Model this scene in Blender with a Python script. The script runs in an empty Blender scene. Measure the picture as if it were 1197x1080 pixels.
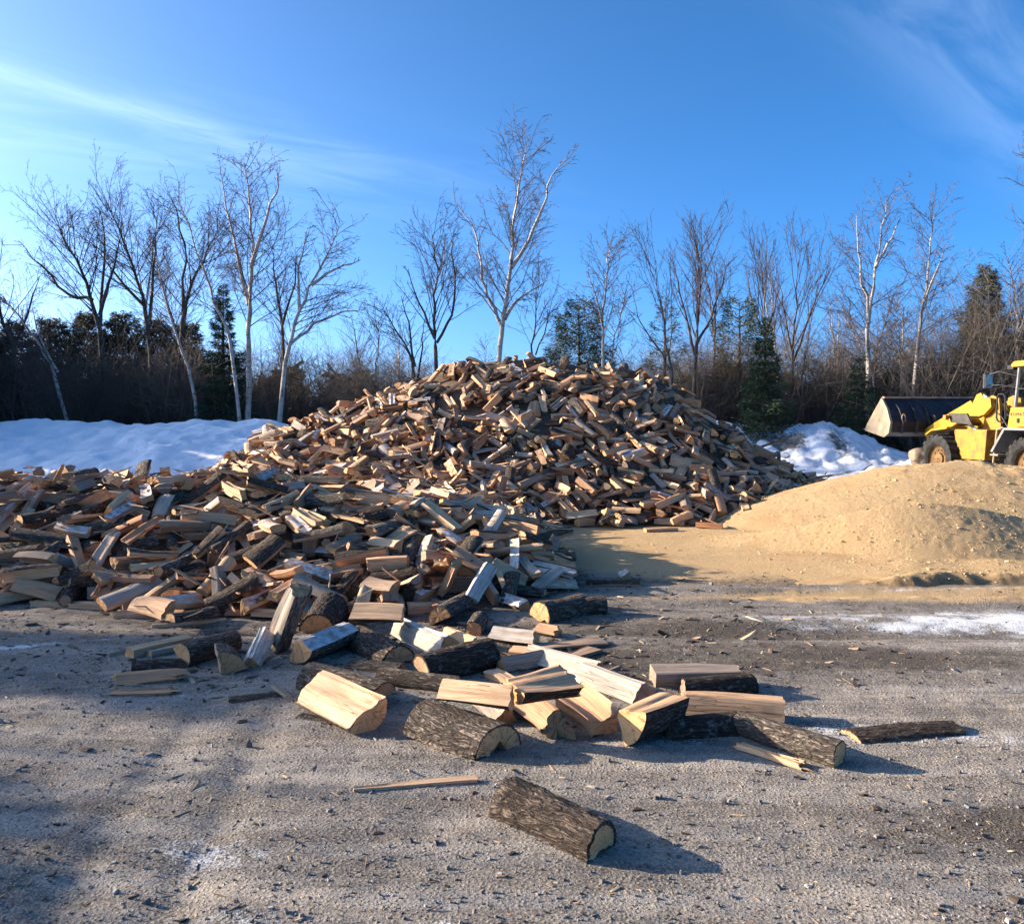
import bpy, bmesh, math, random
import numpy as np
from mathutils import Vector, Matrix, Quaternion, noise as mnoise

S = bpy.context.scene
C = S.collection
R = math.radians

# ------------------------------------------------------------------ camera
CAM_H, F_PX, W_PX, H_PX, HORIZON = 1.6, 1000.0, 1197.0, 1080.0, 490.0
PITCH = math.atan((H_PX / 2 - HORIZON) / F_PX)
cam_data = bpy.data.cameras.new('camera')
cam = bpy.data.objects.new('camera', cam_data)
C.objects.link(cam)
cam.location = (0, 0, CAM_H)
cam.rotation_euler = (R(90) - PITCH, 0, 0)
cam_data.sensor_fit = 'HORIZONTAL'
cam_data.sensor_width = 36.0
cam_data.lens = 36.0 * F_PX / W_PX
cam_data.clip_start = 0.05
cam_data.clip_end = 3000
S.camera = cam

# ------------------------------------------------------------------ light
SUN_EL, SUN_DIR = R(17.5), (-0.978, 0.208)          # the low winter sun stands left of the view
sun_az = math.atan2(SUN_DIR[0], SUN_DIR[1])         # clockwise from +Y
sd = bpy.data.lights.new('sun', 'SUN')
sd.energy = 3.6
sd.color = (1.0, 0.84, 0.65)
sd.angle = R(0.5)
sun = bpy.data.objects.new('sun', sd)
C.objects.link(sun)
_k = math.hypot(*SUN_DIR)
to_sun = Vector((SUN_DIR[0] / _k * math.cos(SUN_EL), SUN_DIR[1] / _k * math.cos(SUN_EL), math.sin(SUN_EL)))
sun.rotation_euler = to_sun.to_track_quat('Z', 'Y').to_euler()

wd = bpy.data.worlds.new('World')
S.world = wd
wd.use_nodes = True
_n, _l = wd.node_tree.nodes, wd.node_tree.links
_bg = _n['Background']
_sky = _n.new('ShaderNodeTexSky')
_sky.sky_type = 'NISHITA'
_sky.sun_disc = False
_sky.sun_elevation = SUN_EL
_sky.sun_rotation = sun_az
_sky.altitude = 150
_sky.air_density = 0.35
_sky.dust_density = 2.2
_sky.ozone_density = 5.0
_hs = _n.new('ShaderNodeHueSaturation')
_hs.inputs['Saturation'].default_value = 1.14
_hs.inputs['Hue'].default_value = 0.491
_l.new(_sky.outputs[0], _hs.inputs['Color'])
# thin cirrus, streaked along one direction of the sky
_tc = _n.new('ShaderNodeTexCoord')
_sep = _n.new('ShaderNodeSeparateXYZ')
_l.new(_tc.outputs['Generated'], _sep.inputs[0])
def _wm(op, a, b=None, c=None):
    m = _n.new('ShaderNodeMath'); m.operation = op
    for i, v in enumerate((a, b, c)):
        if v is None: continue
        if isinstance(v, (int, float)): m.inputs[i].default_value = v
        else: _l.new(v, m.inputs[i])
    return m.outputs[0]
_den = _wm('MAXIMUM', _wm('ADD', _sep.outputs[2], 0.12), 0.05)
_px = _wm('DIVIDE', _sep.outputs[0], _den)
_py = _wm('DIVIDE', _sep.outputs[1], _den)
# streaks: soft lines across the cloud plane, broken up by noise
def _plane(px, py):
    d = Vector(((px - W_PX / 2) / F_PX, 1.0, -(py - H_PX / 2) / F_PX)); d.rotate(Matrix.Rotation(-PITCH, 3, 'X')); d.normalize()
    return Vector((d.x, d.y)) / max(d.z + 0.12, 0.05)
_cmb = _n.new('ShaderNodeCombineXYZ')
_l.new(_px, _cmb.inputs[0]); _l.new(_py, _cmb.inputs[1])
def _streak(p0, p1, width, seed, amount, fade0, fade1):
    a, b = _plane(*p0), _plane(*p1); d = (b - a); ln = d.length; d.normalize()
    u = _wm('ADD', _wm('MULTIPLY', _wm('SUBTRACT', _px, a.x), d.x), _wm('MULTIPLY', _wm('SUBTRACT', _py, a.y), d.y))
    v = _wm('SUBTRACT', _wm('MULTIPLY', _wm('SUBTRACT', _py, a.y), d.x), _wm('MULTIPLY', _wm('SUBTRACT', _px, a.x), d.y))
    cc = _n.new('ShaderNodeCombineXYZ'); _l.new(_wm('MULTIPLY', u, 1.1), cc.inputs[0]); _l.new(_wm('MULTIPLY', v, 4.5), cc.inputs[1]); cc.inputs[2].default_value = seed
    nz = _n.new('ShaderNodeTexNoise'); nz.inputs['Scale'].default_value = 1.6; nz.inputs['Detail'].default_value = 8; nz.inputs['Roughness'].default_value = .6; nz.inputs['Distortion'].default_value = .6
    _l.new(cc.outputs[0], nz.inputs['Vector'])
    vv = _wm('ADD', v, _wm('MULTIPLY', _wm('SUBTRACT', nz.outputs['Fac'], .5), width * 1.6))
    g = _wm('POWER', 2.718, _wm('MULTIPLY', _wm('MULTIPLY', _wm('DIVIDE', vv, width), _wm('DIVIDE', vv, width)), -1.0))
    mr = _n.new('ShaderNodeMapRange'); mr.interpolation_type = 'SMOOTHSTEP'
    _l.new(nz.outputs['Fac'], mr.inputs['Value']); mr.inputs['From Min'].default_value = .30; mr.inputs['From Max'].default_value = .72
    en = _n.new('ShaderNodeMapRange'); en.interpolation_type = 'SMOOTHSTEP'; _l.new(u, en.inputs['Value'])
    en.inputs['From Min'].default_value = ln * fade1; en.inputs['From Max'].default_value = ln * fade0
    return _wm('MULTIPLY', _wm('MULTIPLY', g, mr.outputs[0]), _wm('MULTIPLY', en.outputs[0], amount))
_c1 = _streak((0, 85), (260, 165), .06, 2.3, .17, .8, 2.0)
_c2 = _streak((0, 150), (480, 225), .26, 6.1, .10, .3, 1.8)
_c3 = _streak((1040, -20), (1190, 160), .13, 9.4, .09, 1.0, 2.4)
_cl = _wm('MINIMUM', _wm('ADD', _wm('ADD', _c1, _c2), _c3), .8)
_mix = _n.new('ShaderNodeMix'); _mix.data_type = 'RGBA'
_l.new(_cl, _mix.inputs['Factor'])
_l.new(_hs.outputs[0], _mix.inputs['A'])
_mix.inputs['B'].default_value = (3.9, 4.9, 6.2, 1)
_l.new(_mix.outputs['Result'], _bg.inputs['Color'])
_bg.inputs['Strength'].default_value = 0.10

vs = S.view_settings
vs.view_transform = 'Standard'
vs.look = 'None'
vs.gamma = 1.0
vs.exposure = 2.12
vs.use_curve_mapping = False
S.cycles.max_bounces = 8
S.cycles.diffuse_bounces = 6
S.cycles.transparent_max_bounces = 8
S.cycles.use_denoising = True

# ------------------------------------------------------------------ helpers
def at(px, py, z=0.0):
    """world point of height z that stands at that place of the photograph"""
    cy, cx = py - H_PX / 2, px - W_PX / 2
    d = Vector((cx / F_PX, 1.0, -cy / F_PX))
    d.rotate(Matrix.Rotation(-PITCH, 3, 'X'))
    t = (z - CAM_H) / d.z
    return Vector((d.x * t, d.y * t, z))

def col(px, Y):
    """world X of a photograph column at distance Y"""
    return (px - W_PX / 2) / F_PX * Y

def hgt(py, Y):
    return CAM_H + (HORIZON - py) / F_PX * Y

def tag(o, label=None, cat=None, group=None, kind=None):
    if label: o['label'] = label
    if cat: o['category'] = cat
    if group: o['group'] = group
    if kind: o['kind'] = kind
    return o

def link(o, parent=None):
    C.objects.link(o)
    if parent is not None: o.parent = parent
    return o

def empty(name, loc=(0, 0, 0), rz=0.0):
    o = bpy.data.objects.new(name, None)
    o.empty_display_size = 0.2
    o.location = loc
    o.rotation_euler = (0, 0, rz)
    return link(o)

def mesh_np(name, verts, faces, mats, fmat=None, uv=None, smooth=False, attrs=None):
    """mesh from arrays: faces is an (n,3) or (n,4) array"""
    verts = np.ascontiguousarray(verts, np.float32); faces = np.ascontiguousarray(faces, np.int32)
    k = faces.shape[1]
    me = bpy.data.meshes.new(name)
    me.vertices.add(len(verts)); me.vertices.foreach_set('co', verts.ravel())
    me.loops.add(faces.size); me.loops.foreach_set('vertex_index', faces.ravel())
    me.polygons.add(len(faces))
    me.polygons.foreach_set('loop_start', np.arange(0, faces.size, k, dtype=np.int32))
    if fmat is not None: me.polygons.foreach_set('material_index', np.ascontiguousarray(fmat, np.int32))
    me.polygons.foreach_set('use_smooth', np.full(len(faces), smooth))
    if uv is not None:
        ul = me.uv_layers.new(name='UVMap')
        ul.data.foreach_set('uv', np.ascontiguousarray(uv, np.float32).ravel())
    for nm, (dom, arr) in (attrs or {}).items():
        arr = np.ascontiguousarray(arr, np.float32)
        if arr.ndim == 1:
            a = me.attributes.new(nm, 'FLOAT', dom); a.data.foreach_set('value', arr)
        else:
            a = me.attributes.new(nm, 'FLOAT_VECTOR', dom); a.data.foreach_set('vector', arr.ravel())
    for m in (mats if isinstance(mats, (list, tuple)) else [mats]): me.materials.append(m)
    me.update(calc_edges=True)
    me.validate()
    return me

class MB:
    """collects primitive shapes, then links them as one mesh object"""
    def __init__(s): s.v, s.f, s.m = [], [], []
    def add(s, vs_, fs_, m=0):
        b = len(s.v); s.v += [tuple(p) for p in vs_]
        for f in fs_: s.f.append([b + i for i in f]); s.m.append(m)
        return s
    def box(s, x0, x1, y0, y1, z0, z1, m=0):
        v = [(x, y, z) for x in (x0, x1) for y in (y0, y1) for z in (z0, z1)]
        return s.add(v, [(0, 1, 3, 2), (4, 6, 7, 5), (0, 4, 5, 1), (2, 3, 7, 6), (0, 2, 6, 4), (1, 5, 7, 3)], m)
    def prism(s, prof, y0, y1, m=0):
        """profile in x,z (counter-clockwise seen from -y), pulled from y0 to y1"""
        n = len(prof)
        v = [(x, y0, z) for x, z in prof] + [(x, y1, z) for x, z in prof]
        f = [list(range(n)), list(range(2 * n - 1, n - 1, -1))] + [(i, i + n, (i + 1) % n + n, (i + 1) % n) for i in range(n)]
        return s.add(v, [list(reversed(q)) for q in f], m)
    def tube(s, pts, r, n=8, m=0, cap=True):
        pts = [Vector(p) for p in pts]; rs = r if isinstance(r, (list, tuple)) else [r] * len(pts)
        vs_, prev = [], None
        for i, p in enumerate(pts):
            d = (pts[min(i + 1, len(pts) - 1)] - pts[max(i - 1, 0)]).normalized()
            a = prev if prev is not None else (Vector((0, 0, 1)) if abs(d.z) < 0.9 else Vector((1, 0, 0)))
            a = (a - d * a.dot(d)).normalized(); b = d.cross(a); prev = a
            for k in range(n):
                t = 2 * math.pi * k / n
                vs_.append(p + (a * math.cos(t) + b * math.sin(t)) * rs[i])
        f = [(i * n + k, i * n + (k + 1) % n, (i + 1) * n + (k + 1) % n, (i + 1) * n + k) for i in range(len(pts) - 1) for k in range(n)]
        if cap: f += [list(range(n - 1, -1, -1)), list(range((len(pts) - 1) * n, len(pts) * n))]
        return s.add(vs_, f, m)
    def build(s, name, mats, parent=None, bevel=0.0, smooth=False, xf=None):
        me = bpy.data.meshes.new(name)
        me.from_pydata([tuple(xf @ Vector(p)) for p in s.v] if xf is not None else s.v, [], s.f)
        for m in (mats if isinstance(mats, (list, tuple)) else [mats]): me.materials.append(m)
        for p, mi in zip(me.polygons, s.m): p.material_index = mi; p.use_smooth = smooth
        o = link(bpy.data.objects.new(name, me), parent)
        if bevel:
            b = o.modifiers.new('bevel', 'BEVEL'); b.width = bevel; b.segments = 2; b.limit_method = 'ANGLE'; b.angle_limit = R(40)
        return o

# numpy value noise
def _hash(ix, iy, seed):
    n = (ix.astype(np.int64) * 374761393 + iy.astype(np.int64) * 668265263 + seed * 974634777) & 0x7fffffff
    n = ((n ^ (n >> 13)) * 1274126177) & 0x7fffffff
    return ((n ^ (n >> 16)) & 0xffff) / 65535.0
def vnoise(x, y, seed=0):
    ix, iy = np.floor(x), np.floor(y); fx, fy = x - ix, y - iy
    fx, fy = fx * fx * (3 - 2 * fx), fy * fy * (3 - 2 * fy)
    ix = ix.astype(np.int64); iy = iy.astype(np.int64)
    a, b = _hash(ix, iy, seed), _hash(ix + 1, iy, seed)
    c, d = _hash(ix, iy + 1, seed), _hash(ix + 1, iy + 1, seed)
    return (a + (b - a) * fx) * (1 - fy) + (c + (d - c) * fx) * fy
def fbm(x, y, oct_=4, seed=0, gain=0.5):
    t, a, s_ = 0, 1, 0
    for i in range(oct_):
        t = t + a * vnoise(x * 2 ** i + i * 17.3, y * 2 ** i - i * 9.1, seed + i); s_ += a; a *= gain
    return t / s_
def sstep(a, b, x):
    t = np.clip((x - a) / (b - a), 0, 1)
    return t * t * (3 - 2 * t)

# ------------------------------------------------------------------ material nodes
class NT:
    def __init__(s, name):
        s.mat = bpy.data.materials.new(name); s.mat.use_nodes = True
        s.n, s.l = s.mat.node_tree.nodes, s.mat.node_tree.links
        s.b = s.n['Principled BSDF']
    def node(s, t, props=None, **inp):
        n = s.n.new(t)
        for k, v in (props or {}).items(): setattr(n, k, v)
        for k, v in inp.items():
            k = k.replace('_', ' ')
            s.put(n.inputs[k], v)
        return n
    def put(s, sock, v):
        if isinstance(v, bpy.types.NodeSocket): s.l.new(v, sock)
        elif isinstance(v, (tuple, list)) and len(v) == 3 and sock.type == 'RGBA': sock.default_value = (*v, 1)
        else: sock.default_value = v
    def math(s, op, *a):
        m = s.n.new('ShaderNodeMath'); m.operation = op
        for i, v in enumerate(a): s.put(m.inputs[i], v)
        return m.outputs[0]
    def vmul(s, v, sc):
        m = s.n.new('ShaderNodeVectorMath'); m.operation = 'MULTIPLY'
        s.put(m.inputs[0], v); s.put(m.inputs[1], sc); return m.outputs[0]
    def vadd(s, v, w):
        m = s.n.new('ShaderNodeVectorMath'); m.operation = 'ADD'
        s.put(m.inputs[0], v); s.put(m.inputs[1], w); return m.outputs[0]
    def noise(s, vec, scale, detail=4, rough=0.55, dist=0.0):
        n = s.node('ShaderNodeTexNoise', Scale=float(scale), Detail=float(detail), Roughness=rough, Distortion=dist)
        s.put(n.inputs['Vector'], vec); return n.outputs['Fac']
    def voro(s, vec, scale, out='Distance', feature='F1', rnd=1.0):
        n = s.node('ShaderNodeTexVoronoi', {'feature': feature}, Scale=float(scale), Randomness=rnd)
        s.put(n.inputs['Vector'], vec); return n.outputs[out]
    def ramp(s, fac, stops, interp='LINEAR'):
        n = s.n.new('ShaderNodeValToRGB'); r = n.color_ramp; r.interpolation = interp
        while len(r.elements) < len(stops): r.elements.new(0.5)
        for e, (p, c) in zip(r.elements, stops):
            e.position = p; e.color = (*c, 1) if isinstance(c, (tuple, list)) else (c, c, c, 1)
        s.put(n.inputs[0], fac); return n.outputs[0]
    def mr(s, v, a, b, c=0.0, d=1.0):
        n = s.node('ShaderNodeMapRange', {'interpolation_type': 'SMOOTHSTEP'})
        s.put(n.inputs[0], v)
        for i, q in enumerate((a, b, c, d)): n.inputs[i + 1].default_value = q
        return n.outputs[0]
    def mix(s, fac, a, b, blend='MIX'):
        n = s.n.new('ShaderNodeMix'); n.data_type = 'RGBA'; n.blend_type = blend
        s.put(n.inputs['Factor'], fac); s.put(n.inputs['A'], a); s.put(n.inputs['B'], b)
        return n.outputs['Result']
    def bump(s, h, strength=0.5, dist=0.02):
        n = s.node('ShaderNodeBump', Strength=strength, Distance=dist)
        s.put(n.inputs['Height'], h); s.put(s.b.inputs['Normal'], n.outputs[0])
    def done(s, colour, rough=0.8, spec=0.3, metal=0.0):
        s.put(s.b.inputs['Base Color'], colour); s.put(s.b.inputs['Roughness'], rough)
        s.b.inputs['Specular IOR Level'].default_value = spec; s.b.inputs['Metallic'].default_value = metal
        return s.mat
    def obj(s): return s.node('ShaderNodeTexCoord').outputs['Object']
    def uv(s): return s.node('ShaderNodeTexCoord').outputs['UV']
    def attr(s, name, kind='GEOMETRY'):
        return s.node('ShaderNodeAttribute', {'attribute_name': name, 'attribute_type': kind})

def plain(name, c, rough=0.5, spec=0.4, metal=0.0, var=0.25, scale=6.0, bump=0.0):
    t = NT(name); o = t.obj()
    n = t.noise(o, scale, 6)
    c2 = t.mix(t.mr(n, 0.3, 0.75), tuple(x * (1 - var) for x in c), tuple(min(1, x * (1 + var * 0.6)) for x in c))
    if bump: t.bump(t.noise(o, scale * 8, 3), bump, 0.01)
    return t.done(c2, rough, spec, metal)

# --- firewood. UV: u runs along the log in metres, v round it; on the sawn ends u,v are the section's own axes, the pith at 0,0.
def wood_mats(kind):
    """kind OBJECT reads the custom property tint of each log, GEOMETRY the attribute tint of a joined mesh"""
    sfx = '' if kind == 'OBJECT' else '_pile'
    out = []
    # split face
    t = NT('split_wood' + sfx); a = t.attr('tint', kind)
    sp = t.node('ShaderNodeSeparateXYZ'); t.l.new(a.outputs['Vector'], sp.inputs[0])
    tx, ty, tz = sp.outputs
    uv = t.vadd(t.uv(), t.vmul(a.outputs['Vector'], (13.0, 7.0, 5.0)))
    base = t.ramp(tx, [(0.0, (0.74, 0.50, 0.30)), (0.22, (0.66, 0.42, 0.245)), (0.42, (0.55, 0.33, 0.19)), (0.55, (0.50, 0.25, 0.13)),
                       (0.70, (0.36, 0.245, 0.165)), (0.84, (0.38, 0.31, 0.245)), (1.0, (0.56, 0.48, 0.40))])
    fine = t.noise(t.vmul(uv, (4.0, 130.0, 1)), 1.0, 6, 0.6, 0.6)
    mid = t.noise(t.vmul(uv, (1.6, 26.0, 1)), 1.0, 5, 0.55, 1.2)
    blot = t.noise(t.vmul(uv, (7.0, 9.0, 1)), 1.0, 4)
    c = t.mix(t.mr(fine, 0.3, 0.7), t.mix(1.0, base, (0.72, 0.66, 0.58), 'MULTIPLY'), base)
    c = t.mix(t.mr(mid, 0.54, 0.72, 0, 0.75), c, t.mix(1.0, base, (0.50, 0.40, 0.31), 'MULTIPLY'))
    c = t.mix(t.mr(blot, 0.55, 0.78, 0, 0.55), c, t.mix(1.0, base, (0.48, 0.45, 0.43), 'MULTIPLY'))
    crack = t.noise(t.vmul(uv, (3.0, 60.0, 1)), 1.0, 2, 0.4, 0.8)
    ck = t.mr(t.math('ABSOLUTE', t.math('SUBTRACT', crack, 0.5)), 0.0, 0.022, 1, 0)
    ck = t.math('MULTIPLY', ck, t.mr(t.noise(t.vmul(uv, (2.0, 5.0, 1)), 1.0, 2), 0.46, 0.6))
    c = t.mix(t.math('MULTIPLY', ck, 0.75), c, (0.06, 0.04, 0.025))
    fr = t.math('MULTIPLY', t.mr(t.node('ShaderNodeNewGeometry').outputs['Normal'] and t.node('ShaderNodeSeparateXYZ', Vector=t.node('ShaderNodeNewGeometry').outputs['Normal']).outputs[2], 0.35, 0.85),
                t.math('MULTIPLY', t.mr(ty, 0.72, 0.9), t.mr(t.noise(t.vmul(uv, (14, 22, 1)), 1.0, 5), 0.36, 0.60, 0, 0.85)))
    c = t.mix(fr, c, (0.60, 0.61, 0.62))
    h = t.math('ADD', t.math('MULTIPLY', fine, 0.55), t.math('SUBTRACT', t.math('MULTIPLY', mid, 0.8), t.math('MULTIPLY', ck, 0.6)))
    t.bump(h, 0.75, 0.007)
    out.append(t.done(c, 0.78, 0.25))
    # sawn end
    t = NT('sawn_end' + sfx); a = t.attr('tint', kind)
    sp = t.node('ShaderNodeSeparateXYZ'); t.l.new(a.outputs['Vector'], sp.inputs[0]); tx, ty, tz = sp.outputs
    uv = t.uv()
    base = t.ramp(tz, [(0.0, (0.70, 0.42, 0.20)), (0.35, (0.62, 0.345, 0.16)), (0.6, (0.43, 0.25, 0.125)), (0.8, (0.36, 0.25, 0.17)), (1.0, (0.24, 0.185, 0.145))])
    off = t.vmul(a.outputs['Vector'], (3.0, 9.0, 5.0))
    wob = t.noise(t.vadd(uv, off), 14.0, 4)
    ln = t.node('ShaderNodeVectorMath', {'operation': 'LENGTH'}); t.l.new(uv, ln.inputs[0])
    ring = t.math('SINE', t.math('ADD', t.math('MULTIPLY', ln.outputs['Value'], 900.0), t.math('MULTIPLY', wob, 22.0)))
    c = t.mix(t.mr(ring, -0.8, 1.0, 0, 0.55), base, t.mix(1.0, base, (0.55, 0.48, 0.40), 'MULTIPLY'))
    sepu = t.node('ShaderNodeSeparateXYZ'); t.l.new(uv, sepu.inputs[0])
    ang = t.math('ARCTAN2', sepu.outputs[1], sepu.outputs[0])
    cmb = t.node('ShaderNodeCombineXYZ'); t.put(cmb.inputs[0], t.math('MULTIPLY', ang, 3.4)); t.put(cmb.inputs[1], t.math('MULTIPLY', ln.outputs['Value'], 5.0)); t.put(cmb.inputs[2], t.math('MULTIPLY', tx, 40.0))
    rad = t.noise(cmb.outputs[0], 1.0, 3, 0.5, 0.5)
    ck = t.mr(t.math('ABSOLUTE', t.math('SUBTRACT', rad, 0.5)), 0.0, 0.030, 1, 0)
    c = t.mix(t.math('MULTIPLY', ck, 0.85), c, (0.08, 0.05, 0.03))
    c = t.mix(t.mr(t.noise(t.vadd(uv, off), 30.0, 5), 0.48, 0.75, 0, 0.6), c, t.mix(1.0, base, (0.55, 0.47, 0.40), 'MULTIPLY'))
    grit = t.noise(t.vadd(uv, off), 260.0, 3)
    c = t.mix(t.mr(grit, 0.3, 0.75, 0, 0.4), c, t.mix(1.0, base, (1.25, 1.2, 1.1), 'MULTIPLY'))
    t.bump(t.math('ADD', t.math('MULTIPLY', grit, 0.6), t.math('ADD', t.math('MULTIPLY', wob, 1.2), t.math('MULTIPLY', ck, -0.8))), 0.5, 0.006)
    out.append(t.done(c, 0.85, 0.2))
    # bark
    t = NT('bark' + sfx); a = t.attr('tint', kind)
    sp = t.node('ShaderNodeSeparateXYZ'); t.l.new(a.outputs['Vector'], sp.inputs[0]); tx, ty, tz = sp.outputs
    uv = t.vadd(t.uv(), t.vmul(a.outputs['Vector'], (11.0, 5.0, 3.0)))
    wv = t.noise(uv, 12.0, 4)
    uvd = t.node('ShaderNodeCombineXYZ')
    su = t.node('ShaderNodeSeparateXYZ'); t.l.new(uv, su.inputs[0])
    t.put(uvd.inputs[0], su.outputs[0]); t.put(uvd.inputs[1], t.math('ADD', su.outputs[1], t.math('MULTIPLY', wv, 0.035)))
    ridge = t.voro(t.vmul(uvd.outputs[0], (13.0, 48.0, 1)), 1.0, 'Distance', 'DISTANCE_TO_EDGE')
    rn = t.noise(t.vmul(uvd.outputs[0], (7.0, 50.0, 1)), 1.0, 5, 0.6, 0.5)
    fur = t.mr(t.math('ABSOLUTE', t.math('SUBTRACT', rn, 0.5)), 0.0, 0.10)
    pl = t.noise(t.vmul(uvd.outputs[0], (24.0, 70.0, 1)), 1.0, 6, 0.66)
    big = t.noise(uv, 9.0, 3)
    base = t.ramp(ty, [(0.0, (0.105, 0.081, 0.063)), (0.35, (0.18, 0.142, 0.11)), (0.7, (0.235, 0.192, 0.152)), (1.0, (0.30, 0.26, 0.215))])
    c = t.mix(t.mr(pl, 0.36, 0.68), t.mix(1.0, base, (0.50, 0.46, 0.43), 'MULTIPLY'), t.mix(1.0, base, (1.4, 1.36, 1.32), 'MULTIPLY'))
    c = t.mix(t.mr(big, 0.45, 0.7, 0, 0.55), c, t.mix(1.0, base, (0.55, 0.52, 0.50), 'MULTIPLY'))
    c = t.mix(t.mr(fur, 0.0, 0.7, 0.72, 0), c, (0.028, 0.021, 0.016))
    c = t.mix(t.mr(ridge, 0.0, 0.10, 0.45, 0), c, (0.03, 0.022, 0.017))
    lich = t.math('MULTIPLY', t.mr(t.noise(uv, 26.0, 5), 0.58, 0.70), t.mr(tz, 0.3, 0.7))
    c = t.mix(t.math('MULTIPLY', lich, 0.6), c, (0.32, 0.315, 0.28))
    t.bump(t.math('ADD', t.math('ADD', fur, t.math('MULTIPLY', t.mr(ridge, 0.0, 0.18), 0.5)), t.math('MULTIPLY', pl, 0.8)), 1.0, 0.010)
    out.append(t.done(c, 0.9, 0.15))
    return out
WOOD = wood_mats('OBJECT')
WOODP = wood_mats('GEOMETRY')
# ------------------------------------------------------------------ shape of the wood heap's core
def _ridge(px_y, Y):
    xs = np.array([(p - W_PX / 2) / F_PX * Y for p, _ in px_y]); hs = np.array([CAM_H + (HORIZON - q) / F_PX * Y for _, q in px_y])
    return xs, hs
_MX, _MH = _ridge([(180, 590), (260, 550), (300, 503), (350, 480), (400, 472), (450, 459), (500, 441), (560, 426), (620, 420), (650, 426), (700, 430),
                   (740, 434), (790, 453), (820, 472), (870, 508), (900, 533), (965, 577), (1000, 590)], 17.5)
_MH = _MH + .40 * sstep(1.5, 2.6, _MH)
_WX, _WH = np.array([-9.5, -8, -6, -4.5, -3.2, -2.2, -1.2, -0.4, 0.3, 0.8]), np.array([.6, 1.02, 1.14, 1.12, 1.10, 1.0, .85, .68, .46, 0.05])
def heap(x, y):
    """outer surface of the heap"""
    H = np.interp(x, _MX, _MH, left=0, right=0)
    yr = 17.3
    fr = 4.4 * (0.5 + 0.5 * np.clip(H / 2.0, 0, 1))
    t = np.where(y < yr, (yr - y) / fr, (y - yr) / 3.6)
    m = H * np.clip(1 - t, -0.3, 1)
    m = m - 0.22 * np.exp(-(t / .22) ** 2) * np.clip(H / 2, 0, 1) * 0.3
    Hw = np.interp(x, _WX, _WH, left=0, right=0)
    yc = 9.8 + 0.05 * x
    t2 = np.abs(y - yc) / np.where(y < yc, np.interp(x, [-8, -4, -1.5, .3, .8], [2.0, 2.2, 3.05, 2.6, 1.6]), 1.9)
    w = Hw * (1 - t2 ** 1.25)
    # the wing leans against the great pile
    bx = np.interp(x, [-7, -5, -2, 0.0, 0.6], [.25, .42, .55, .3, 0])
    br = bx * ((y > 9.5) & (y < 15)) * sstep(8.6, 10.6, y)
    return np.maximum(np.maximum(m, w), np.where(y < 15, br, -1))
def core(x, y):
    h = heap(x, y)
    return h * 0.95 - 0.15 + .16 * (fbm(x * 1.7, y * 1.7, 2, 15) - .5) * np.clip(h * 3, 0, 1)
# ------------------------------------------------------------------ ground
def graded(lo, hi, d0, d1, step, grow=1.16):
    a = list(np.arange(d0, d1, step))
    s_, x = step, d0
    left = []
    while x > lo: s_ *= grow; x -= s_; left.append(x)
    s_, x, right = step, a[-1], []
    while x < hi: s_ *= grow; x += s_; right.append(x)
    return np.array(left[::-1] + a + right)

def blob(x, y, cx, cy, rx, ry, ang=0.0, p=1.0):
    c, s_ = math.cos(R(ang)), math.sin(R(ang))
    u = ((x - cx) * c + (y - cy) * s_) / rx; v = (-(x - cx) * s_ + (y - cy) * c) / ry
    return np.exp(-(u * u + v * v) ** p)

def ground_z(x, y):
    z = 0.05 * (fbm(x * .35, y * .35, 3, 5) - .5) + 0.030 * (fbm(x * 2.1, y * 2.1, 3, 9) - .5) + 0.011 * (fbm(x * 9, y * 9, 3, 12) - .5)
    near = np.exp(-((x / 7) ** 2 + ((y - 4.5) / 4) ** 2))
    z = z + near * (0.006 * (fbm(x * 26, y * 26, 2, 31) - .5) + .008 * (np.maximum(fbm(x * 17, y * 17, 2, 44), .66) - .66) * 3)
    # wheel ruts: across the right, and towards the camera at the left
    for yy, amp, w in ((7.15, .035, .20), (7.75, .045, .16), (6.3, .02, .2)):
        yv = yy + .10 * np.sin(x * .5)
        z = z - amp * np.exp(-((y - yv) / w) ** 2) * sstep(.6, 2.0, x) * (.6 + .8 * fbm(x * 1.3, y * 1.3, 2, 3))
        z = z + amp * .6 * np.exp(-((y - yv - w * 1.8) / w) ** 2) * sstep(.6, 2.0, x) * (fbm(x * 5, y * 9, 3, 77))
    for k in (0, .42):
        xv = -1.52 + k - .10 * (y - 2.5)
        z = z - .022 * np.exp(-((x - xv) / .10) ** 2) * sstep(5.6, 4.2, y) * (.5 + fbm(x * 2, y * 3, 2, 61))
    z = z + .015 * sstep(60, 100, y) * 0
    return np.where(y > 50, 0, z) - .02

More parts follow.
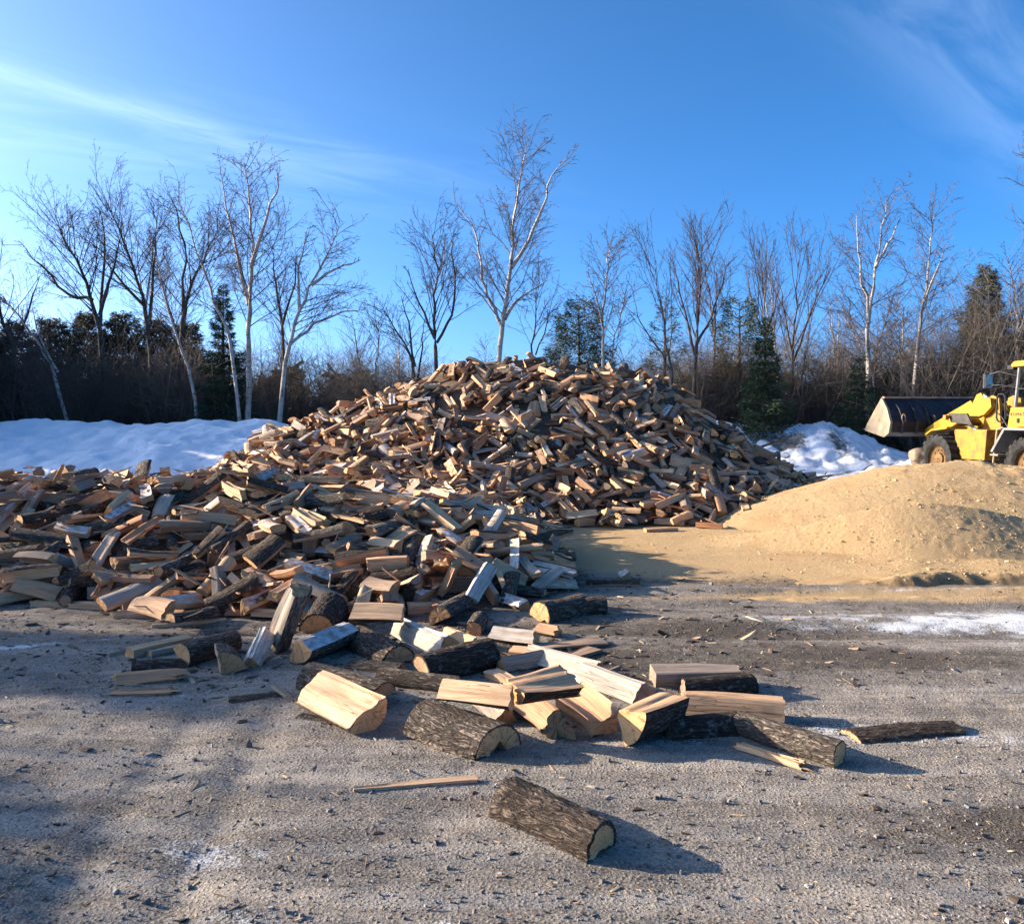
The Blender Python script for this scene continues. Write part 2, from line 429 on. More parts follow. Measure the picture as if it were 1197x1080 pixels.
def saw_z(x, y):
    """surface of the sawdust: a high mound behind, a low ridge in front of it, a ragged scraped edge towards the camera"""
    rag = fbm(x * 2.2, y * 2.2, 3, 91) - .5
    a = 1.16 * np.clip(1 - np.sqrt(((x - 7.1) / 4.3) ** 2 + ((y - 13.5) / 2.7) ** 2), -1, 1)
    a = np.where(a > 0, 1.0 * a * (1.25 - .25 * a), a)
    a = np.where(a > .85, .85 + (a - .85) * .55, a)
    ridge = (.60 * np.exp(-((x - 4.75) / 1.45) ** 2) + .30 * sstep(4.6, 7.0, x)) * sstep(1.9, 3.4, x)
    yc = 9.95 - .10 * (x - 5) + .25 * np.exp(-((x - 3.0) / 1.0) ** 2)
    t = np.where(y < yc, (yc - y) / (.22 + 1.05 * ridge), (y - yc) / 1.45)
    b = ridge * (1 - np.clip(t, 0, 1.4) ** np.where(y < yc, 1.0, 1.35))
    sp = 3.0e-2 * np.exp(-(((x - 3.6) / 3.2) ** 2 + ((y - 11.0) / 2.4) ** 2) ** 2) * 2.2
    m = np.maximum(np.maximum(a, b), 0)
    # the foot is a shelf, cut off raggedly by the bucket towards the camera
    yb = 8.22 + .22 * rag + .16 * (fbm(x * 1.3, y * .4, 2, 63) - .5) + .04 * (fbm(x * 9, y * 5, 2, 62) - .5)
    eb = .095 * sstep(2.2, 4.6, x) * sstep(yb - .15, yb + .13, y) * sstep(12.5, 11, y) * (.75 + .5 * fbm(x * 2.1, y * 2.1, 3, 55))
    eb = eb + .05 * np.exp(-((y - yb - .14) / .13) ** 2) * sstep(2.0, 4.0, x) * np.maximum(fbm(x * 4.5, y * 6, 3, 59) - .25, 0) * 2
    eb2 = .055 * np.exp(-((y - 7.62 - .16 * rag) / .12) ** 2) * sstep(1.6, 2.6, x) * (.3 + 1.2 * fbm(x * 4.1, y * 5, 3, 58))
    z = np.maximum(m, eb) + sp + eb2
    amt = np.clip(z / .25, 0, 1)
    z = z + amt * (.045 * (fbm(x * 1.4, y * 1.4, 3, 8) - .5) + .013 * (fbm(x * 7, y * 7, 3, 18) - .5) + .012 * (fbm(x * 22, y * 22, 2, 28) - .5))
    lump = np.maximum(fbm(x * 3.4, y * 3.4, 3, 37) - .52, 0) * sstep(.6, .95, z)
    return z + lump * .12 - .055

def grid(name, xs, ys, zf, mat, attrs=None):
    X, Y = np.meshgrid(xs, ys); Z = zf(X, Y)
    nx, ny = len(xs), len(ys)
    V = np.stack([X.ravel(), Y.ravel(), Z.ravel()], 1)
    i = np.arange(nx * ny).reshape(ny, nx)
    F = np.stack([i[:-1, :-1].ravel(), i[:-1, 1:].ravel(), i[1:, 1:].ravel(), i[1:, :-1].ravel()], 1)
    at_ = {k: ('POINT', f(X, Y).ravel()) for k, f in (attrs or {}).items()}
    return link(bpy.data.objects.new(name, mesh_np(name, V, F, [mat], smooth=True, attrs=at_)))

# masks: where sawdust lies thin on the dirt, where frost has stayed, where the dirt is dark with bark
def m_saw(x, y):
    m = 1.0 * blob(x, y, 4.2, 10.8, 4.6, 2.4, 0, 2) + .95 * blob(x, y, 2.2, 12.0, 3.2, 1.9, 20, 1.5) + .9 * blob(x, y, 6, 7.75, 4.7, .34, 0, 2)
    m = m + .14 * blob(x, y, 1.2, 3.6, 2.4, 1.1) + .22 * blob(x, y, 3.0, 4.6, 2.2, .5) + .12 * blob(x, y, 0, 2.6, 1.8, .7) + .3 * blob(x, y, 1.4, 9.2, 1.5, 1.6)
    return np.clip(m + .5 * (fbm(x * 1.1, y * 1.6, 4, 21) - .5) * np.clip(m * 2.5, 0, 1), 0, 1)
def m_frost(x, y):
    m = .80 * blob(x, y, 5.2, 6.85, 3.9, .50, 0, 2) + .45 * blob(x, y, 4.5, 6.1, 3.0, .4) + .55 * blob(x, y, 2.1, 4.35, 1.2, .22, -6) + .40 * blob(x, y, .8, 4.2, .8, .25)
    for cx, cy, rx, ry, a, w in ((-1.1, 3.15, .30, .17, 0, .65), (-2.4, 2.95, .9, .3, 10, .35), (-3.5, 6.05, .30, .09, 24, .8), (-2.9, 6.28, .45, .06, 17, .45), (-4.0, 5.9, .4, .12, 20, .7), (-.25, 2.65, .12, .08, 0, .8), (-1.6, 3.9, .7, .14, 0, .35), (-1.9, 2.55, .5, .2, 0, .5), (.2, 2.5, .3, .15, 0, .5),
                                   (-4.2, 7.6, 2.0, .3, 0, .35), (-.9, 2.72, .16, .10, 0, .6), (1.2, 2.75, .3, .1, 0, .5), (2.9, 3.6, .5, .12, 0, .5), (.3, 3.3, .4, .12, 0, .3), (3.4, 5.1, 1.6, .12, 0, .4)):
        m = m + w * blob(x, y, cx, cy, rx, ry, a)
    for k in (0, 1, 2):
        m = m + .5 * np.exp(-((y - 7.9 - .22 * k + .1 * np.sin(x * .6)) / .05) ** 2) * sstep(1.8, 3, x)
    m = m * (.25 + 1.4 * fbm(x * 3.0, y * 5.0, 4, 71))
    m = m + sstep(17.5, 20, y) * .9 * sstep(3.5, 5.2, x) + sstep(16, 18, y) * .9 * sstep(-4.6, -6, x)
    return np.clip(m, 0, 1)
def m_damp(x, y):
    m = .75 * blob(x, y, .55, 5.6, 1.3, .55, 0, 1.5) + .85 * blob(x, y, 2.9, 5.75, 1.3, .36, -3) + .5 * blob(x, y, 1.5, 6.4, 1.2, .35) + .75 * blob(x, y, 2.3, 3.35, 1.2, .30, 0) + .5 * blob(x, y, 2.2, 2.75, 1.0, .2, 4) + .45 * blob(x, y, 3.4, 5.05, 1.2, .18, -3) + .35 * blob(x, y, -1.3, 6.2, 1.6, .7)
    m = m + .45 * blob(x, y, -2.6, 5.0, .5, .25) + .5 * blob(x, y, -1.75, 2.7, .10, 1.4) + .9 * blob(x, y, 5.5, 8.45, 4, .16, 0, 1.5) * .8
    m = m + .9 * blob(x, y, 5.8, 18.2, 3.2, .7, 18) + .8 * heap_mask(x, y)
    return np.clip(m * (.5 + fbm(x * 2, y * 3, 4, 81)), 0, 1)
def heap_mask(x, y): return np.clip(heap(x, y) * 6 + .5, 0, 1) * (y > 6.3)

t = NT('yard_dirt'); o = t.obj()
n1 = t.noise(o, 2.2, 6, .6); n2 = t.noise(o, 14.0, 6, .62); n3 = t.noise(o, 85.0, 4, .65); n4 = t.noise(o, 300.0, 3, .6)
c = t.mix(t.mr(n2, .3, .7), (.172, .154, .135), (.32, .285, .245))
st = t.noise(t.vmul(o, (.55, 5.5, 1)), 1.0, 5, .6, .3)
c = t.mix(t.mr(st, .40, .60, .75, 0), c, (.10, .086, .072))
c = t.mix(t.mr(st, .52, .70, 0, .6), c, (.36, .33, .29))
c = t.mix(t.mr(n1, .42, .7, 0, .5), c, (.34, .30, .255))
c = t.mix(t.mr(n3, .42, .74, 0, .8), t.mix(t.mr(n3, .55, .25, 0, .7), c, (.075, .062, .052)), (.42, .36, .29))
peb = t.voro(o, 55.0, 'Color'); pd = t.voro(o, 55.0)
ps = t.node('ShaderNodeSeparateXYZ', Vector=peb)
c = t.mix(t.math('MULTIPLY', t.mr(ps.outputs[0], .80, .9), t.mr(pd, .42, .25)), c, t.mix(ps.outputs[1], (.42, .35, .25), (.16, .14, .12)))
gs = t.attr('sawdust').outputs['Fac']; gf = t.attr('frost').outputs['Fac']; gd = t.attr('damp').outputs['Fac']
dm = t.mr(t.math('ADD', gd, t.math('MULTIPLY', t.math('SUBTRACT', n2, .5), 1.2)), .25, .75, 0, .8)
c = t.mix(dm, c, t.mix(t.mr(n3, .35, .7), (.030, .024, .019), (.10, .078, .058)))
sw = t.mr(t.math('ADD', gs, t.math('MULTIPLY', t.math('SUBTRACT', t.math('ADD', t.math('MULTIPLY', n2, .6), t.math('MULTIPLY', n3, .4)), .5), 1.3)), .28, .72)
sawc = t.mix(t.mr(n4, .3, .7), (.32, .21, .105), (.55, .395, .215))
c = t.mix(sw, c, sawc)
ff = t.mr(t.math('ADD', gf, t.math('MULTIPLY', t.math('SUBTRACT', t.math('ADD', t.math('MULTIPLY', n2, .45), t.math('MULTIPLY', n3, .55)), .5), 2.0)), .42, .95, 0, .85)
c = t.mix(ff, c, (.66, .68, .70))
t.bump(t.math('ADD', t.math('MULTIPLY', n3, 1.0), t.math('ADD', t.math('MULTIPLY', n4, .5), t.math('MULTIPLY', t.mr(pd, .5, .1), .5))), .8, .012)
DIRT = t.done(c, .92, .15)
gx = graded(-420, 420, -4.6, 5.2, .026); gy = graded(-60, 700, 2.0, 8.4, .026, 1.10)
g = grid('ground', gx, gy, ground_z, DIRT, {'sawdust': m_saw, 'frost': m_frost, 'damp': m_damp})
tag(g, kind='structure')

t = NT('sawdust'); o = t.obj()
n1 = t.noise(o, 1.5, 5); n2 = t.noise(o, 26.0, 5, .6); n3 = t.noise(o, 160.0, 4, .7)
ed = t.attr('scraped').outputs['Fac']
c = t.mix(t.mr(n3, .28, .72), (.30, .19, .09), (.66, .475, .26))
c = t.mix(t.mr(n2, .5, .75, 0, .6), c, (.64, .48, .27))
c = t.mix(t.mr(n1, .45, .75, 0, .45), c, (.40, .235, .10))
c = t.mix(t.mr(t.math('ADD', ed, t.math('MULTIPLY', t.math('SUBTRACT', n2, .5), .9)), .35, .8, 0, .85), c, t.mix(t.mr(n3, .3, .7), (.16, .108, .06), (.36, .25, .135)))
t.bump(t.math('ADD', t.math('MULTIPLY', n3, 1.0), n2), .9, .02)
SAW = t.done(c, .95, .1)
sx = graded(.2, 26, 1.0, 9.0, .026); sy = np.concatenate([np.arange(7.3, 10.4, .02), np.arange(10.4, 17.2, .04)])
sw_o = grid('sawdust_pile', sx, sy, lambda x, y: np.where(x > 14, saw_z(x, y) - (x - 14) * .1, saw_z(x, y)), SAW,
            {'scraped': lambda x, y: np.clip(blob(x, y, 6.8, 8.18, 4.6, .17, 0, 2) + .5 * blob(x, y, 6.5, 7.5, 5, .1, 0, 2), 0, 1)})
tag(sw_o, 'heap of pale golden sawdust with a lower ridge in front, beside the firewood', 'sawdust pile')

# ------------------------------------------------------------------ snow
t = NT('snow'); o = t.obj()
n1 = t.noise(o, 1.1, 6, .6); n2 = t.noise(o, 7.0, 5, .6); n3 = t.noise(o, 60, 4)
dirt = t.attr('dirt').outputs['Fac']
c = t.mix(t.mr(n2, .58, .85, 0, .2), (.86, .87, .88), (.70, .70, .70))
c = t.mix(t.mr(n3, .58, .74, 0, .15), c, (.55, .53, .50))
c = t.mix(t.mr(t.math('ADD', dirt, t.math('MULTIPLY', t.math('SUBTRACT', t.math('ADD', t.math('MULTIPLY', n2, .6), t.math('MULTIPLY', n3, .4)), .5), 1.6)), .5, .8, 0, .95), c, t.mix(t.mr(n3, .3, .7), (.07, .055, .04), (.22, .17, .12)))
t.bump(t.math('ADD', n2, t.math('MULTIPLY', n3, .35)), .5, .06)
SNOW = t.done(c, .7, .3)
def bank_z(x, y):
    top = np.interp(x, [-40, -22, -16, -12.5, -10, -8.2, -6.8, -6.0, -5.0, -3.0], [1.9, 1.8, 1.62, 1.52, 1.58, 1.70, 1.60, 1.35, .9, .1])
    yc = 24.0
    t_ = np.where(y < yc, (yc - y) / 5.6, (y - yc) / 4.0)
    z = top * (1 - np.clip(t_, 0, 1.25) ** 1.5) + .30 * (fbm(x * .8, y * .8, 4, 3) - .5) + .24 * (fbm(x * 2.6, y * 2.6, 3, 33) - .5) * np.exp(-t_ * t_)
    z = z + .10 * (fbm(x * 6, y * 6, 3, 63) - .5)
    return z - .06
b = grid('snow_bank', np.arange(-40, -2.4, .12), np.arange(17.2, 29.2, .12), bank_z, SNOW,
         {'dirt': lambda x, y: np.clip(.25 * (y > 22.5) * fbm(x * 1.7, y * 1.7, 2, 4) + .24 * fbm(x * 2.2, y * 2.2, 4, 14), 0, 1)})
tag(b, kind='structure')
def rsnow_z(x, y):
    z = .30 * blob(x, y, 7.0, 26.5, 1.6, 2.4) + 1.42 * np.exp(-(((x - 9.4) / 2.0) ** 2 + ((y - 26.6) / 2.0) ** 2)) + .55 * blob(x, y, 10.9, 22.6, 1.5, .9) + 1.1 * blob(x, y, 6.4, 27.2, 1.2, 1.6) + .5 * blob(x, y, 13.6, 25.4, 3, 2.0)
    z = z + (.42 * (fbm(x * .9, y * .9, 4, 6) - .5) + .34 * (fbm(x * 3, y * 3, 3, 16) - .5) + .13 * (fbm(x * 8, y * 8, 2, 17) - .5)) * sstep(.0, .4, z)
    e = sstep(0, 1.6, np.minimum(np.minimum(x - 3.6, 26 - x), np.minimum(y - 18.3 - .16 * np.maximum(x - 7, 0) * 0, 34 - y)))
    return z * e + .05 * e + .05 * (fbm(x * 1.6, y * 1.6, 3, 26) - .5) - .07 + .0
b = grid('snow_field', np.arange(3.4, 26.4, .11), np.arange(18.0, 34.4, .11), rsnow_z, SNOW,
         {'dirt': lambda x, y: np.clip(.7 * blob(x, y, 8.2, 25.5, .6, .8, 10, 1.5) + .55 * blob(x, y, 9.6, 25.0, .5, 1.4) + .38 * fbm(x * 2.3, y * 2.3, 4, 91) * (y < 27) + .75 * blob(x, y, 9.2, 23.0, 1.5, .16, 6) + .7 * blob(x, y, 10.5, 20.4, 3.4, .9, 8) + .42 * blob(x, y, 9, 22, 6, 1.2) * fbm(x * 1.5, y * 3, 3, 9)
                                       + sstep(19.6, 18.6, y + .25 * np.sin(x)) * .6 + sstep(12, 15, x) * .4, 0, 1)})
tag(b, kind='structure')
# ------------------------------------------------------------------ trees
t = NT('birch_bark'); o = t.obj()
n = t.noise(t.vmul(o, (6, 6, 14.0)), 1.0, 4); n2 = t.noise(t.vmul(o, (2, 2, 3)), 1.0, 3)
c = t.mix(t.mr(n2, .3, .7), (.36, .32, .275), (.50, .45, .395))
c = t.mix(t.mr(n, .58, .66), c, (.07, .06, .05))
BIRCH = t.done(c, .8, .2)
t = NT('grey_bark'); o = t.obj()
n = t.noise(t.vmul(o, (9, 9, 3.0)), 1.0, 5)
GREYB = t.done(t.mix(t.mr(n, .3, .7), (.055, .046, .040), (.13, .11, .095)), .9, .15)
TWIG = plain('bare_twigs', (.080, .060, .052), .85, .15, var=.35, scale=.8)
TWIGB = plain('birch_twigs', (.13, .10, .088), .85, .15, var=.35, scale=.8)
BRUSH = plain('brush_stems', (.150, .122, .098), .9, .1, var=.5, scale=.35)

class Grow:
    def __init__(s, seed): s.rg = random.Random(seed); s.tr, s.cr = ([], []), ([], []) ; s.n = 0
    def tube(s, buf, pts, r0, r1, k):
        V, F = buf; b = len(V); m = len(pts)
        for i, p in enumerate(pts):
            q = pts[i + 1] if i + 1 < m else p; w = pts[i - 1] if i else p
            d = (q[0] - w[0], q[1] - w[1], q[2] - w[2])
            l = math.sqrt(d[0] ** 2 + d[1] ** 2 + d[2] ** 2) or 1
            dx, dy, dz = d[0] / l, d[1] / l, d[2] / l
            h = math.hypot(dx, dy)
            if h > .05: ax, ay, az = -dy / h, dx / h, 0.0
            else: ax, ay, az = 1.0, 0.0, 0.0
            bx, by, bz = dy * az - dz * ay, dz * ax - dx * az, dx * ay - dy * ax
            r = r0 + (r1 - r0) * i / (m - 1)
            for j in range(k):
                c_, s_ = RINGS[k][j]
                V.append((p[0] + r * (ax * c_ + bx * s_), p[1] + r * (ay * c_ + by * s_), p[2] + r * (az * c_ + bz * s_)))
        for i in range(m - 1):
            for j in range(k):
                j2 = (j + 1) % k
                F.append((b + i * k + j, b + i * k + j2, b + (i + 1) * k + j2, b + (i + 1) * k + j))
    def limb(s, p, d, L, r, lv, up, droop):
        rg = s.rg
        n = (5, 4, 3, 2, 1)[min(lv, 4)]
        pts = [p]; x, y, z = p; dx, dy, dz = d
        for i in range(n):
            w = (.12, .15, .22, .2)[min(lv, 3)]
            dx += rg.gauss(0, w); dy += rg.gauss(0, w); dz += rg.gauss(0, w * .6) + up - droop * (i / n) * lv * .5
            l = math.sqrt(dx * dx + dy * dy + dz * dz); dx, dy, dz = dx / l, dy / l, dz / l
            x += dx * L / n; y += dy * L / n; z += dz * L / n
            pts.append((x, y, z))
        s.tube(s.cr, pts, r, max(r * .35, .0025), 4 if lv < 2 else 3)
        return pts
    def kids(s, pts, L, r, lv, P):
        """side branches of one limb"""
        if lv > P['levels']: return
        rg = s.rg
        cnt = P['n'][lv - 1]; cnt = max(1, int(cnt * rg.uniform(.75, 1.25) * min(1.6, max(.4, L / P['ref'][lv - 1]))))
        m = len(pts) - 1
        for q in range(cnt):
            t = P['start'][lv - 1] + (1 - P['start'][lv - 1]) * (q + rg.random()) / cnt
            f = t * m; i = min(int(f), m - 1); f -= i
            a, b = pts[i], pts[i + 1]
            p = (a[0] + (b[0] - a[0]) * f, a[1] + (b[1] - a[1]) * f, a[2] + (b[2] - a[2]) * f)
            d = Vector((b[0] - a[0], b[1] - a[1], b[2] - a[2])).normalized()
            e = Vector((rg.gauss(0, 1), rg.gauss(0, 1), rg.gauss(0, .6))); e = (e - d * e.dot(d)).normalized()
            an = R(P['ang'][lv - 1] * rg.uniform(.65, 1.25))
            nd = d * math.cos(an) + e * math.sin(an)
            nl = L * P['len'][lv - 1] * rg.uniform(.6, 1.15) * (1.15 - .65 * t)
            nr = max(r * (1 - .6 * t) * P['rad'], (.011, .0062, .0048, .0042)[min(lv, 4) - 1])
            kp = s.limb(p, (nd.x, nd.y, nd.z), nl, nr, lv, P['up'], P['droop'])
            s.kids(kp, nl, nr, lv + 1, P)
RINGS = {k: [(math.cos(2 * math.pi * j / k), math.sin(2 * math.pi * j / k)) for j in range(k)] for k in (3, 4, 5, 6, 7)}
BIRCH_P = dict(levels=4, n=(26, 11, 7, 6), ref=(7, 2.4, 1.1, .5), start=(.25, .15, .1, .1), ang=(46, 42, 42, 44), len=(.28, .44, .5, .55), rad=.22, up=.045, droop=.10)
MAPLE_P = dict(levels=4, n=(17, 9, 7, 6), ref=(6, 2.6, 1.2, .5), start=(.3, .2, .15, .1), ang=(40, 38, 40, 42), len=(.36, .46, .5, .5), rad=.28, up=.07, droop=.0)
FAN_P = dict(levels=4, n=(11, 8, 6, 3), ref=(5, 2.4, 1.2, .5), start=(.25, .2, .2, .1), ang=(22, 24, 30, 36), len=(.48, .5, .5, .5), rad=.36, up=.12, droop=.0)
def bare_tree(name, label, Y, stems, r0, P, seed, bark, twig, cat='tree', group=None, base_z=-.1):
    """stems: lists of photograph places the main stems run through, at distance Y (a little depth is added)"""
    g_ = Grow(seed); rg = g_.rg
    for si, st in enumerate(stems):
        dep = rg.uniform(-1.3, 1.3) if si else 0.0
        pts = []
        for i, (px, py) in enumerate(st):
            y = Y + dep * i / max(1, len(st) - 1)
            pts.append((col(px, y), y, max(hgt(py, y), base_z) if i else (base_z if si == 0 else hgt(py, y))))
        pts = [(x_, y_, z_ - .09 * max(0, z_ - 2.2)) for x_, y_, z_ in pts]
        # more points in between, slightly wavy
        fine = []
        for i in range(len(pts) - 1):
            for k in range(3):
                f = k / 3
                w = .02 * (1 if (i or k) else 0) * Y / 30
                fine.append(tuple(pts[i][c_] + (pts[i + 1][c_] - pts[i][c_]) * f + rg.gauss(0, w) * 1.5 for c_ in range(3)))
        fine.append(pts[-1])
        L = sum(math.dist(fine[i], fine[i + 1]) for i in range(len(fine) - 1))
        rr = r0 * (.62 if si == 0 else .42)
        g_.tube(g_.tr, fine, rr, max(.008, rr * .10), 7 if si == 0 else 6)
        PP = dict(P)
        if si: PP['start'] = (.15,) + P['start'][1:]
        g_.kids(fine, L, rr, 1, PP)
    root = empty(name, (col(stems[0][0][0], Y), Y, 0))
    off = np.array(root.location)
    for nm, buf, m in (('trunk', g_.tr, bark), ('crown', g_.cr, twig)):
        o = link(bpy.data.objects.new(nm, mesh_np(nm, np.array(buf[0]) - off, np.array(buf[1]), [m], smooth=nm == 'trunk')), root)
    tag(root, label, cat, group)
    return root

B = 'white barked birch'
bare_tree('birch_tree', 'white birch leaning far left above the left snow bank', 27.5, [[(97, 480), (62, 420), (40, 385), (20, 352), (2, 335)], [(70, 432), (50, 390), (42, 350)]], .11, BIRCH_P, 1, BIRCH, TWIGB)
bare_tree('maple_tree', 'dark bare tree leaning out of the picture at the far left', 30, [[(34, 480), (20, 400), (5, 355), (-8, 320), (-22, 270)], [(20, 400), (38, 350), (52, 310)]], .15, MAPLE_P, 2, GREYB, TWIG)
bare_tree('maple_tree', 'broad dark bare tree with many stems fanning over the left evergreens', 31, [[(121, 480), (119, 380), (108, 320), (88, 275), (70, 240)], [(119, 385), (126, 320), (128, 265), (122, 225)], [(112, 340), (84, 335), (55, 300), (28, 265)], [(120, 360), (138, 300), (148, 255)]], .17, MAPLE_P, 3, GREYB, TWIG)
bare_tree('maple_tree', 'dark twin stemmed bare tree rising behind the left evergreens', 32, [[(178, 480), (176, 370), (164, 315), (150, 265), (132, 218)], [(177, 375), (184, 300), (188, 245), (182, 210)], [(174, 350), (140, 310), (112, 268)]], .17, MAPLE_P, 4, GREYB, TWIG)
bare_tree('birch_tree', 'slim white birch leaning left, before the dark left evergreens', 27, [[(240, 478), (222, 425), (204, 370), (192, 318), (180, 270)]], .10, BIRCH_P, 5, BIRCH, TWIGB)
bare_tree('maple_tree', 'dark bare tree leaning right between the leaning birches', 30, [[(208, 480), (214, 372), (228, 318), (246, 280), (262, 250)], [(216, 360), (222, 290), (212, 235), (204, 208)]], .14, MAPLE_P, 6, GREYB, TWIG)
bare_tree('birch_tree', 'tallest left birch, straight and white, beside the narrow spruce', 27, [[(289, 485), (292, 400), (296, 330), (298, 270), (296, 215), (290, 170)], [(293, 345), (278, 280), (270, 225), (262, 178)], [(296, 300), (312, 250), (326, 205), (330, 178)]], .16, BIRCH_P, 7, BIRCH, TWIGB)
bare_tree('birch_tree', 'crooked white birch stem crossing in front of the narrow spruce', 26.6, [[(284, 470), (272, 392), (254, 345), (240, 300), (226, 250), (212, 212)]], .10, BIRCH_P, 8, BIRCH, TWIGB)
bare_tree('birch_tree', 'spreading birch whose twigs arch right over the heap of firewood', 26.5, [[(318, 488), (335, 420), (348, 370), (364, 325), (386, 280), (400, 245)], [(342, 395), (368, 372), (402, 356), (430, 352)], [(352, 355), (352, 300), (362, 250)], [(366, 322), (395, 300), (424, 290)]], .14, BIRCH_P, 9, BIRCH, TWIGB)
bare_tree('maple_tree', 'dark bare stem just behind the spreading birch', 30, [[(337, 480), (332, 380), (326, 320), (318, 268)], [(332, 372), (346, 320), (350, 280)]], .13, MAPLE_P, 10, GREYB, TWIG)
bare_tree('sapling', 'thin dark sapling alone left of the heap top', 32, [[(440, 470), (441, 420), (444, 385), (438, 360)]], .05, MAPLE_P, 11, GREYB, TWIG)
bare_tree('maple_tree', 'dark bare tree with crooked stems left of the heap peak', 30, [[(493, 490), (484, 420), (466, 385), (448, 352)], [(486, 425), (478, 370), (470, 335)], [(489, 440), (492, 400), (496, 370)]], .11, MAPLE_P, 12, GREYB, TWIG)
bare_tree('maple_tree', 'dark black stemmed bare tree at the left foot of the tallest middle birch', 28.5, [[(512, 490), (510, 400), (508, 350), (511, 300), (506, 258)], [(511, 395), (530, 358), (534, 320), (528, 280), (532, 255)], [(509, 390), (490, 345), (478, 300)]], .13, MAPLE_P, 13, GREYB, TWIG)
bare_tree('birch_tree', 'tallest middle birch with three white limbs above the heap peak', 27, [[(577, 495), (583, 400), (592, 345), (597, 290), (602, 235), (608, 180), (616, 148)], [(586, 372), (574, 345), (564, 315), (562, 280), (550, 245), (530, 212)], [(598, 300), (618, 265), (634, 225), (645, 185), (664, 160)], [(590, 365), (610, 335), (640, 315)]], .16, BIRCH_P, 14, BIRCH, TWIGB)
bare_tree('sapling', 'slender dark sapling right behind the heap peak', 29, [[(626, 490), (624, 400), (626, 350), (630, 320)], [(626, 410), (638, 370), (645, 340)]], .07, MAPLE_P, 15, GREYB, TWIG)
bare_tree('birch_tree', 'slim pale birch rising beside the bushy dark pine', 28, [[(705, 490), (704, 400), (706, 340), (708, 300), (712, 272)], [(705, 380), (696, 335), (686, 300)]], .09, BIRCH_P, 16, BIRCH, TWIGB)
bare_tree('birch_tree', 'thin pale birch stem close right of the slim birch', 29, [[(712, 490), (714, 420), (722, 370), (730, 330)]], .06, BIRCH_P, 17, BIRCH, TWIGB)
bare_tree('maple_tree', 'bare tree with few stems in front of the thin open pine', 27, [[(790, 490), (784, 430), (776, 380), (770, 340), (764, 300)], [(784, 430), (768, 400), (748, 370), (740, 340)]], .08, FAN_P, 18, GREYB, TWIG)
bare_tree('maple_tree', 'upright fan shaped bare tree right of the heap', 28, [[(809, 490), (812, 400), (814, 350), (816, 310), (818, 284)], [(811, 410), (800, 360), (790, 315), (784, 290)], [(812, 400), (830, 360), (842, 320), (850, 292)]], .12, FAN_P, 19, GREYB, TWIG)
bare_tree('maple_tree', 'narrow bare tree directly behind the dark spruce', 31, [[(893, 490), (892, 400), (890, 340), (886, 292)], [(892, 390), (876, 340), (870, 305)], [(892, 395), (904, 350), (908, 320)]], .11, FAN_P, 20, GREYB, TWIG)
bare_tree('maple_tree', 'bare tree with several steep stems right of the dark spruce', 29, [[(924, 490), (925, 410), (928, 350), (930, 290)], [(925, 420), (940, 370), (955, 330), (968, 300)], [(925, 410), (914, 360), (908, 320)], [(934, 480), (940, 410), (948, 350)]], .11, FAN_P, 21, GREYB, TWIG)
bare_tree('birch_tree', 'tallest right birch, white and straight, left of the black bucket', 27.5, [[(1013, 490), (1014, 420), (1012, 360), (1018, 310), (1024, 265), (1030, 215)], [(1013, 370), (1006, 320), (998, 280), (996, 235)], [(1019, 300), (1034, 270), (1046, 240)]], .14, BIRCH_P, 22, BIRCH, TWIGB)
bare_tree('birch_tree', 'white birch tilting right just above the black bucket', 28, [[(1063, 490), (1068, 420), (1074, 360), (1080, 310), (1082, 265), (1086, 232)], [(1076, 345), (1088, 305), (1102, 270)]], .12, BIRCH_P, 23, BIRCH, TWIGB)
bare_tree('birch_tree', 'short thin birch between the two tall right birches', 28.5, [[(1049, 490), (1051, 430), (1052, 380), (1046, 340)], [(1051, 420), (1036, 390)]], .07, BIRCH_P, 24, BIRCH, TWIGB)
bare_tree('birch_tree', 'crooked thin birch leaning at the left of the tallest right birch', 28, [[(1024, 490), (1018, 440), (1004, 400), (990, 372), (978, 350)]], .06, BIRCH_P, 25, BIRCH, TWIGB)
bare_tree('birch_tree', 'pale birch standing over the cab of the yellow loader', 27, [[(1183, 480), (1184, 420), (1186, 370), (1180, 330), (1172, 290)], [(1185, 385), (1200, 350), (1214, 320)], [(1172, 455), (1158, 410), (1150, 385)]], .12, BIRCH_P, 26, BIRCH, TWIGB)
bare_tree('maple_tree', 'big russet twigged tree cut off by the right picture edge', 23, [[(1262, 520), (1258, 400), (1245, 300), (1232, 230), (1222, 170)], [(1250, 340), (1225, 290), (1205, 240)], [(1256, 380), (1222, 330), (1190, 300)]], .2, MAPLE_P, 27, GREYB, TWIG)

# more bare trees farther back, seen through the first row
_bare = [o for o in C.objects if o.type == 'EMPTY' and o.name.split('.')[0] in ('birch_tree', 'maple_tree')]
_rb = random.Random(21)
for i in range(22):
    src = _bare[(i * 7) % len(_bare)]
    Y = _rb.uniform(35, 46); px = -10 + 1230 * (i + _rb.random()) / 22
    o = src.copy(); C.objects.link(o); o.name = 'bare_tree'
    o.location = (col(px, Y), Y, 0); o.rotation_euler = (0, 0, _rb.uniform(0, 6.28)); k = _rb.uniform(.62, .9) * (.75 if 380 < px < 800 else 1); o.scale = (k * .9, k * .9, k)
    for ch in src.children:
        c_ = ch.copy(); C.objects.link(c_); c_.parent = o
    tag(o, 'thin bare tree farther back in the wood, seen through the front row', 'tree', 'bare trees farther back in the wood')

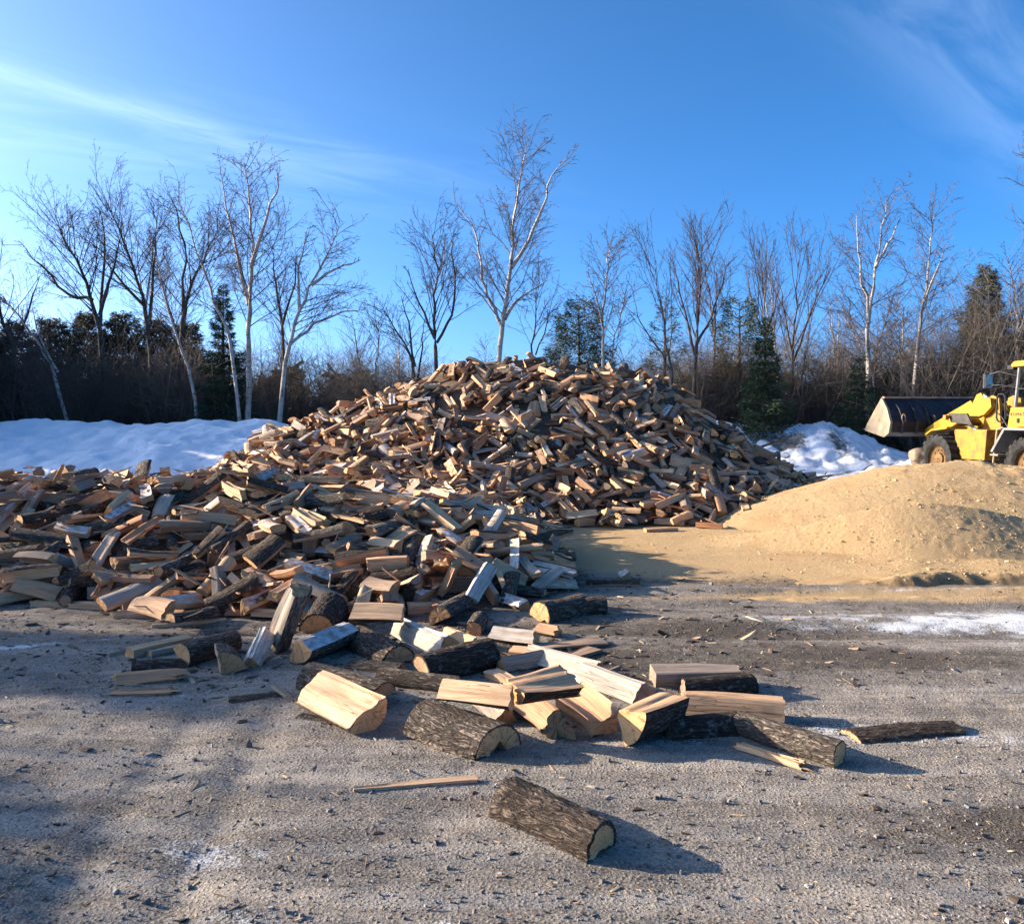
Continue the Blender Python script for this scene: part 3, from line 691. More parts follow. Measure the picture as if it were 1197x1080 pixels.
# --- evergreens: whorls of boughs, each bough a spray of small needle shoots
def needle_mat(name, a, b):
    t = NT(name); o = t.obj()
    n = t.noise(o, 5.0, 5); r = t.node('ShaderNodeNewGeometry').outputs['Random Per Island']
    c = t.mix(t.mr(n, .3, .7), a, b)
    c = t.mix(t.math('MULTIPLY', r, .5), c, tuple(x * .5 for x in a))
    return t.done(c, .75, .2)
SPRUCE = needle_mat('spruce_needles', (.034, .056, .032), (.072, .10, .052))
PINE = needle_mat('pine_needles', (.042, .062, .032), (.085, .11, .058))
HEMLOCK = needle_mat('hemlock_needles', (.050, .055, .030), (.10, .095, .052))
CEDAR = needle_mat('cedar_needles', (.075, .075, .036), (.15, .135, .07))
def shoots(P_, D_, ln, wd, rg):
    """triangular double blades at points P along directions D"""
    n = len(P_)
    D_ = D_ / (np.linalg.norm(D_, axis=1, keepdims=True) + 1e-9)
    r = rg.normal(size=(n, 3)); sdv = np.cross(D_, r); sdv /= np.linalg.norm(sdv, axis=1, keepdims=True) + 1e-9
    L_ = ln * rg.uniform(.6, 1.3, (n, 1)); W_ = wd * rg.uniform(.7, 1.3, (n, 1))
    a = P_ - sdv * W_ * .5; b = P_ + sdv * W_ * .5; c_ = P_ + D_ * L_ + sdv * W_ * .25; d = P_ + D_ * L_ - sdv * W_ * .25
    V = np.stack([a, b, c_, d], 1).reshape(-1, 3)
    return V, np.arange(n * 4).reshape(-1, 4)
def conifer(name, label, X, Y, H, Rad, seed, mat, low=.06, boughs=7, shape=1.0, dens=1.0, tuft=False, gap=0.0, cat='tree', shoot=(.115, .024), dz=.28, group=None):
    rg = np.random.default_rng(seed)
    root = empty(name, (X, Y, 0))
    tr = MB().tube([(0, 0, -.1), (rg.normal() * .05, rg.normal() * .05, H * .5), (0, 0, H * .98)], [H * .016 + .03, H * .010 + .015, .008], 7)
    Ps, Ds = [], []
    z = H * low
    while z < H * .985:
        f = (z / H - low) / (1 - low)
        rad = Rad * (1 - f) ** shape * (1 if not tuft else (.55 + .45 * math.sin(min(1, f * 1.5) * math.pi / 2))) + .05
        nb = max(3, int(boughs * (1 - f * .4)))
        a0 = rg.uniform(0, 6.28)
        for k in range(nb):
            if rg.random() < gap: continue
            a = a0 + 6.283 * k / nb + rg.normal() * .25
            Lb = rad * rg.uniform(.62, 1.18)
            if Lb < .05: continue
            s0 = .30 if tuft else .1
            dr = (-.25 + .55 * f) if not tuft else (.10 + .35 * f)
            n = int(max(14, Lb * 150 * dens * (1 + Lb * .5)))
            tt = s0 + (1 - s0) * rg.random(n) ** (.55 if tuft else .75)
            spread = Lb * (.20 if not tuft else .26) * (1.1 - tt * (.75 if not tuft else .3)) + .03
            lat = rg.normal(size=n) * spread
            zz = z + dr * tt * Lb + .18 * Lb * tt ** 2 * (1 if not tuft else .5) + rg.normal(size=n) * (.05 + .04 * Lb) * (1.0 if not tuft else 1.5)
            dx, dy = math.cos(a), math.sin(a)
            x = dx * tt * Lb - dy * lat; y = dy * tt * Lb + dx * lat
            Ps.append(np.stack([x, y, zz], 1))
            Ds.append(np.stack([dx + rg.normal(size=n) * .7 - dy * lat / (Lb + .01) * 1.5, dy + rg.normal(size=n) * .7 + dx * lat / (Lb + .01) * 1.5, rg.normal(size=n) * .45 + (.1 if tuft else -.2)], 1))
            if Lb > .35: tr.tube([(0, 0, z), (dx * Lb * .5, dy * Lb * .5, z + dr * .5 * Lb + .04 * Lb), (dx * Lb * .9, dy * Lb * .9, z + dr * .9 * Lb + .15 * Lb)], [.018 + .008 * Lb, .012, .004], 3, cap=False)
        z += dz * rg.uniform(.8, 1.25) * (1 - .45 * f)
    V, F = shoots(np.concatenate(Ps), np.concatenate(Ds), shoot[0], shoot[1], rg)
    tr.build('trunk', GREYB, root, smooth=True)
    link(bpy.data.objects.new('crown', mesh_np('crown', V, F, [mat])), root)
    tag(root, label, cat, group)
    return root
def con(name, label, px, top, Y, Rpx, seed, mat, **kw):
    return conifer(name, label, col(px, Y), Y, hgt(top, Y), Rpx / F_PX * Y, seed, mat, **kw)
con('spruce_tree', 'tall narrow dark spruce beside the straight left birch', 264, 330, 27.6, 42, 41, SPRUCE, dens=1.7, shape=.95, boughs=8, dz=.36)
con('pine_tree', 'bushy dark pine just right of the heap peak', 676, 352, 30, 50, 42, PINE, tuft=True, low=.30, dens=1.3, shape=.5, boughs=7, dz=.42)
con('pine_tree', 'thin open pine with sky showing through its boughs', 776, 343, 31, 36, 43, PINE, tuft=True, low=.36, dens=.8, shape=.8, boughs=5, dz=.5)
con('pine_tree', 'round topped pine left behind the dark spruce', 862, 348, 30.5, 40, 44, PINE, tuft=True, low=.42, dens=1.2, shape=.5, boughs=6, dz=.42)
con('spruce_tree', 'dark cone shaped spruce right of the heap, at the snow edge', 893, 372, 26.5, 42, 45, SPRUCE, dens=1.7, shape=.95, boughs=8, dz=.36)
con('spruce_tree', 'low dark spruce behind the tallest right birch', 1003, 415, 27.0, 34, 46, SPRUCE, dens=1.5, shape=.85, boughs=7, dz=.36)
con('spruce_tree', 'small dark spruce low beside the black bucket', 1040, 428, 29, 30, 47, SPRUCE, dens=1.3, shape=.7)
con('hemlock_tree', 'tall dark hemlock behind the loader cab', 1146, 310, 30, 60, 48, HEMLOCK, dens=1.3, shape=.75, boughs=8)
con('hemlock_tree', 'shaggy hemlock at the right picture edge', 1206, 335, 29, 60, 49, HEMLOCK, dens=1.2, shape=.8, boughs=7)
con('spruce_tree', 'dark spruce low in the gap right of the straight birches', 1098, 425, 31, 36, 50, SPRUCE, dens=1.1, shape=.7)
_ev = [(-25, 385, 33, 52, 'round dark evergreen cut by the left picture edge'), (22, 378, 33.5, 46, 'dark bushy evergreen behind the leaning far left birch'), (62, 372, 34, 44, 'dark evergreen between the far left birch and the many stemmed tree'),
       (104, 368, 34, 46, 'bushy evergreen right behind the many stemmed tree'), (146, 366, 34.5, 44, 'evergreen with a flat dark top behind the twin stemmed tree'), (186, 372, 34, 42, 'dark evergreen behind the slim leaning birch'),
       (222, 376, 34.5, 40, 'dark evergreen at the left shoulder of the narrow spruce'), (312, 440, 33, 34, 'low dark evergreen at the right shoulder of the narrow spruce')]
for i, (px, top, Y, rp, lab) in enumerate(_ev):
    con('cedar_tree', lab, px, top, Y, rp, 60 + i, CEDAR, dens=1.1, shape=.5, boughs=9, low=.04, group='evergreens along the left edge of the yard', shoot=(.13, .032), dz=.30)
# the same wood goes on left of the picture; it keeps the snow bank and the left front in the shade
_off = [(-15.2, 6.0, 4.3), (-16.0, 8.4, 4.9), (-15.0, 4.8, 4.0), (-18.2, 23.6, 5.4), (-17.4, 21.6, 4.7), (-17.0, 25.2, 5.2), (-19.8, 27.6, 6.0), (-20.8, 26.2, 6.0), (-21.6, 24.6, 5.4), (-18.6, 25.0, 5.0), (-18.0, 26.8, 5.6), (-20.0, 22.8, 4.6), (-20.4, 29.4, 6.4), (-19.2, 30.6, 6.2),
        (-24.5, 28.5, 6.6), (-26.5, 30.0, 7.4), (-23.5, 31.5, 7.0), (-29, 31, 8.6), (-28, 33.0, 8.5), (-32, 30, 8), (-22.6, 30, 6.4)]
for i, (x, y, h) in enumerate(_off):
    conifer('cedar_tree', 'dark evergreen standing left of the view, along the yard edge', x, y, h, max(1.0, h * .24), 90 + i, CEDAR, dens=.9, shape=.45, boughs=7, low=.04, group='evergreens left of the view', shoot=(.24, .08), dz=.4)

# --- undergrowth and the far wood: nobody could count it
def stems(name, x0, x1, y0, y1, n, hfun, seed, r=.012, lean=.30, mat=BRUSH, sub=7):
    rg = np.random.default_rng(seed)
    x = rg.uniform(x0, x1, n); y = rg.uniform(y0, y1, n); h = hfun(x, y) * rg.uniform(.45, 1.05, n)
    d = np.stack([rg.normal(size=n) * lean, rg.normal(size=n) * lean, np.ones(n)], 1)
    P0 = np.stack([x, y, np.full(n, -.05)], 1); P1 = P0 + d * h[:, None]
    segs = [(P0, P1, np.full(n, r) * (.6 + h / 4), np.full(n, .0035))]
    for k in range(sub):
        t = rg.uniform(.2, .95, n)[:, None]
        A = P0 + (P1 - P0) * t
        e = rg.normal(size=(n, 3)) * np.array([1, 1, .5]) + np.array([0, 0, .7]); e /= np.linalg.norm(e, axis=1, keepdims=True)
        ll = (h * rg.uniform(.15, .42, n))[:, None]
        Bq = A + e * ll
        segs.append((A, Bq, np.full(n, r * .42), np.full(n, .003)))
        for q in range(2):
            t2 = rg.uniform(.3, .95, n)[:, None]; A2 = A + (Bq - A) * t2
            e2 = e + rg.normal(size=(n, 3)) * .6; e2 /= np.linalg.norm(e2, axis=1, keepdims=True)
            segs.append((A2, A2 + e2 * ll * .5, np.full(n, r * .28), np.full(n, .0025)))
    Vs, Fs, b = [], [], 0
    for A, Bq, ra, rb in segs:
        D_ = Bq - A; D_ /= np.linalg.norm(D_, axis=1, keepdims=True) + 1e-9
        u = np.cross(D_, np.array([.3, .9, .2])); u /= np.linalg.norm(u, axis=1, keepdims=True) + 1e-9
        w = np.cross(D_, u)
        m = len(A)
        for P_, rr in ((A, ra), (Bq, rb)):
            for k in range(3):
                c_, s_ = RINGS[3][k]
                Vs.append(P_ + (u * c_ + w * s_) * rr[:, None])
        i = np.arange(m)
        for k in range(3):
            k2 = (k + 1) % 3
            Fs.append(np.stack([b + k * m + i, b + k2 * m + i, b + (3 + k2) * m + i, b + (3 + k) * m + i], 1))
        b += 6 * m
    o = link(bpy.data.objects.new(name, mesh_np(name, np.concatenate(Vs), np.concatenate(Fs), [mat])))
    return tag(o, kind='stuff')
hl = lambda x, y: np.interp(x / y * F_PX + W_PX / 2, [-300, 0, 60, 140, 230, 300, 350, 420, 470, 560, 640, 720, 800, 860, 960, 1060, 1130, 1200, 1500],
                                                     [4.6, 4.4, 4.2, 3.8, 4.0, 3.9, 4.0, 3.9, 3.5, 3.2, 3.2, 3.6, 4.2, 4.4, 4.4, 4.6, 5.4, 6.0, 6])
stems('undergrowth', -22, -3, 27.5, 33, 2300, hl, 1)
stems('undergrowth', -6, 8, 29, 36, 1700, hl, 2)
stems('undergrowth', 6, 15, 28.5, 35, 1500, hl, 3, r=.014)
stems('undergrowth', 12.5, 20, 26.5, 31, 1100, hl, 4, lean=.4)
stems('undergrowth', -17.5, -14.2, 3.2, 9.6, 300, lambda x, y: 5.0 + 0 * y, 11, r=.017)
stems('undergrowth', -17.5, -14.6, 9.6, 18, 60, lambda x, y: 4.8 + 0 * y, 12, r=.017)
# far wood closing the horizon: a deep strip of mixed evergreens and bare stems
def far_wood(seed, n, x0, x1, y0, y1, hmin, hmax):
    rg = np.random.default_rng(seed); Ps, Ds = [], []
    for i in range(n):
        x, y, h = rg.uniform(x0, x1), rg.uniform(y0, y1), rg.uniform(hmin, hmax)
        m = int(230 * h / 4)
        t = rg.random(m) ** .8; rad = h * .30 * (1 - t) ** .6
        a = rg.uniform(0, 6.28, m); q = np.sqrt(rg.random(m)) * rad
        Ps.append(np.stack([x + np.cos(a) * q, y + np.sin(a) * q, t * h], 1)); Ds.append(np.stack([np.cos(a), np.sin(a), rg.normal(size=m) * .5], 1))
    V, F = shoots(np.concatenate(Ps), np.concatenate(Ds), .8, .28, rg)
    return tag(link(bpy.data.objects.new('far_wood', mesh_np('far_wood', V, F, [CEDAR]))), kind='stuff')
far_wood(5, 170, -75, 90, 52, 78, 3.2, 5.6)
stems('far_wood', -60, 75, 40, 58, 2600, lambda x, y: 4.2 + 0 * x, 9, r=.02, sub=5)
# ------------------------------------------------------------------ firewood shapes
# a section is a list of runs: ('l', p0, p1) a split line, ('a', radius, a0, a1) an arc of bark about the pith 0,0
def sec_round(r): return [('a', r, 0.0, 180.0), ('a', r, 180.0, 360.0)]
def sec_half(r, d=0.0):
    a = math.degrees(math.asin(d / r)) if d else 0.0
    p = lambda t: (r * math.cos(R(t)), r * math.sin(R(t)))
    return [('a', r, a, 180.0 - a), ('l', p(180.0 - a), p(a))]
def sec_wedge(r, th, cut=0.0):
    a0, a1 = 90 - th / 2, 90 + th / 2
    p = lambda t, q: (q * math.cos(R(t)), q * math.sin(R(t)))
    if cut <= 0: return [('a', r, a0, a1), ('l', p(a1, r), (0, 0)), ('l', (0, 0), p(a0, r))]
    return [('a', r, a0, a1), ('l', p(a1, r), p(a1, cut)), ('l', p(a1, cut), p(a0, cut)), ('l', p(a0, cut), p(a0, r))]
def sec_poly(*p): return [('l', p[i], p[(i + 1) % len(p)]) for i in range(len(p))]
def sec_slab(w, h, rg):
    j = lambda: 1 + rg.uniform(-.18, .18)
    return sec_poly((w / 2 * j(), h / 2 * j()), (-w / 2 * j(), h / 2 * j()), (-w / 2 * j(), -h / 2 * j()), (w / 2 * j(), -h / 2 * j()))
def sec_outer(r, d, th):
    """flat outer slice of a thick log: bark arc on top, split face d below the rim"""
    a0, a1 = 90 - th / 2, 90 + th / 2
    p = lambda t, q: (q * math.cos(R(t)), q * math.sin(R(t)))
    y = r - d
    x = r * math.cos(R(a0))
    return [('a', r, a0, a1), ('l', p(a1, r), (-x * 0.9, y)), ('l', (-x * 0.9, y), (x * 0.85, y * 0.97)), ('l', (x * 0.85, y * 0.97), p(a0, r))]
def sec_gutter(r, ri):
    """half of a hollow log: bark outside, hollow inside"""
    n = 7
    inner = [(ri * math.cos(R(8 + 164 * k / n)), ri * (0.92 + 0.16 * ((k * 7) % 3 - 1) * .5) * math.sin(R(8 + 164 * k / n)) - 0.1 * ri) for k in range(n, -1, -1)]
    inner = inner
    pts = [(-r, 0.0)] + inner + [(r, 0.0)]
    return [('a', r, 0.0, 180.0)] + [('l', pts[i], pts[i + 1]) for i in range(len(pts) - 1)]

def piece(segs, L, seed, step=0.03, nl=6, rough=0.006, bend=0.0, taper=0.0, shell=0.0, cut=0.10, splinter=0.0, twist=0.0, bnoise=1.0):
    """returns (wood, bark): each (verts, quads/tris list, material index list, loop uv list, sharp edge set)"""
    rg = random.Random(seed)
    pts, fl, cor = [], [], []
    for s in segs:
        if s[0] == 'l':
            p0, p1 = Vector(s[1]), Vector(s[2]); ln = (p1 - p0).length
            k = max(1, int(round(ln / step)))
            nrm = Vector((p1 - p0).yx); nrm = Vector((nrm[0], -nrm[1])); nrm.normalize()
            for i in range(k):
                t = i / k
                q = p0.lerp(p1, t)
                if 0 < i: q = q + nrm * (rg.gauss(0, 1) * rough * 1.1 if step > .03 else rough * (2.0 * mnoise.noise(Vector((i * step * 13.0, seed * 3.3, len(pts) * .001))) + .5 * mnoise.noise(Vector((i * step * 45.0, seed * 1.3, 5.0)))))
                pts.append(q); fl.append(False); cor.append(i == 0)
        else:
            k = max(2, int(round(s[1] * R(s[3] - s[2]) / step)))
            for i in range(k):
                t = R(s[2] + (s[3] - s[2]) * i / k)
                rr = s[1] * (1 + 0.05 * mnoise.noise(Vector((math.cos(t) * 1.5 + seed * 3.1, math.sin(t) * 1.5, seed * .7))))
                pts.append(Vector((rr * math.cos(t), rr * math.sin(t)))); fl.append(True); cor.append(i == 0 and (s[3] - s[2]) < 179)
    n = len(pts)
    per = [0.0]
    for i in range(n): per.append(per[-1] + (pts[(i + 1) % n] - pts[i]).length)
    cx = sum(p[0] for p in pts) / n; cy = sum(p[1] for p in pts) / n
    tA, tB = rg.uniform(-cut, cut), rg.uniform(-cut, cut)
    tC, tD = rg.uniform(-cut, cut), rg.uniform(-cut, cut)
    bz, by = rg.uniform(-1, 1) * bend, rg.uniform(-1, 1) * bend
    so = Vector((seed * 5.13, seed * 2.7, seed * 1.9))
    W, nor = [], []
    for i in range(n):
        d = pts[(i + 1) % n] - pts[(i - 1) % n]
        q = Vector((d[1], -d[0]))
        nor.append(q.normalized() if q.length > 1e-9 else Vector((1, 0)))
    rings, bout = [], []
    for j in range(nl + 1):
        t = j / nl; x = (t - .5) * L
        k = 1 + taper * (t - .5)
        w = 4 * t * (1 - t) - 0.6
        a = twist * (t - .5); ca, sa = math.cos(a), math.sin(a)
        ring, ro = [], []
        for i, p in enumerate(pts):
            f = mnoise.noise(Vector((x * 2.2, per[i] * 15.0, 0)) + so) * 0.40 + mnoise.noise(Vector((x * 7, per[i] * 40.0, 3)) + so) * 0.22
            g = mnoise.noise(Vector((x * 3.1, p[0] * 6, p[1] * 6)) + so)
            amp = rough * (0.7 if fl[i] else 1.0)
            dd = f * amp + g * rough * 1.2
            e = 0.0
            if j in (0, nl):
                e = (tA if j else tB) * (p[0] - cx) + (tC if j else tD) * (p[1] - cy)
                if splinter and j == nl: e += splinter * (1.6 * mnoise.noise(Vector((p[0] * 28, p[1] * 28, seed * .7))) + .5 * mnoise.noise(Vector((p[0] * 90, p[1] * 90, seed * .3))))
            def place(off):
                q = p * k + nor[i] * off
                y_, z_ = q[0] * ca - q[1] * sa, q[0] * sa + q[1] * ca
                return (x + e, y_ + by * w, z_ + bz * w)
            ring.append(place(dd))
            bb = mnoise.noise(Vector((x * 14, per[i] * 70, 7)) + so) * 0.5 + mnoise.noise(Vector((x * 34, per[i] * 110, 9)) + so) * 0.35
            ro.append(place(dd + shell * (0.85 + bnoise * bb)))
        rings.append(ring); bout.append(ro)
    V = [p for r_ in rings for p in r_]
    F, M, U, SH = [], [], [], set()
    for j in range(nl):
        u0, u1 = L * j / nl, L * (j + 1) / nl
        for i in range(n):
            i2 = (i + 1) % n
            a, b, c, d = j * n + i, (j + 1) * n + i, (j + 1) * n + i2, j * n + i2
            F.append((a, d, c, b)); M.append(2 if (fl[i] and not shell) else 0)
            U += [(u0, per[i]), (u0, per[i + 1]), (u1, per[i + 1]), (u1, per[i])]
            if cor[i]: SH.add((a, b))
            if j == 0: SH.add((min(a, d), max(a, d)))
            if j == nl - 1: SH.add((min(b, c), max(b, c)))
    for j, flip in ((0, True), (nl, False)):
        ring = rings[j]; mid = Vector((sum(p[0] for p in ring) / n, sum(p[1] for p in ring) / n, sum(p[2] for p in ring) / n))
        prev, pk = [j * n + i for i in range(n)], 1.0
        for k in ((.8, .5) if step < .02 else ()):
            cur = []
            for i in range(n):
                q = mid.lerp(Vector(ring[i]), k); q.x += .0045 * mnoise.noise(Vector((q.y * 38, q.z * 38, j + seed))) + .6 * splinter * mnoise.noise(Vector((q.y * 30, q.z * 30, 2 + seed)))
                cur.append(len(V)); V.append(tuple(q))
            for i in range(n):
                i2 = (i + 1) % n
                f = (prev[i], prev[i2], cur[i2], cur[i]); uvs = []
                for kk, ii in ((pk, i), (pk, i2), (k, i2), (k, i)): uvs.append((cx + (pts[ii][0] - cx) * kk, cy + (pts[ii][1] - cy) * kk))
                if flip: f = f[::-1]; uvs = uvs[::-1]
                F.append(f); M.append(1); U += uvs
            prev, pk = cur, k
        c = len(V); V.append(tuple(mid))
        for i in range(n):
            i2 = (i + 1) % n
            tri = (c, prev[i], prev[i2])
            uvs = [(cx, cy)] + [(cx + (pts[ii][0] - cx) * pk, cy + (pts[ii][1] - cy) * pk) for ii in (i, i2)]
            if flip: tri = (tri[0], tri[2], tri[1]); uvs = [uvs[0], uvs[2], uvs[1]]
            F.append(tri); M.append(1); U += uvs
    wood = (V, F, M, U, SH)
    bark = None
    if shell and any(fl):
        # runs of bark edges
        runs = []
        if all(fl): runs = [list(range(n)) + [0]]
        else:
            st = next(i for i in range(n) if fl[i] and not fl[i - 1])
            cur, i = [st], st
            for _ in range(n):
                if fl[i]: cur.append((i + 1) % n)
                elif len(cur) > 1: runs.append(cur); cur = []
                i = (i + 1) % n
                if fl[i] and not cur: cur = [i]
            if len(cur) > 1 and not runs: runs.append(cur)
        V, F, U, SH = [], [], [], set()
        for run in runs[:1]:
            m = len(run); b0 = len(V); closed = run[0] == run[-1]
            for j in range(nl + 1):
                ed = 0.004 if j in (0, nl) else 0.0
                for q, i in enumerate(run):
                    V.append(bout[j][i])
                for q, i in enumerate(run):
                    p = Vector(rings[j][i]); o = Vector(bout[j][i]); V.append(tuple(p - (o - p).normalized() * 0.004))
            vv = [0.0]
            for q in range(m - 1): vv.append(vv[-1] + (pts[run[q + 1]] - pts[run[q]]).length)
            w2 = 2 * m
            for j in range(nl):
                u0, u1 = L * j / nl, L * (j + 1) / nl
                for q in range(m - 1):
                    a, b, c, d = b0 + j * w2 + q, b0 + (j + 1) * w2 + q, b0 + (j + 1) * w2 + q + 1, b0 + j * w2 + q + 1
                    F.append((a, d, c, b)); U += [(u0, vv[q]), (u0, vv[q + 1]), (u1, vv[q + 1]), (u1, vv[q])]
                if not closed:
                    for q, fl_ in ((0, False), (m - 1, True)):
                        a, b, c, d = b0 + j * w2 + q, b0 + (j + 1) * w2 + q, b0 + (j + 1) * w2 + m + q, b0 + j * w2 + m + q
                        F.append((a, d, c, b) if fl_ else (a, b, c, d)); U += [(u0, vv[q])] * 4
                        SH.add((a, b))
            for j, flip in ((0, True), (nl, False)):
                for q in range(m - 1):
                    a, b, c, d = b0 + j * w2 + q, b0 + j * w2 + q + 1, b0 + j * w2 + m + q + 1, b0 + j * w2 + m + q
                    F.append((a, d, c, b) if flip else (a, b, c, d)); U += [(L * j / nl, vv[q]), (L * j / nl, vv[q + 1])] * 2
                    SH.add((a, b))
        bark = (V, F, [0] * len(F), U, SH)
    return wood, bark

def to_mesh(name, data, mats):
    V, F, M, U, SH = data
    me = bpy.data.meshes.new(name)
    me.from_pydata(V, [], F)
    for m in mats: me.materials.append(m)
    me.polygons.foreach_set('material_index', M)
    me.polygons.foreach_set('use_smooth', [True] * len(F))
    ul = me.uv_layers.new(name='UVMap'); ul.data.foreach_set('uv', np.array(U, np.float32).ravel())
    at_ = me.attributes.new('sharp_edge', 'BOOLEAN', 'EDGE')
    sh = {(min(a, b), max(a, b)) for a, b in SH}
    at_.data.foreach_set('value', [tuple(sorted(e.vertices)) in sh for e in me.edges])
    me.update()
    return me

# ------------------------------------------------------------------ the kinds that fill the heap
PROTO = []          # (name, section, length, seed, extra)
_rg = random.Random(11)
for k in range(30):
    L = _rg.uniform(0.40, 0.54)
    if k < 6: PROTO.append(('split_log', sec_wedge(_rg.uniform(.10, .145), _rg.uniform(50, 92), 0 if k % 3 else .03), L, k))
    elif k < 11:
        a, b = _rg.uniform(.05, .07), _rg.uniform(.045, .07)
        PROTO.append(('split_wedge', sec_poly((a, -b * .6), (a * .2, b), (-a * .5, b * .8), (-a, -b * .7)), L, k))
    elif k < 14: PROTO.append(('half_log', sec_half(_rg.uniform(.065, .085), .012), L, k))
    elif k < 20: PROTO.append(('split_billet', sec_slab(_rg.uniform(.08, .13), _rg.uniform(.055, .08), _rg), L, k))
    elif k < 24: PROTO.append(('split_slab', sec_slab(_rg.uniform(.09, .14), _rg.uniform(.026, .04), _rg), L, k))
    elif k < 26: PROTO.append(('round_log', sec_round(_rg.uniform(.038, .06)), L, k))
    else: PROTO.append(('outer_slab', sec_outer(_rg.uniform(.13, .165), _rg.uniform(.05, .072), _rg.uniform(58, 80)), L, k))
def proto_low(k):
    nm, sec, L, sd_ = PROTO[k]
    return piece(sec, L, sd_, step=0.05, nl=3, rough=.009, bend=.012, cut=.14, taper=((k * 37) % 11 - 5) * .055, twist=((k * 23) % 9 - 4) * .05)[0]
def proto_high(k):
    nm, sec, L, sd_ = PROTO[k]
    return piece(sec, L, sd_, step=0.014, nl=12, rough=.009, bend=.012, cut=.14, shell=.007, splinter=.012, taper=((k * 37) % 11 - 5) * .055, twist=((k * 23) % 9 - 4) * .05)

# ------------------------------------------------------------------ the loose logs in front, one by one
# name, section, (ax, ay), (bx, by): photograph places of the ends' middles at centre height zc; roll; tint; label; extra
HERO = []
def hero(name, sec, a, b, zc, roll, tint, label, L=None, zb=None, **kw):
    HERO.append((name, sec, at(*a, zc), at(*b, zc if zb is None else zb), roll, tint, label, L, kw))
# nearest ones
hero('bark_log', sec_half(.088, -.028), (590, 931), (702, 982), .07, 4, (.25, .30, .12), 'thick dark barked log lying alone nearest the camera on the bare ground', rough=.011, bend=.01, shell=.016)
hero('wood_stick', sec_slab(.034, .026, random.Random(5)), (411, 924), (559, 912), .016, 6, (.06, .2, .2), 'thin pale split stick lying alone on the gravel left of the nearest log')
hero('half_log', sec_half(.125, .005), (363, 806), (432, 838), .10, 212, (.04, .3, .1), 'bright sunlit half log with flat golden face up, left front of the loose logs', rough=.009)
hero('hollow_log', sec_gutter(.150, .062), (502, 838), (580, 862), .12, -6, (.82, .75, .12), 'big weathered hollow log with a C shaped sawn end, bark upward', rough=.009, bend=.006, shell=.010, L=.5)
hero('split_log', sec_wedge(.13, 62, .02), (515, 806), (598, 816), .215, 168, (.03, .2, .1), 'bright pale wedge resting on top of the hollow log')
hero('half_log', sec_half(.105, .01), (610, 808), (664, 798), .225, 190, (.25, .2, .28), 'short half moon log perched between the hollow log and the long grey rail', L=.34, rough=.012, splinter=.03)
hero('split_log', sec_wedge(.15, 78, .03), (617, 763), (700, 786), .12, 175, (.95, .5, .6), 'long grey white split rail sloping behind the half moon log', rough=.006)
hero('split_log', sec_wedge(.155, 84, .03), (680, 786), (757, 813), .14, 182, (.97, .55, .85), 'stout silvery split log with a dark end, next in line after the long grey rail', rough=.007)
hero('split_log', sec_wedge(.14, 75), (604, 812), (655, 848), .10, 170, (.62, .3, .55), 'brown split log with a rough torn end, right of the hollow log', rough=.010, splinter=.05)
hero('split_log', sec_poly((.10, .06), (.0, .015), (-.10, .055), (-.075, -.06), (.08, -.065)), (660, 812), (706, 848), .085, 8, (.42, .3, .3), 'split log with a scooped trough face, left of the pale wedge block', L=.46, rough=.007)
hero('split_log', sec_wedge(.20, 72, .04), (742, 852), (786, 832), .10, 122, (.30, .3, .2), 'chunky pale wedge block standing on its corner in the row of loose logs', L=.36, rough=.010)
hero('split_billet', sec_slab(.13, .11, random.Random(3)), (762, 792), (864, 790), .075, 12, (.80, .4, .9), 'grey split billet with a dark right end, back right of the loose logs', rough=.006)
hero('split_billet', sec_poly((.075, .055), (-.06, .07), (-.085, -.05), (.07, -.055)), (799, 822), (917, 830), .08, -4, (.22, .3, .15), 'pale tan rectangular billet lying above the round barked log', rough=.006, cut=.05)
hero('round_log', sec_round(.062), (864, 846), (984, 884), .066, 0, (.3, .85, .05), 'round barked log with a clean pale sawn end, right end of the loose logs', rough=.006, bend=.008, shell=.007)
hero('splintered_slab', sec_slab(.075, .032, random.Random(8)), (864, 872), (944, 898), .03, -12, (.10, .2, .2), 'splintered pale slab tucked against the round barked log', rough=.010, splinter=.10)
hero('bark_slab', sec_outer(.17, .04, 62), (990, 859), (1120, 851), .03, 0, (.55, .05, .6), 'long flat dark brown bark slab at the far right of the loose logs', rough=.006, shell=.008)
hero('half_log', sec_half(.11, -.01), (492, 781), (574, 764), .10, 28, (.5, .06, .7), 'nearly black barked log lying crosswise behind the hollow log', rough=.009, shell=.012)
hero('half_log', sec_half(.118, .0), (418, 742), (467, 768), .16, 10, (.35, .42, .22), 'brown barked half log with golden end, leaning on the frosted split log', rough=.008, shell=.012)
hero('split_log', sec_wedge(.17, 86, .03), (352, 764), (408, 742), .10, 150, (.9, .95, .4), 'white frosted split log with an orange end, left of the brown barked half log', rough=.008)
hero('split_log', sec_wedge(.165, 80, .03), (468, 732), (527, 757), .14, 196, (.93, .97, .45), 'frosted split log with snowy flat top, right of the brown barked half log', rough=.008)
hero('half_log', sec_half(.105, .0), (360, 788), (450, 812), .10, 20, (.85, .7, .5), 'grey brown log half hidden behind the bright sunlit half log', rough=.010, shell=.006)
hero('round_log', sec_round(.055), (442, 790), (536, 802), .07, 0, (.3, .8, .3), 'pale smooth round log between the bright half log and the hollow log', rough=.004)
hero('split_billet', sec_slab(.10, .07, random.Random(31)), (573, 789), (604, 803), .14, 8, (.16, .2, .2), 'small pale block end showing behind the bright wedge', L=.30)
hero('split_slab', sec_slab(.15, .03, random.Random(12)), (632, 757), (705, 750), .02, 2, (.75, .5, .8), 'flat grey plank lying on dark ground behind the long grey rail')
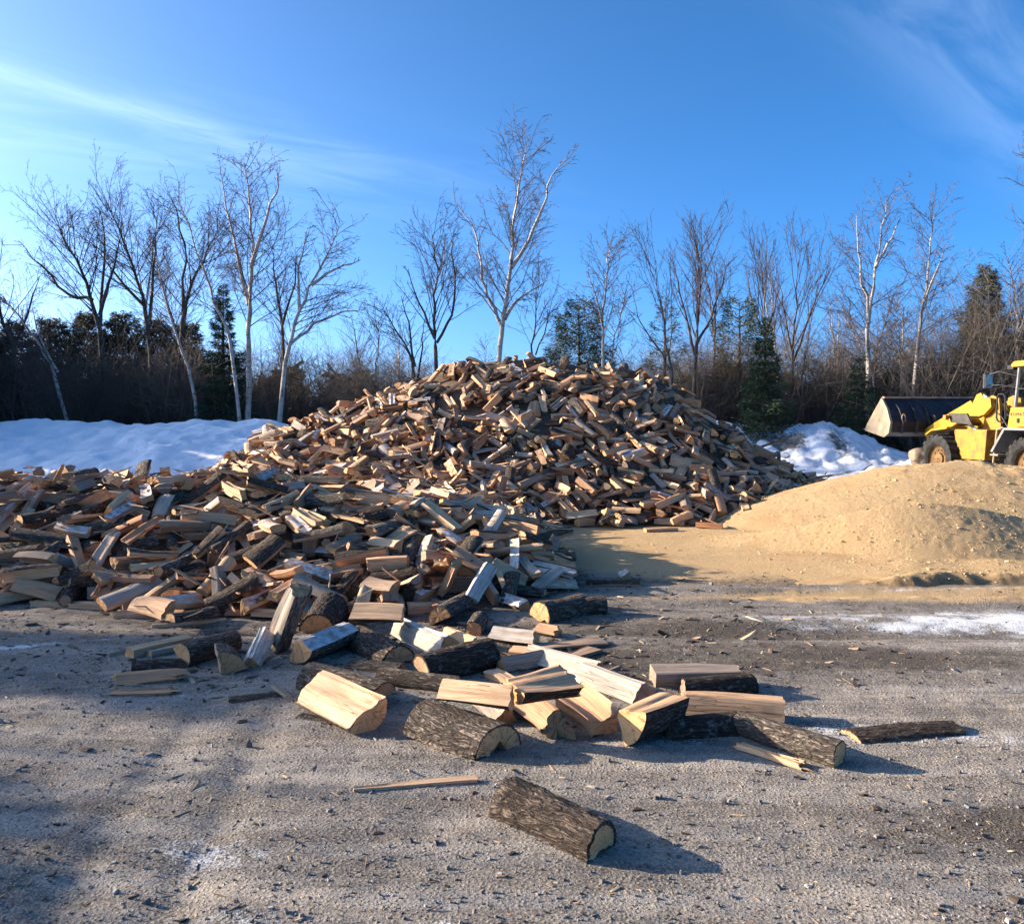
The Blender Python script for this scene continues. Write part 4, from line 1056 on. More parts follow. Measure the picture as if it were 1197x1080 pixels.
hero('forked_log', sec_half(.115, -.02), (632, 716), (680, 706), .10, 12, (.50, .55, .3), 'knotty forked log with twin limbs, alone on the ground right of the low heap', rough=.016, shell=.010, L=.5)
hero('split_log', sec_wedge(.12, 88, .02), (586, 742), (614, 746), .075, 178, (.88, .80, .35), 'short frosted split log with a brown end, left below the forked log', L=.34)
hero('hollow_round', sec_round(.062), (560, 727), (556, 733), .07, 0, (.5, .7, .45), 'small round log with a dark hollow heart facing the camera', L=.32, rough=.006, shell=.006)
hero('half_log', sec_half(.10, -.02), (514, 722), (552, 702), .13, -30, (.55, .6, .62), 'rust brown round ended log leaning up the low heap toe', rough=.008, shell=.006)
hero('split_log', sec_wedge(.14, 70), (412, 716), (470, 718), .20, 172, (.12, .4, .2), 'pale cream split log lying across the barked logs at the heap toe')
hero('bark_slab', sec_outer(.15, .05, 60), (684, 682), (749, 683), .035, 0, (.6, .02, .8), 'short black bark slab alone on the sawdusty ground', shell=.008)
hero('round_log', sec_round(.055), (620, 664), (655, 677), .06, 0, (.3, .25, .25), 'grey round log with a ringed end, poking right from the low heap', shell=.006)
hero('split_log', sec_wedge(.11, 80), (583, 699), (617, 710), .06, 160, (.93, .9, .4), 'white frosted split log beside the toe of the low heap', L=.36)
hero('split_slab', sec_slab(.12, .028, random.Random(21)), (551, 700), (574, 662), .12, 40, (.98, .8, .4), 'pale lilac plank propped up on edge against the low heap', zb=.32)
hero('split_slab', sec_slab(.21, .06, random.Random(22)), (519, 690), (533, 658), .10, 30, (.40, .3, .4), 'broad pinkish slab propped upright on the low heap', zb=.36)
# left group
hero('split_billet', sec_slab(.09, .06, random.Random(41)), (150, 764), (222, 747), .05, 10, (.2, .3, .35), 'tan split billet at the back of the small left group')
hero('split_slab', sec_slab(.10, .04, random.Random(42)), (172, 765), (236, 752), .05, -10, (.78, .6, .7), 'grey brown slab lying against the tan billet of the small left group')
hero('half_log', sec_half(.085, -.01), (210, 766), (275, 748), .085, 30, (.30, .55, .35), 'rough barked half log with a knotted orange end of the small left group', rough=.012)
hero('split_log', sec_wedge(.16, 80, .03), (272, 774), (268, 764), .08, 35, (.72, .65, .5), 'stubby grey wedge leaning at the front of the small left group', L=.28)
hero('split_log', sec_wedge(.13, 66, .03), (296, 772), (308, 742), .09, 180, (.96, .9, .4), 'upright white split wedge with an orange foot, right end of the small left group', zb=.19, L=.34)
hero('bark_slab', sec_outer(.16, .045, 64), (153, 782), (214, 775), .05, 0, (.7, .06, .7), 'black furrowed bark slab lying over the orange slabs', shell=.012)
hero('split_slab', sec_slab(.11, .045, random.Random(44)), (136, 796), (214, 789), .05, 20, (.50, .2, .5), 'rusty orange split slab with a ragged end, upper of the pair', splinter=.06)
hero('split_slab', sec_slab(.10, .035, random.Random(45)), (134, 811), (209, 808), .025, 5, (.46, .2, .5), 'orange split slab flat on the ground, lower of the pair', splinter=.07)
hero('bark_strip', sec_outer(.10, .018, 46), (266, 819), (326, 812), .012, 0, (.6, .25, .8), 'thin curled bark strip on the gravel below the small left group', shell=.005)
hero('split_billet', sec_slab(.085, .06, random.Random(51)), (38, 706), (122, 709), .035, 4, (.10, .3, .3), 'pale straight plank alone on the gravel at the far left', cut=.04)
hero('split_slab', sec_slab(.11, .045, random.Random(52)), (134, 719), (214, 717), .03, 4, (.18, .3, .3), 'tan plank with a darkened left end, lying before the low heap')
hero('wood_stick', sec_slab(.03, .022, random.Random(53)), (177, 733), (264, 725), .015, 14, (.12, .3, .3), 'slim tan stick on the ground below the tan plank')
hero('split_slab', sec_slab(.10, .05, random.Random(54)), (88, 689), (163, 690), .04, 6, (.2, .3, .3), 'tan slab at the very foot of the low heap, above the straight plank')
hero('split_log', sec_wedge(.19, 84, .04), (330, 738), (345, 704), .12, 205, (.86, .93, .5), 'grey upright split log with white frosted edge, standing at the heap foot', zb=.34, L=.46, rough=.010, shell=.010)
hero('half_log', sec_half(.13, -.02), (368, 735), (388, 702), .12, 10, (.4, .04, .6), 'black barked stout log beside the grey upright split log', zb=.20, shell=.012, L=.46)
hero('split_billet', sec_slab(.10, .06, random.Random(61)), (754, 620), (791, 619), .04, 5, (.3, .3, .3), 'single tan log lying on sawdust in front of the great pile')
hero('split_slab', sec_slab(.11, .04, random.Random(62)), (690, 762), (660, 772), .02, 5, (.70, .4, .6), 'dull split slab wedged under the stout silvery log', L=.4)
hero('bark_log', sec_half(.08, -.01), (800, 850), (850, 846), .06, 0, (.6, .05, .8), 'dark barked log lying in shadow under the pale tan billet', L=.42, shell=.008)
hero('wood_chunk', sec_wedge(.10, 70), (726, 668), (736, 676), .05, 160, (.9, .85, .4), 'little pale chunk standing by the short black bark slab', L=.16)
hero('round_log', sec_round(.06), (880, 800), (800, 805), .06, 0, (.6, .1, .8), 'dark round log peeping out behind the pale tan billet', L=.44, shell=.008)
hero('split_log', sec_wedge(.12, 74, .02), (548, 806), (596, 838), .08, 176, (.86, .4, .6), 'weathered grey split log squeezed in beside the hollow log', rough=.009)
hero('round_log', sec_round(.055), (440, 702), (500, 693), .10, 0, (.3, .6, .4), 'plain barked round log lying along the low heap toe', shell=.007, rough=.008)
hero('split_billet', sec_slab(.10, .07, random.Random(71)), (476, 712), (530, 708), .07, 8, (.15, .3, .3), 'straight pale billet just above the frosted split log with snowy top')
hero('split_log', sec_wedge(.12, 80), (382, 694), (424, 680), .11, 170, (.28, .3, .3), 'tan split log leaning in the gap above the black barked stout log')
hero('split_slab', sec_slab(.13, .045, random.Random(72)), (296, 702), (334, 690), .06, 14, (.24, .3, .3), 'short broad slab behind the grey upright split log', L=.40)
hero('split_log', sec_wedge(.11, 76), (590, 776), (640, 768), .06, 182, (.82, .5, .6), 'small grey split log lying behind the half moon log', L=.38)
hero('outer_slab', sec_outer(.14, .05, 70), (408, 776), (470, 783), .04, 0, (.7, .55, .6), 'grey bark backed slab flat on the ground behind the bright half log', shell=.007)
hero('wood_chunk', sec_wedge(.10, 84), (630, 736), (650, 740), .05, 165, (.40, .4, .3), 'little brown chunk on the dark ground below the forked log', L=.18, splinter=.03)
hero('wood_chunk', sec_slab(.08, .05, random.Random(73)), (604, 762), (622, 764), .03, 20, (.20, .3, .3), 'little tan offcut beside the short frosted split log', L=.17, splinter=.03)
hero('split_slab', sec_slab(.09, .03, random.Random(74)), (420, 752), (448, 760), .03, 8, (.35, .3, .5), 'narrow brown slab lying in front of the white frosted split log', L=.42, splinter=.05)
hero('split_log', sec_wedge(.12, 70, .02), (526, 742), (552, 752), .08, 185, (.18, .3, .3), 'fresh split log with yellow face, behind the nearly black log', L=.40)
hero('bark_strip', sec_outer(.11, .02, 50), (350, 836), (392, 846), .012, 0, (.5, .2, .7), 'thin dark bark strip before the bright half log', shell=.005, L=.24)
hero('bark_strip', sec_outer(.10, .02, 46), (225, 786), (262, 780), .012, 0, (.5, .3, .7), 'small bark strip between the orange slabs and the grey wedge', shell=.005, L=.26)
hero('wood_stick', sec_slab(.030, .018, random.Random(76)), (640, 676), (700, 668), .012, 0, (.3, .3, .3), 'slim stick on the sawdusty ground beside the grey round log', L=.50)
def hero_matrix(h):
    A, B = h[2], h[3]
    X = (B - A).normalized()
    Z = (Vector((0, 0, 1)) - X * X.z).normalized()
    Y = Z.cross(X)
    m = Matrix((X, Y, Z)).transposed()
    m = m @ Matrix.Rotation(R(h[4]), 3, 'X')
    m4 = m.to_4x4(); m4.translation = (A + B) / 2
    return m4
def hero_len(h): return h[7] if h[7] else min(0.72, (h[3] - h[2]).length * 1.0)
def hero_data(i, low=False):
    h = HERO[i]; kw = dict(rough=.008, bend=.006, cut=.12, splinter=.006, taper=((i * 37) % 11 - 5) * .03, twist=((i * 23) % 9 - 4) * .04)
    kw.update(h[8])
    if low: kw['splinter'] = 0
    return piece(h[1], hero_len(h), 100 + i, step=0.05 if low else 0.009, nl=2 if low else 26, **kw)
# settled places of the logs in the heap, largest in view first: x, y, z in units of 2 mm, rotation as hundredths of a quaternion's x, y, z, kind
HEAP_N, HEAP_SINGLE = 2059, 232
HEAP = [
-1433,3408,27,34,-7,-23,5,-2077,3726,44,50,15,-4,2,-1124,3912,149,28,-15,39,29,-1155,3531,67,17,-21,14,13,-2240,4049,209,-8,23,-97,1,-2110,3731,96,6,-6,-99,2,
-1018,3489,43,41,-56,-61,4,-550,3754,133,2,-16,-99,1,-1253,3313,15,-3,5,55,13,-884,3690,145,-14,-95,-26,14,-2143,3831,144,9,4,-10,2,-1648,3625,15,21,7,53,27,
-1326,4034,230,23,9,-87,13,-1577,4118,249,-9,-3,20,0,-1942,4232,341,0,25,-76,14,-900,3992,225,10,-6,8,27,-1294,3705,104,29,-4,62,13,-2315,4257,309,11,2,48,13,
-521,3719,109,31,-9,1,12,-1413,4009,193,29,8,-89,0,-203,3712,158,-33,-47,-82,0,-547,3605,55,-6,-19,93,4,-1492,4199,316,-13,57,-81,14,-1303,4521,420,-17,20,-96,1,
-1769,4077,269,-50,84,14,21,-1646,3699,107,-99,13,-1,17,-584,3982,182,15,-5,-32,4,-605,3436,62,5,22,-68,16,-1938,3790,74,15,17,-97,0,-731,4439,357,-25,4,-10,1,
-789,3452,88,16,-2,97,13,-9,3773,4,9,10,-73,28,-2122,4106,265,-95,5,6,19,-1878,4154,237,17,5,-98,0,49,4428,242,23,69,67,10,-1251,3620,96,-15,57,-22,15,
-1643,3884,143,-3,-6,-96,27,-781,3968,223,-54,83,16,16,-1613,3843,124,4,3,34,13,-1779,4367,322,10,-27,69,5,-710,3658,55,6,-22,54,4,-259,3796,94,-92,-13,9,1,
-1645,4603,371,19,21,-86,28,-666,3838,137,-14,-12,4,0,-311,4214,186,18,0,93,5,36,3856,12,5,-2,99,13,-1370,3518,38,64,46,29,10,-370,4371,295,4,-62,69,9,
-1793,4080,175,32,-8,29,5,-1193,4402,375,-9,32,-78,6,-959,4457,367,16,-5,-10,12,-2170,4390,381,-8,56,79,14,-1902,3964,182,-68,-67,-16,6,-1507,3653,39,25,-9,-87,0,
-1682,3860,165,-75,-40,31,1,-365,3650,49,-46,-34,45,17,170,3941,62,-34,88,30,23,-942,3416,21,7,-3,-11,22,-914,3495,113,-80,-60,-6,18,-1026,4097,290,25,10,-40,16,
-2025,3952,184,87,-39,-28,20,-1505,3783,150,-77,-63,2,25,-624,4186,228,-3,10,-85,1,-2269,3912,152,8,-4,-100,1,-2308,4570,471,-62,78,-1,5,-2331,4635,449,9,0,-79,5,
208,3987,26,-87,-9,10,6,-478,4005,165,12,-9,65,13,-16,3916,91,-86,5,28,7,-2000,4670,473,30,4,-66,4,-2108,4221,274,14,-19,-74,27,104,4321,150,-19,12,-93,2,
-665,3907,159,-9,14,26,1,80,3984,106,-81,57,5,17,-112,4255,176,-3,2,31,28,-1459,4472,427,31,57,72,14,-2563,4361,342,-56,68,46,19,-994,4145,323,2,10,-40,14,
-1364,3734,75,0,9,36,27,-2139,4565,433,18,-4,-31,2,-877,3533,71,-51,-36,32,16,-1651,4145,232,-4,36,-46,12,-1463,4383,337,10,7,-23,1,10,4057,154,21,6,-71,20,
-2190,3688,24,34,-77,-50,9,-97,4419,207,23,24,-82,27,-601,4487,294,-5,26,-77,5,5,4202,119,0,0,11,27,-1129,3998,252,2,-4,89,26,-1857,3789,75,19,12,35,24,
-1989,4313,373,18,-8,65,10,-2380,4435,396,-5,20,-98,6,-1228,3923,153,4,33,-88,2,-767,4387,334,9,-11,-2,19,-216,3986,140,15,-7,57,27,198,4039,85,-96,24,3,14,
-1517,4278,307,27,19,-94,4,-1057,4805,395,1,8,99,29,-2642,4344,394,35,-2,20,10,-2459,4359,358,-55,68,41,19,-317,3798,182,-28,5,21,15,-972,3658,138,34,90,19,15,
-1610,4280,331,-24,-18,30,12,-292,3795,136,-12,-18,-75,16,-1783,3722,71,5,18,-60,21,-627,3449,56,-93,-13,9,3,206,4119,110,13,13,98,20,1276,6420,60,16,-12,18,10,
-1769,3763,106,55,-77,-25,17,-556,4094,241,-88,-42,-15,12,-959,4027,263,-72,64,18,28,563,6380,3,11,-33,-89,5,565,6737,248,-15,36,-21,5,-522,3504,5,-7,11,79,28,
-1308,4341,276,7,8,64,29,-1910,4445,418,3,-16,83,14,-1855,4600,455,2,-2,-82,12,135,6829,295,41,4,38,13,780,7464,672,14,-30,86,29,-2023,4102,144,14,-5,-42,29,
-1823,4553,320,19,-7,43,29,1423,7255,411,8,-52,84,5,-2225,4408,378,16,-11,-83,11,-1473,3855,75,4,-8,31,2,1208,6595,165,-70,-28,6,14,-94,3737,35,58,-39,-47,17,
-380,4698,395,10,9,90,16,-262,4382,242,-30,-25,-23,8,-2618,4539,454,-42,-49,46,19,-1063,3953,165,0,-23,94,14,-1167,4050,261,86,51,5,16,-1937,3725,35,34,34,70,24,
-1097,4503,394,-54,-61,33,8,-378,3821,101,11,17,61,1,-1392,4506,373,3,7,-38,27,-687,4374,306,-35,53,-68,25,-317,4633,345,90,39,2,15,-1489,4755,527,-36,-72,52,10,
-217,4515,272,-94,-22,12,14,1993,6554,24,-11,-34,-93,4,1602,6636,102,8,29,-65,1,177,4345,112,99,8,-9,17,-1401,6955,330,58,8,-24,4,-480,3631,101,29,92,10,11,
403,6985,346,4,-22,97,0,-727,7514,716,21,-34,72,4,-129,7157,452,17,43,-85,1,-410,4011,176,-54,75,14,19,1268,6755,177,1,-17,94,29,527,6454,72,-11,91,41,9,
248,4443,56,-6,24,-97,4,2041,6612,73,14,-13,-48,5,-471,4494,279,8,-6,54,26,1025,6562,21,-3,25,-85,5,-1396,4839,482,19,-5,-79,10,3077,7441,-8,4,-3,-35,0,
856,6788,230,19,-2,87,5,-2408,4301,268,26,-5,29,6,-1491,4132,236,2,100,2,8,-2193,4306,312,-31,90,-17,24,557,6714,212,-39,-86,8,9,2272,7293,285,-77,30,4,10,
-2045,3909,146,-25,19,-94,8,-1152,3596,89,34,28,87,15,421,7382,630,10,12,-14,4,-2543,4309,274,-76,-60,-14,22,-479,4238,250,-37,27,16,20,-139,4188,147,0,-3,-44,27,
107,7330,567,45,15,-57,2,-2571,4425,384,37,-16,54,20,-2425,4572,404,3,21,-68,26,-44,7488,719,13,-30,74,0,-2413,4189,286,60,54,53,16,964,7603,752,19,-24,83,13,
1619,6782,213,13,-77,56,9,1572,7131,364,-14,5,8,2,-1403,3750,88,61,-58,-37,15,-2544,4658,446,14,14,-78,12,-1235,4593,428,23,-95,-22,21,-813,4299,299,95,-30,-7,22,
-502,4506,358,9,-2,-79,15,154,7995,988,55,1,38,1,608,7848,885,6,-51,68,4,632,7448,701,23,-23,86,0,1446,6243,21,98,-19,-1,16,207,8530,1336,5,52,-84,5,
-261,7340,621,-48,58,66,9,-950,4487,354,-72,-66,-18,9,1827,7094,351,1,4,-100,18,922,6934,301,5,0,95,0,-1177,7189,512,-16,4,-97,24,-1756,4677,454,55,64,43,10,
-995,4715,419,8,34,89,7,-467,3523,29,-42,-52,57,18,450,7070,514,29,-8,59,12,-2166,4717,483,21,79,52,9,-361,7474,656,17,13,-18,1,-150,7793,921,-9,-37,-16,1,
1628,6938,262,29,-18,71,1,-676,3760,59,50,22,53,4,873,6517,86,6,2,-13,13,-1437,3695,18,13,-9,-70,27,-2032,4177,227,7,22,-94,3,-1400,7327,497,-8,86,-41,24,
765,6675,219,-15,-11,98,17,-445,3747,104,-68,72,1,5,-1532,4662,509,35,-93,4,22,403,6728,252,-46,-77,33,9,1070,6577,156,27,5,27,16,-1006,4124,160,0,21,-88,28,
-834,3854,117,-88,43,4,18,-1103,3699,107,-10,-61,73,8,-1741,4873,440,-1,20,98,28,480,7096,444,-22,93,28,14,-1011,6755,319,-19,21,24,5,951,7037,400,-23,37,-83,4,
-1320,4466,327,8,-3,-81,26,-1220,6822,327,17,16,57,4,1104,7093,437,11,-96,-10,18,463,6592,90,1,39,-16,5,1478,6662,113,-76,38,-7,15,-2129,7334,380,8,9,-26,29,
-1580,4012,152,-32,78,-33,14,-1154,3555,7,4,-3,76,11,1177,6690,193,23,14,-8,10,-1535,7431,524,93,-9,-16,9,-782,4443,292,12,18,-13,11,-619,4635,337,5,4,96,1,
1011,7180,472,44,0,31,1,1950,7429,387,-29,21,-29,1,2479,7201,142,7,-82,-57,13,853,6430,40,-21,24,-87,12,1159,7253,532,12,6,-48,1,744,6406,63,80,14,31,25,
-456,4683,332,-14,-15,-93,26,245,7098,482,-70,58,16,22,870,7189,535,53,3,27,18,2746,7571,191,-24,-68,31,9,-2472,4527,459,50,67,36,15,796,7783,792,41,4,1,0,
-33,6764,256,15,-24,86,1,-112,6991,399,-17,48,-86,22,1184,6932,295,-79,53,11,10,-458,4417,266,-26,-91,29,22,-392,4597,305,15,99,-2,14,-1910,7292,403,5,6,-32,2,
1,6468,220,19,92,-26,12,-149,6826,312,-52,81,11,17,1048,6797,246,6,-71,-70,8,1341,8014,1019,51,-11,-78,4,1647,6479,20,-14,-44,85,25,-1105,7520,633,4,-13,18,28,
-519,7312,540,31,-5,-54,13,1724,7397,449,26,-39,88,13,284,7838,933,-69,62,24,6,1877,6714,147,-22,11,-96,26,-2043,4250,250,6,24,-95,26,-1322,4823,418,-6,8,92,26,
-757,3760,121,-95,-26,-1,19,675,6959,333,45,50,73,24,710,7770,875,27,-10,82,2,-1254,8013,757,58,-20,-10,4,819,7095,430,15,13,98,13,1160,7523,748,-17,10,96,8,
2453,7059,118,-66,34,1,15,-1847,4549,394,-1,-4,82,4,-1042,3559,111,92,-39,8,20,-751,8480,1239,25,-32,35,18,-1104,7878,764,26,14,-85,2,-1252,6993,347,7,-8,-95,5,
-491,6922,398,-70,58,-3,6,657,7071,470,-6,-60,65,15,1039,7312,612,-29,-82,26,6,1316,6995,328,5,-17,98,18,1545,7562,688,8,-99,5,14,-805,4206,232,4,8,68,0,
-870,4078,244,38,-26,-63,24,469,8019,1060,27,15,-94,3,-617,7373,572,-3,-45,59,2,2326,6817,31,8,-13,51,11,2317,6973,107,-97,17,6,7,-915,4442,321,69,47,47,10,
-744,6887,345,-17,33,-16,9,-808,7289,577,4,16,-89,21,-1058,7340,466,33,19,-49,29,1230,7824,822,27,-17,65,13,1166,8055,1075,76,-32,-10,9,232,6365,97,38,12,89,13,
2243,7702,372,19,-32,83,5,-979,4225,315,31,-5,-36,9,-799,3979,203,96,-9,-4,2,256,6810,236,28,15,49,1,-989,7472,646,38,-84,-38,8,120,7519,835,-50,-39,28,6,
712,7873,999,23,60,75,7,745,8042,1035,17,-13,13,28,1138,7405,585,1,9,-23,0,-265,4867,352,8,-97,-22,17,-1172,4195,299,-84,51,-13,14,-369,4791,405,-73,52,-15,11,
1207,6504,2,-10,-47,86,3,-4,6874,303,30,-47,52,1,519,7445,670,-12,-95,-26,14,-1653,7934,674,2,-24,33,28,343,8219,1250,-67,41,-12,9,-230,8289,1186,15,22,-75,28,
961,6810,153,2,17,-98,5,-438,6714,334,5,90,13,8,966,6990,327,9,-6,98,4,1831,6883,180,10,17,13,29,-1681,4408,346,1,96,27,13,-2422,4020,177,25,-3,-2,12,
1112,8597,1266,27,-16,61,0,-1094,7130,420,-77,9,-15,14,292,6695,209,-51,82,26,23,826,7550,706,41,-5,27,5,-972,8017,938,38,-9,-14,19,402,7219,531,19,21,-31,13,
-2017,4057,151,21,-10,16,6,-2817,4621,448,8,16,-96,27,966,7180,476,12,-6,-93,5,-975,7141,482,100,-3,8,16,1130,7910,931,31,3,49,28,1330,6568,103,0,6,-76,0,
1713,8250,925,-18,12,-14,5,2074,7216,243,17,-10,76,1,-617,7849,849,30,7,-33,17,-391,7620,726,8,-55,83,2,-244,7015,382,-8,22,-96,27,104,7178,499,-15,-55,79,15,
135,7443,675,21,-34,92,7,1868,6524,55,-17,6,98,7,-1689,7439,442,31,4,-83,27,-1555,7862,656,-32,12,-36,4,-327,7656,799,-1,-27,-96,10,547,7510,728,-98,13,10,16,
770,7308,579,-63,-67,-35,17,-169,3906,97,95,-28,-2,7,-430,4190,222,12,1,98,20,208,4728,122,21,1,28,27,285,7144,539,-59,-77,-16,17,-1861,8513,822,15,-15,88,5,
-880,7510,673,23,-17,83,3,-115,7648,806,-83,14,12,21,514,8251,1196,19,-21,48,0,542,8571,1326,4,-31,54,5,-1011,3763,93,-10,20,97,0,-238,7450,675,2,-17,-82,5,
1115,6947,222,16,-17,81,29,1807,7216,304,5,25,-56,29,-1644,8517,920,-15,-3,34,4,-1508,8336,897,33,-31,-88,24,209,7820,877,39,-3,66,0,864,7387,627,52,-7,-15,9,
889,8095,1092,1,-4,92,0,1418,7859,876,73,18,45,9,1510,6788,190,24,18,71,1,-906,7858,858,-84,32,-4,26,-1431,8097,753,14,-23,2,2,-148,7342,600,77,-19,-34,7,
1310,6937,291,-25,-18,-95,25,1752,6647,82,11,27,-66,20,-926,7599,691,3,-25,94,13,-1916,7781,561,-20,-78,-58,8,567,7024,427,-90,-39,0,21,-2699,4504,450,5,-4,-69,12,
-2040,8230,735,33,65,68,16,-1506,7664,631,-82,-48,16,0,-1999,7569,495,65,38,0,18,-240,7995,1088,-70,-68,-14,12,83,7038,433,8,-9,38,18,1971,7041,240,42,23,60,4,
-1000,4524,355,-80,51,32,20,45,4695,188,-30,-4,-2,2,1237,7063,362,-18,-94,28,14,1673,6634,33,17,-22,59,26,-86,8339,1247,19,-11,-29,13,1628,7326,461,-93,21,17,19,
1858,7388,381,0,26,-55,26,2098,8047,613,-32,94,15,9,-215,4632,242,46,4,12,1,-2621,4714,506,-48,-68,48,8,-133,4769,294,25,95,20,6,-1141,8103,885,1,15,-95,28,
-777,8331,1113,28,-3,4,12,-231,7300,544,-98,-4,-6,11,-9,7331,556,47,7,-65,26,1866,6574,99,-85,-51,-14,21,-419,7244,539,36,10,-57,7,1487,7890,865,-64,-52,6,9,
1800,6582,118,2,-8,65,16,-2276,3936,75,-4,8,-18,0,-118,4684,245,-4,19,-12,3,432,7880,935,28,-5,-90,14,742,7042,355,41,21,64,4,-299,6632,200,30,-22,92,1,
-85,7686,835,12,75,-59,20,-2353,8343,626,48,-20,-4,1,54,7909,1008,-43,84,-29,10,434,6559,104,-41,-83,-33,15,1113,8019,981,8,-5,36,0,1912,7578,496,11,1,86,27,
2060,7587,475,20,-91,10,14,2624,7162,121,65,-68,-34,20,2699,7247,83,90,-20,-32,9,-2009,4968,455,-21,-30,-59,17,-236,4762,319,-73,-43,12,22,-726,8211,1026,21,-24,46,0,
1333,7594,643,11,-2,-95,5,-1403,8174,811,20,-18,11,27,-307,8216,1164,21,-29,84,16,446,7699,829,7,-40,-90,15,1200,8151,1149,-73,-56,-34,5,1584,7041,291,-24,43,-87,3,
1876,6504,-27,0,1,-90,26,1675,8024,836,-23,-6,-97,29,-1779,3787,40,92,20,11,9,-2009,4543,408,26,8,34,14,977,8505,1324,-71,64,13,5,-2336,8057,547,-3,22,96,27,
398,7114,464,-8,-39,77,2,-551,6851,348,16,10,40,7,1729,7623,646,21,-9,61,16,-851,4831,382,-66,6,2,18,221,4556,129,61,-73,-30,7,1434,6495,19,-83,-21,13,8,
1523,7060,269,-6,-48,63,4,-2582,8220,412,1,-27,77,29,-728,7867,885,63,5,-49,25,196,6748,194,87,7,-22,15,1441,7337,516,6,32,-86,22,2476,7778,344,-27,45,-83,17,
2929,7564,55,-12,17,-1,29,-1288,4061,224,6,-25,85,19,-416,3730,99,26,7,71,22,-85,4049,99,65,-24,-44,17,-758,7599,768,27,-94,-21,18,411,6632,43,24,21,-74,29,
-514,7820,812,34,-7,75,26,562,7014,359,-47,-77,-39,16,477,8082,1138,26,67,-69,20,1458,6892,264,67,71,16,9,1482,6715,160,74,-1,-24,8,-1420,4018,203,-58,-77,-26,4,
-1522,4727,468,-8,-2,-72,19,-932,5127,335,-5,-28,-94,5,682,6725,160,-36,91,6,16,962,6730,113,-6,-2,18,26,1246,7443,640,-86,42,3,11,764,6719,142,-20,54,-63,5,
1046,7805,800,17,-10,65,29,-2092,8007,636,-71,-49,21,24,-1278,7491,570,-30,-4,-33,12,2476,6976,1,5,6,25,3,-1674,3679,71,-80,-59,-4,11,-637,5089,394,-90,28,-32,3,
-314,3514,24,74,-66,-6,8,-2527,8233,470,21,8,-59,28,-1262,7136,385,0,-27,38,4,1520,6472,58,49,-60,-58,6,2177,7548,357,0,-90,38,8,-690,7042,373,29,-33,-30,2,
-368,8572,1338,9,8,-45,0,1383,6698,187,16,97,15,7,777,6405,21,46,61,51,18,2216,7064,135,-84,29,22,15,-846,7214,505,-88,39,28,21,-872,8061,979,-96,4,-7,21,
-92,6734,231,61,-41,47,3,-138,7762,875,31,11,-86,11,-40,7142,460,-88,37,-3,21,67,7502,807,28,28,-36,22,1043,7612,746,-50,70,42,20,1366,8469,1243,36,-16,89,21,
2496,7972,376,-61,29,13,9,-1508,4543,394,96,12,5,25,-637,4748,372,-15,-43,-89,17,1431,7509,610,-18,43,-34,16,269,6675,98,12,17,-92,28,652,8156,1164,23,-8,-21,26,
970,7947,994,36,-1,47,21,2176,6946,53,-18,-12,-97,29,-1804,7901,651,-27,61,-40,8,-1319,7691,644,37,3,-71,21,-1245,8338,995,28,21,-45,14,-118,6340,154,2,8,0,26,
55,6416,182,52,-42,-33,7,196,7018,410,-45,76,-40,8,-896,5232,346,5,59,72,5,383,8114,1068,-2,-75,65,3,-635,6870,319,61,-65,40,10,-2050,7487,475,9,-15,88,10,
-1171,8095,900,-98,1,3,6,-684,7315,594,-50,73,-6,20,-546,7434,655,7,-12,75,28,1578,7348,537,-72,-61,6,17,-2440,4462,371,-11,-58,69,24,-997,7934,792,39,-6,-85,27,
-989,8395,1058,-6,-22,17,1,-96,7936,1011,11,13,-84,4,1267,7232,460,31,14,-64,8,-1889,7934,588,30,2,-90,2,414,7664,727,1,20,-98,28,1237,7206,538,-6,-32,82,21,
1119,7213,434,9,37,-86,21,-1731,7320,364,10,-1,66,11,-481,7447,680,2,-20,89,21,1268,6889,268,44,-18,-47,18,1834,6948,233,41,-5,38,7,2325,7121,141,14,13,-64,11,
-1377,7877,702,-10,18,-98,12,504,6710,195,-74,61,-6,19,531,7197,523,-8,25,-92,11,1586,7968,841,0,-9,87,4,-2522,4822,470,-5,7,92,3,-1933,4370,331,-72,17,5,8,
-597,8012,967,58,72,38,18,-432,8010,1019,-40,-77,9,14,120,7562,767,57,6,49,12,541,7999,1112,-54,-84,-9,0,1350,7731,744,-10,11,-94,27,1767,7598,566,52,-13,-68,7,
2152,7126,225,-22,90,-13,21,293,6224,62,-85,-25,33,25,548,7768,860,76,-15,-50,15,1507,7665,747,36,8,73,26,1938,7470,448,16,16,45,0,-2209,4037,183,-92,37,-8,6,
-2008,4448,396,-12,24,-96,23,-11,4934,261,1,4,84,10,-454,7970,956,20,19,-64,10,-420,8200,1121,15,28,-80,16,1276,6605,32,-14,22,-39,5,-235,6861,310,8,27,-11,21,
-107,7397,655,-63,48,-28,18,118,6871,322,-88,9,46,25,787,6489,66,5,-75,-59,9,1346,8118,1002,14,-21,80,29,-1968,8062,629,19,0,-66,4,-382,7336,533,24,-30,50,3,
87,8141,1155,95,17,28,11,235,8368,1302,-99,-2,-16,16,-426,4116,183,42,90,13,16,-2123,4061,118,18,-3,-51,29,-685,4236,261,77,62,5,8,1493,7694,731,-4,-52,-85,9,
432,6862,282,-62,-71,-19,7,1498,8268,999,25,5,50,5,1697,7081,305,11,62,77,9,1977,8070,665,-4,33,-67,24,1509,7504,605,-37,41,-58,4,1752,6497,47,0,-7,49,11,
-1152,3668,111,-60,-72,36,7,-1085,7482,632,22,-12,-84,10,230,7289,609,4,7,-67,13,2078,8425,739,42,-88,22,9,-653,7656,745,-62,73,9,13,553,7361,595,-8,29,-86,22,
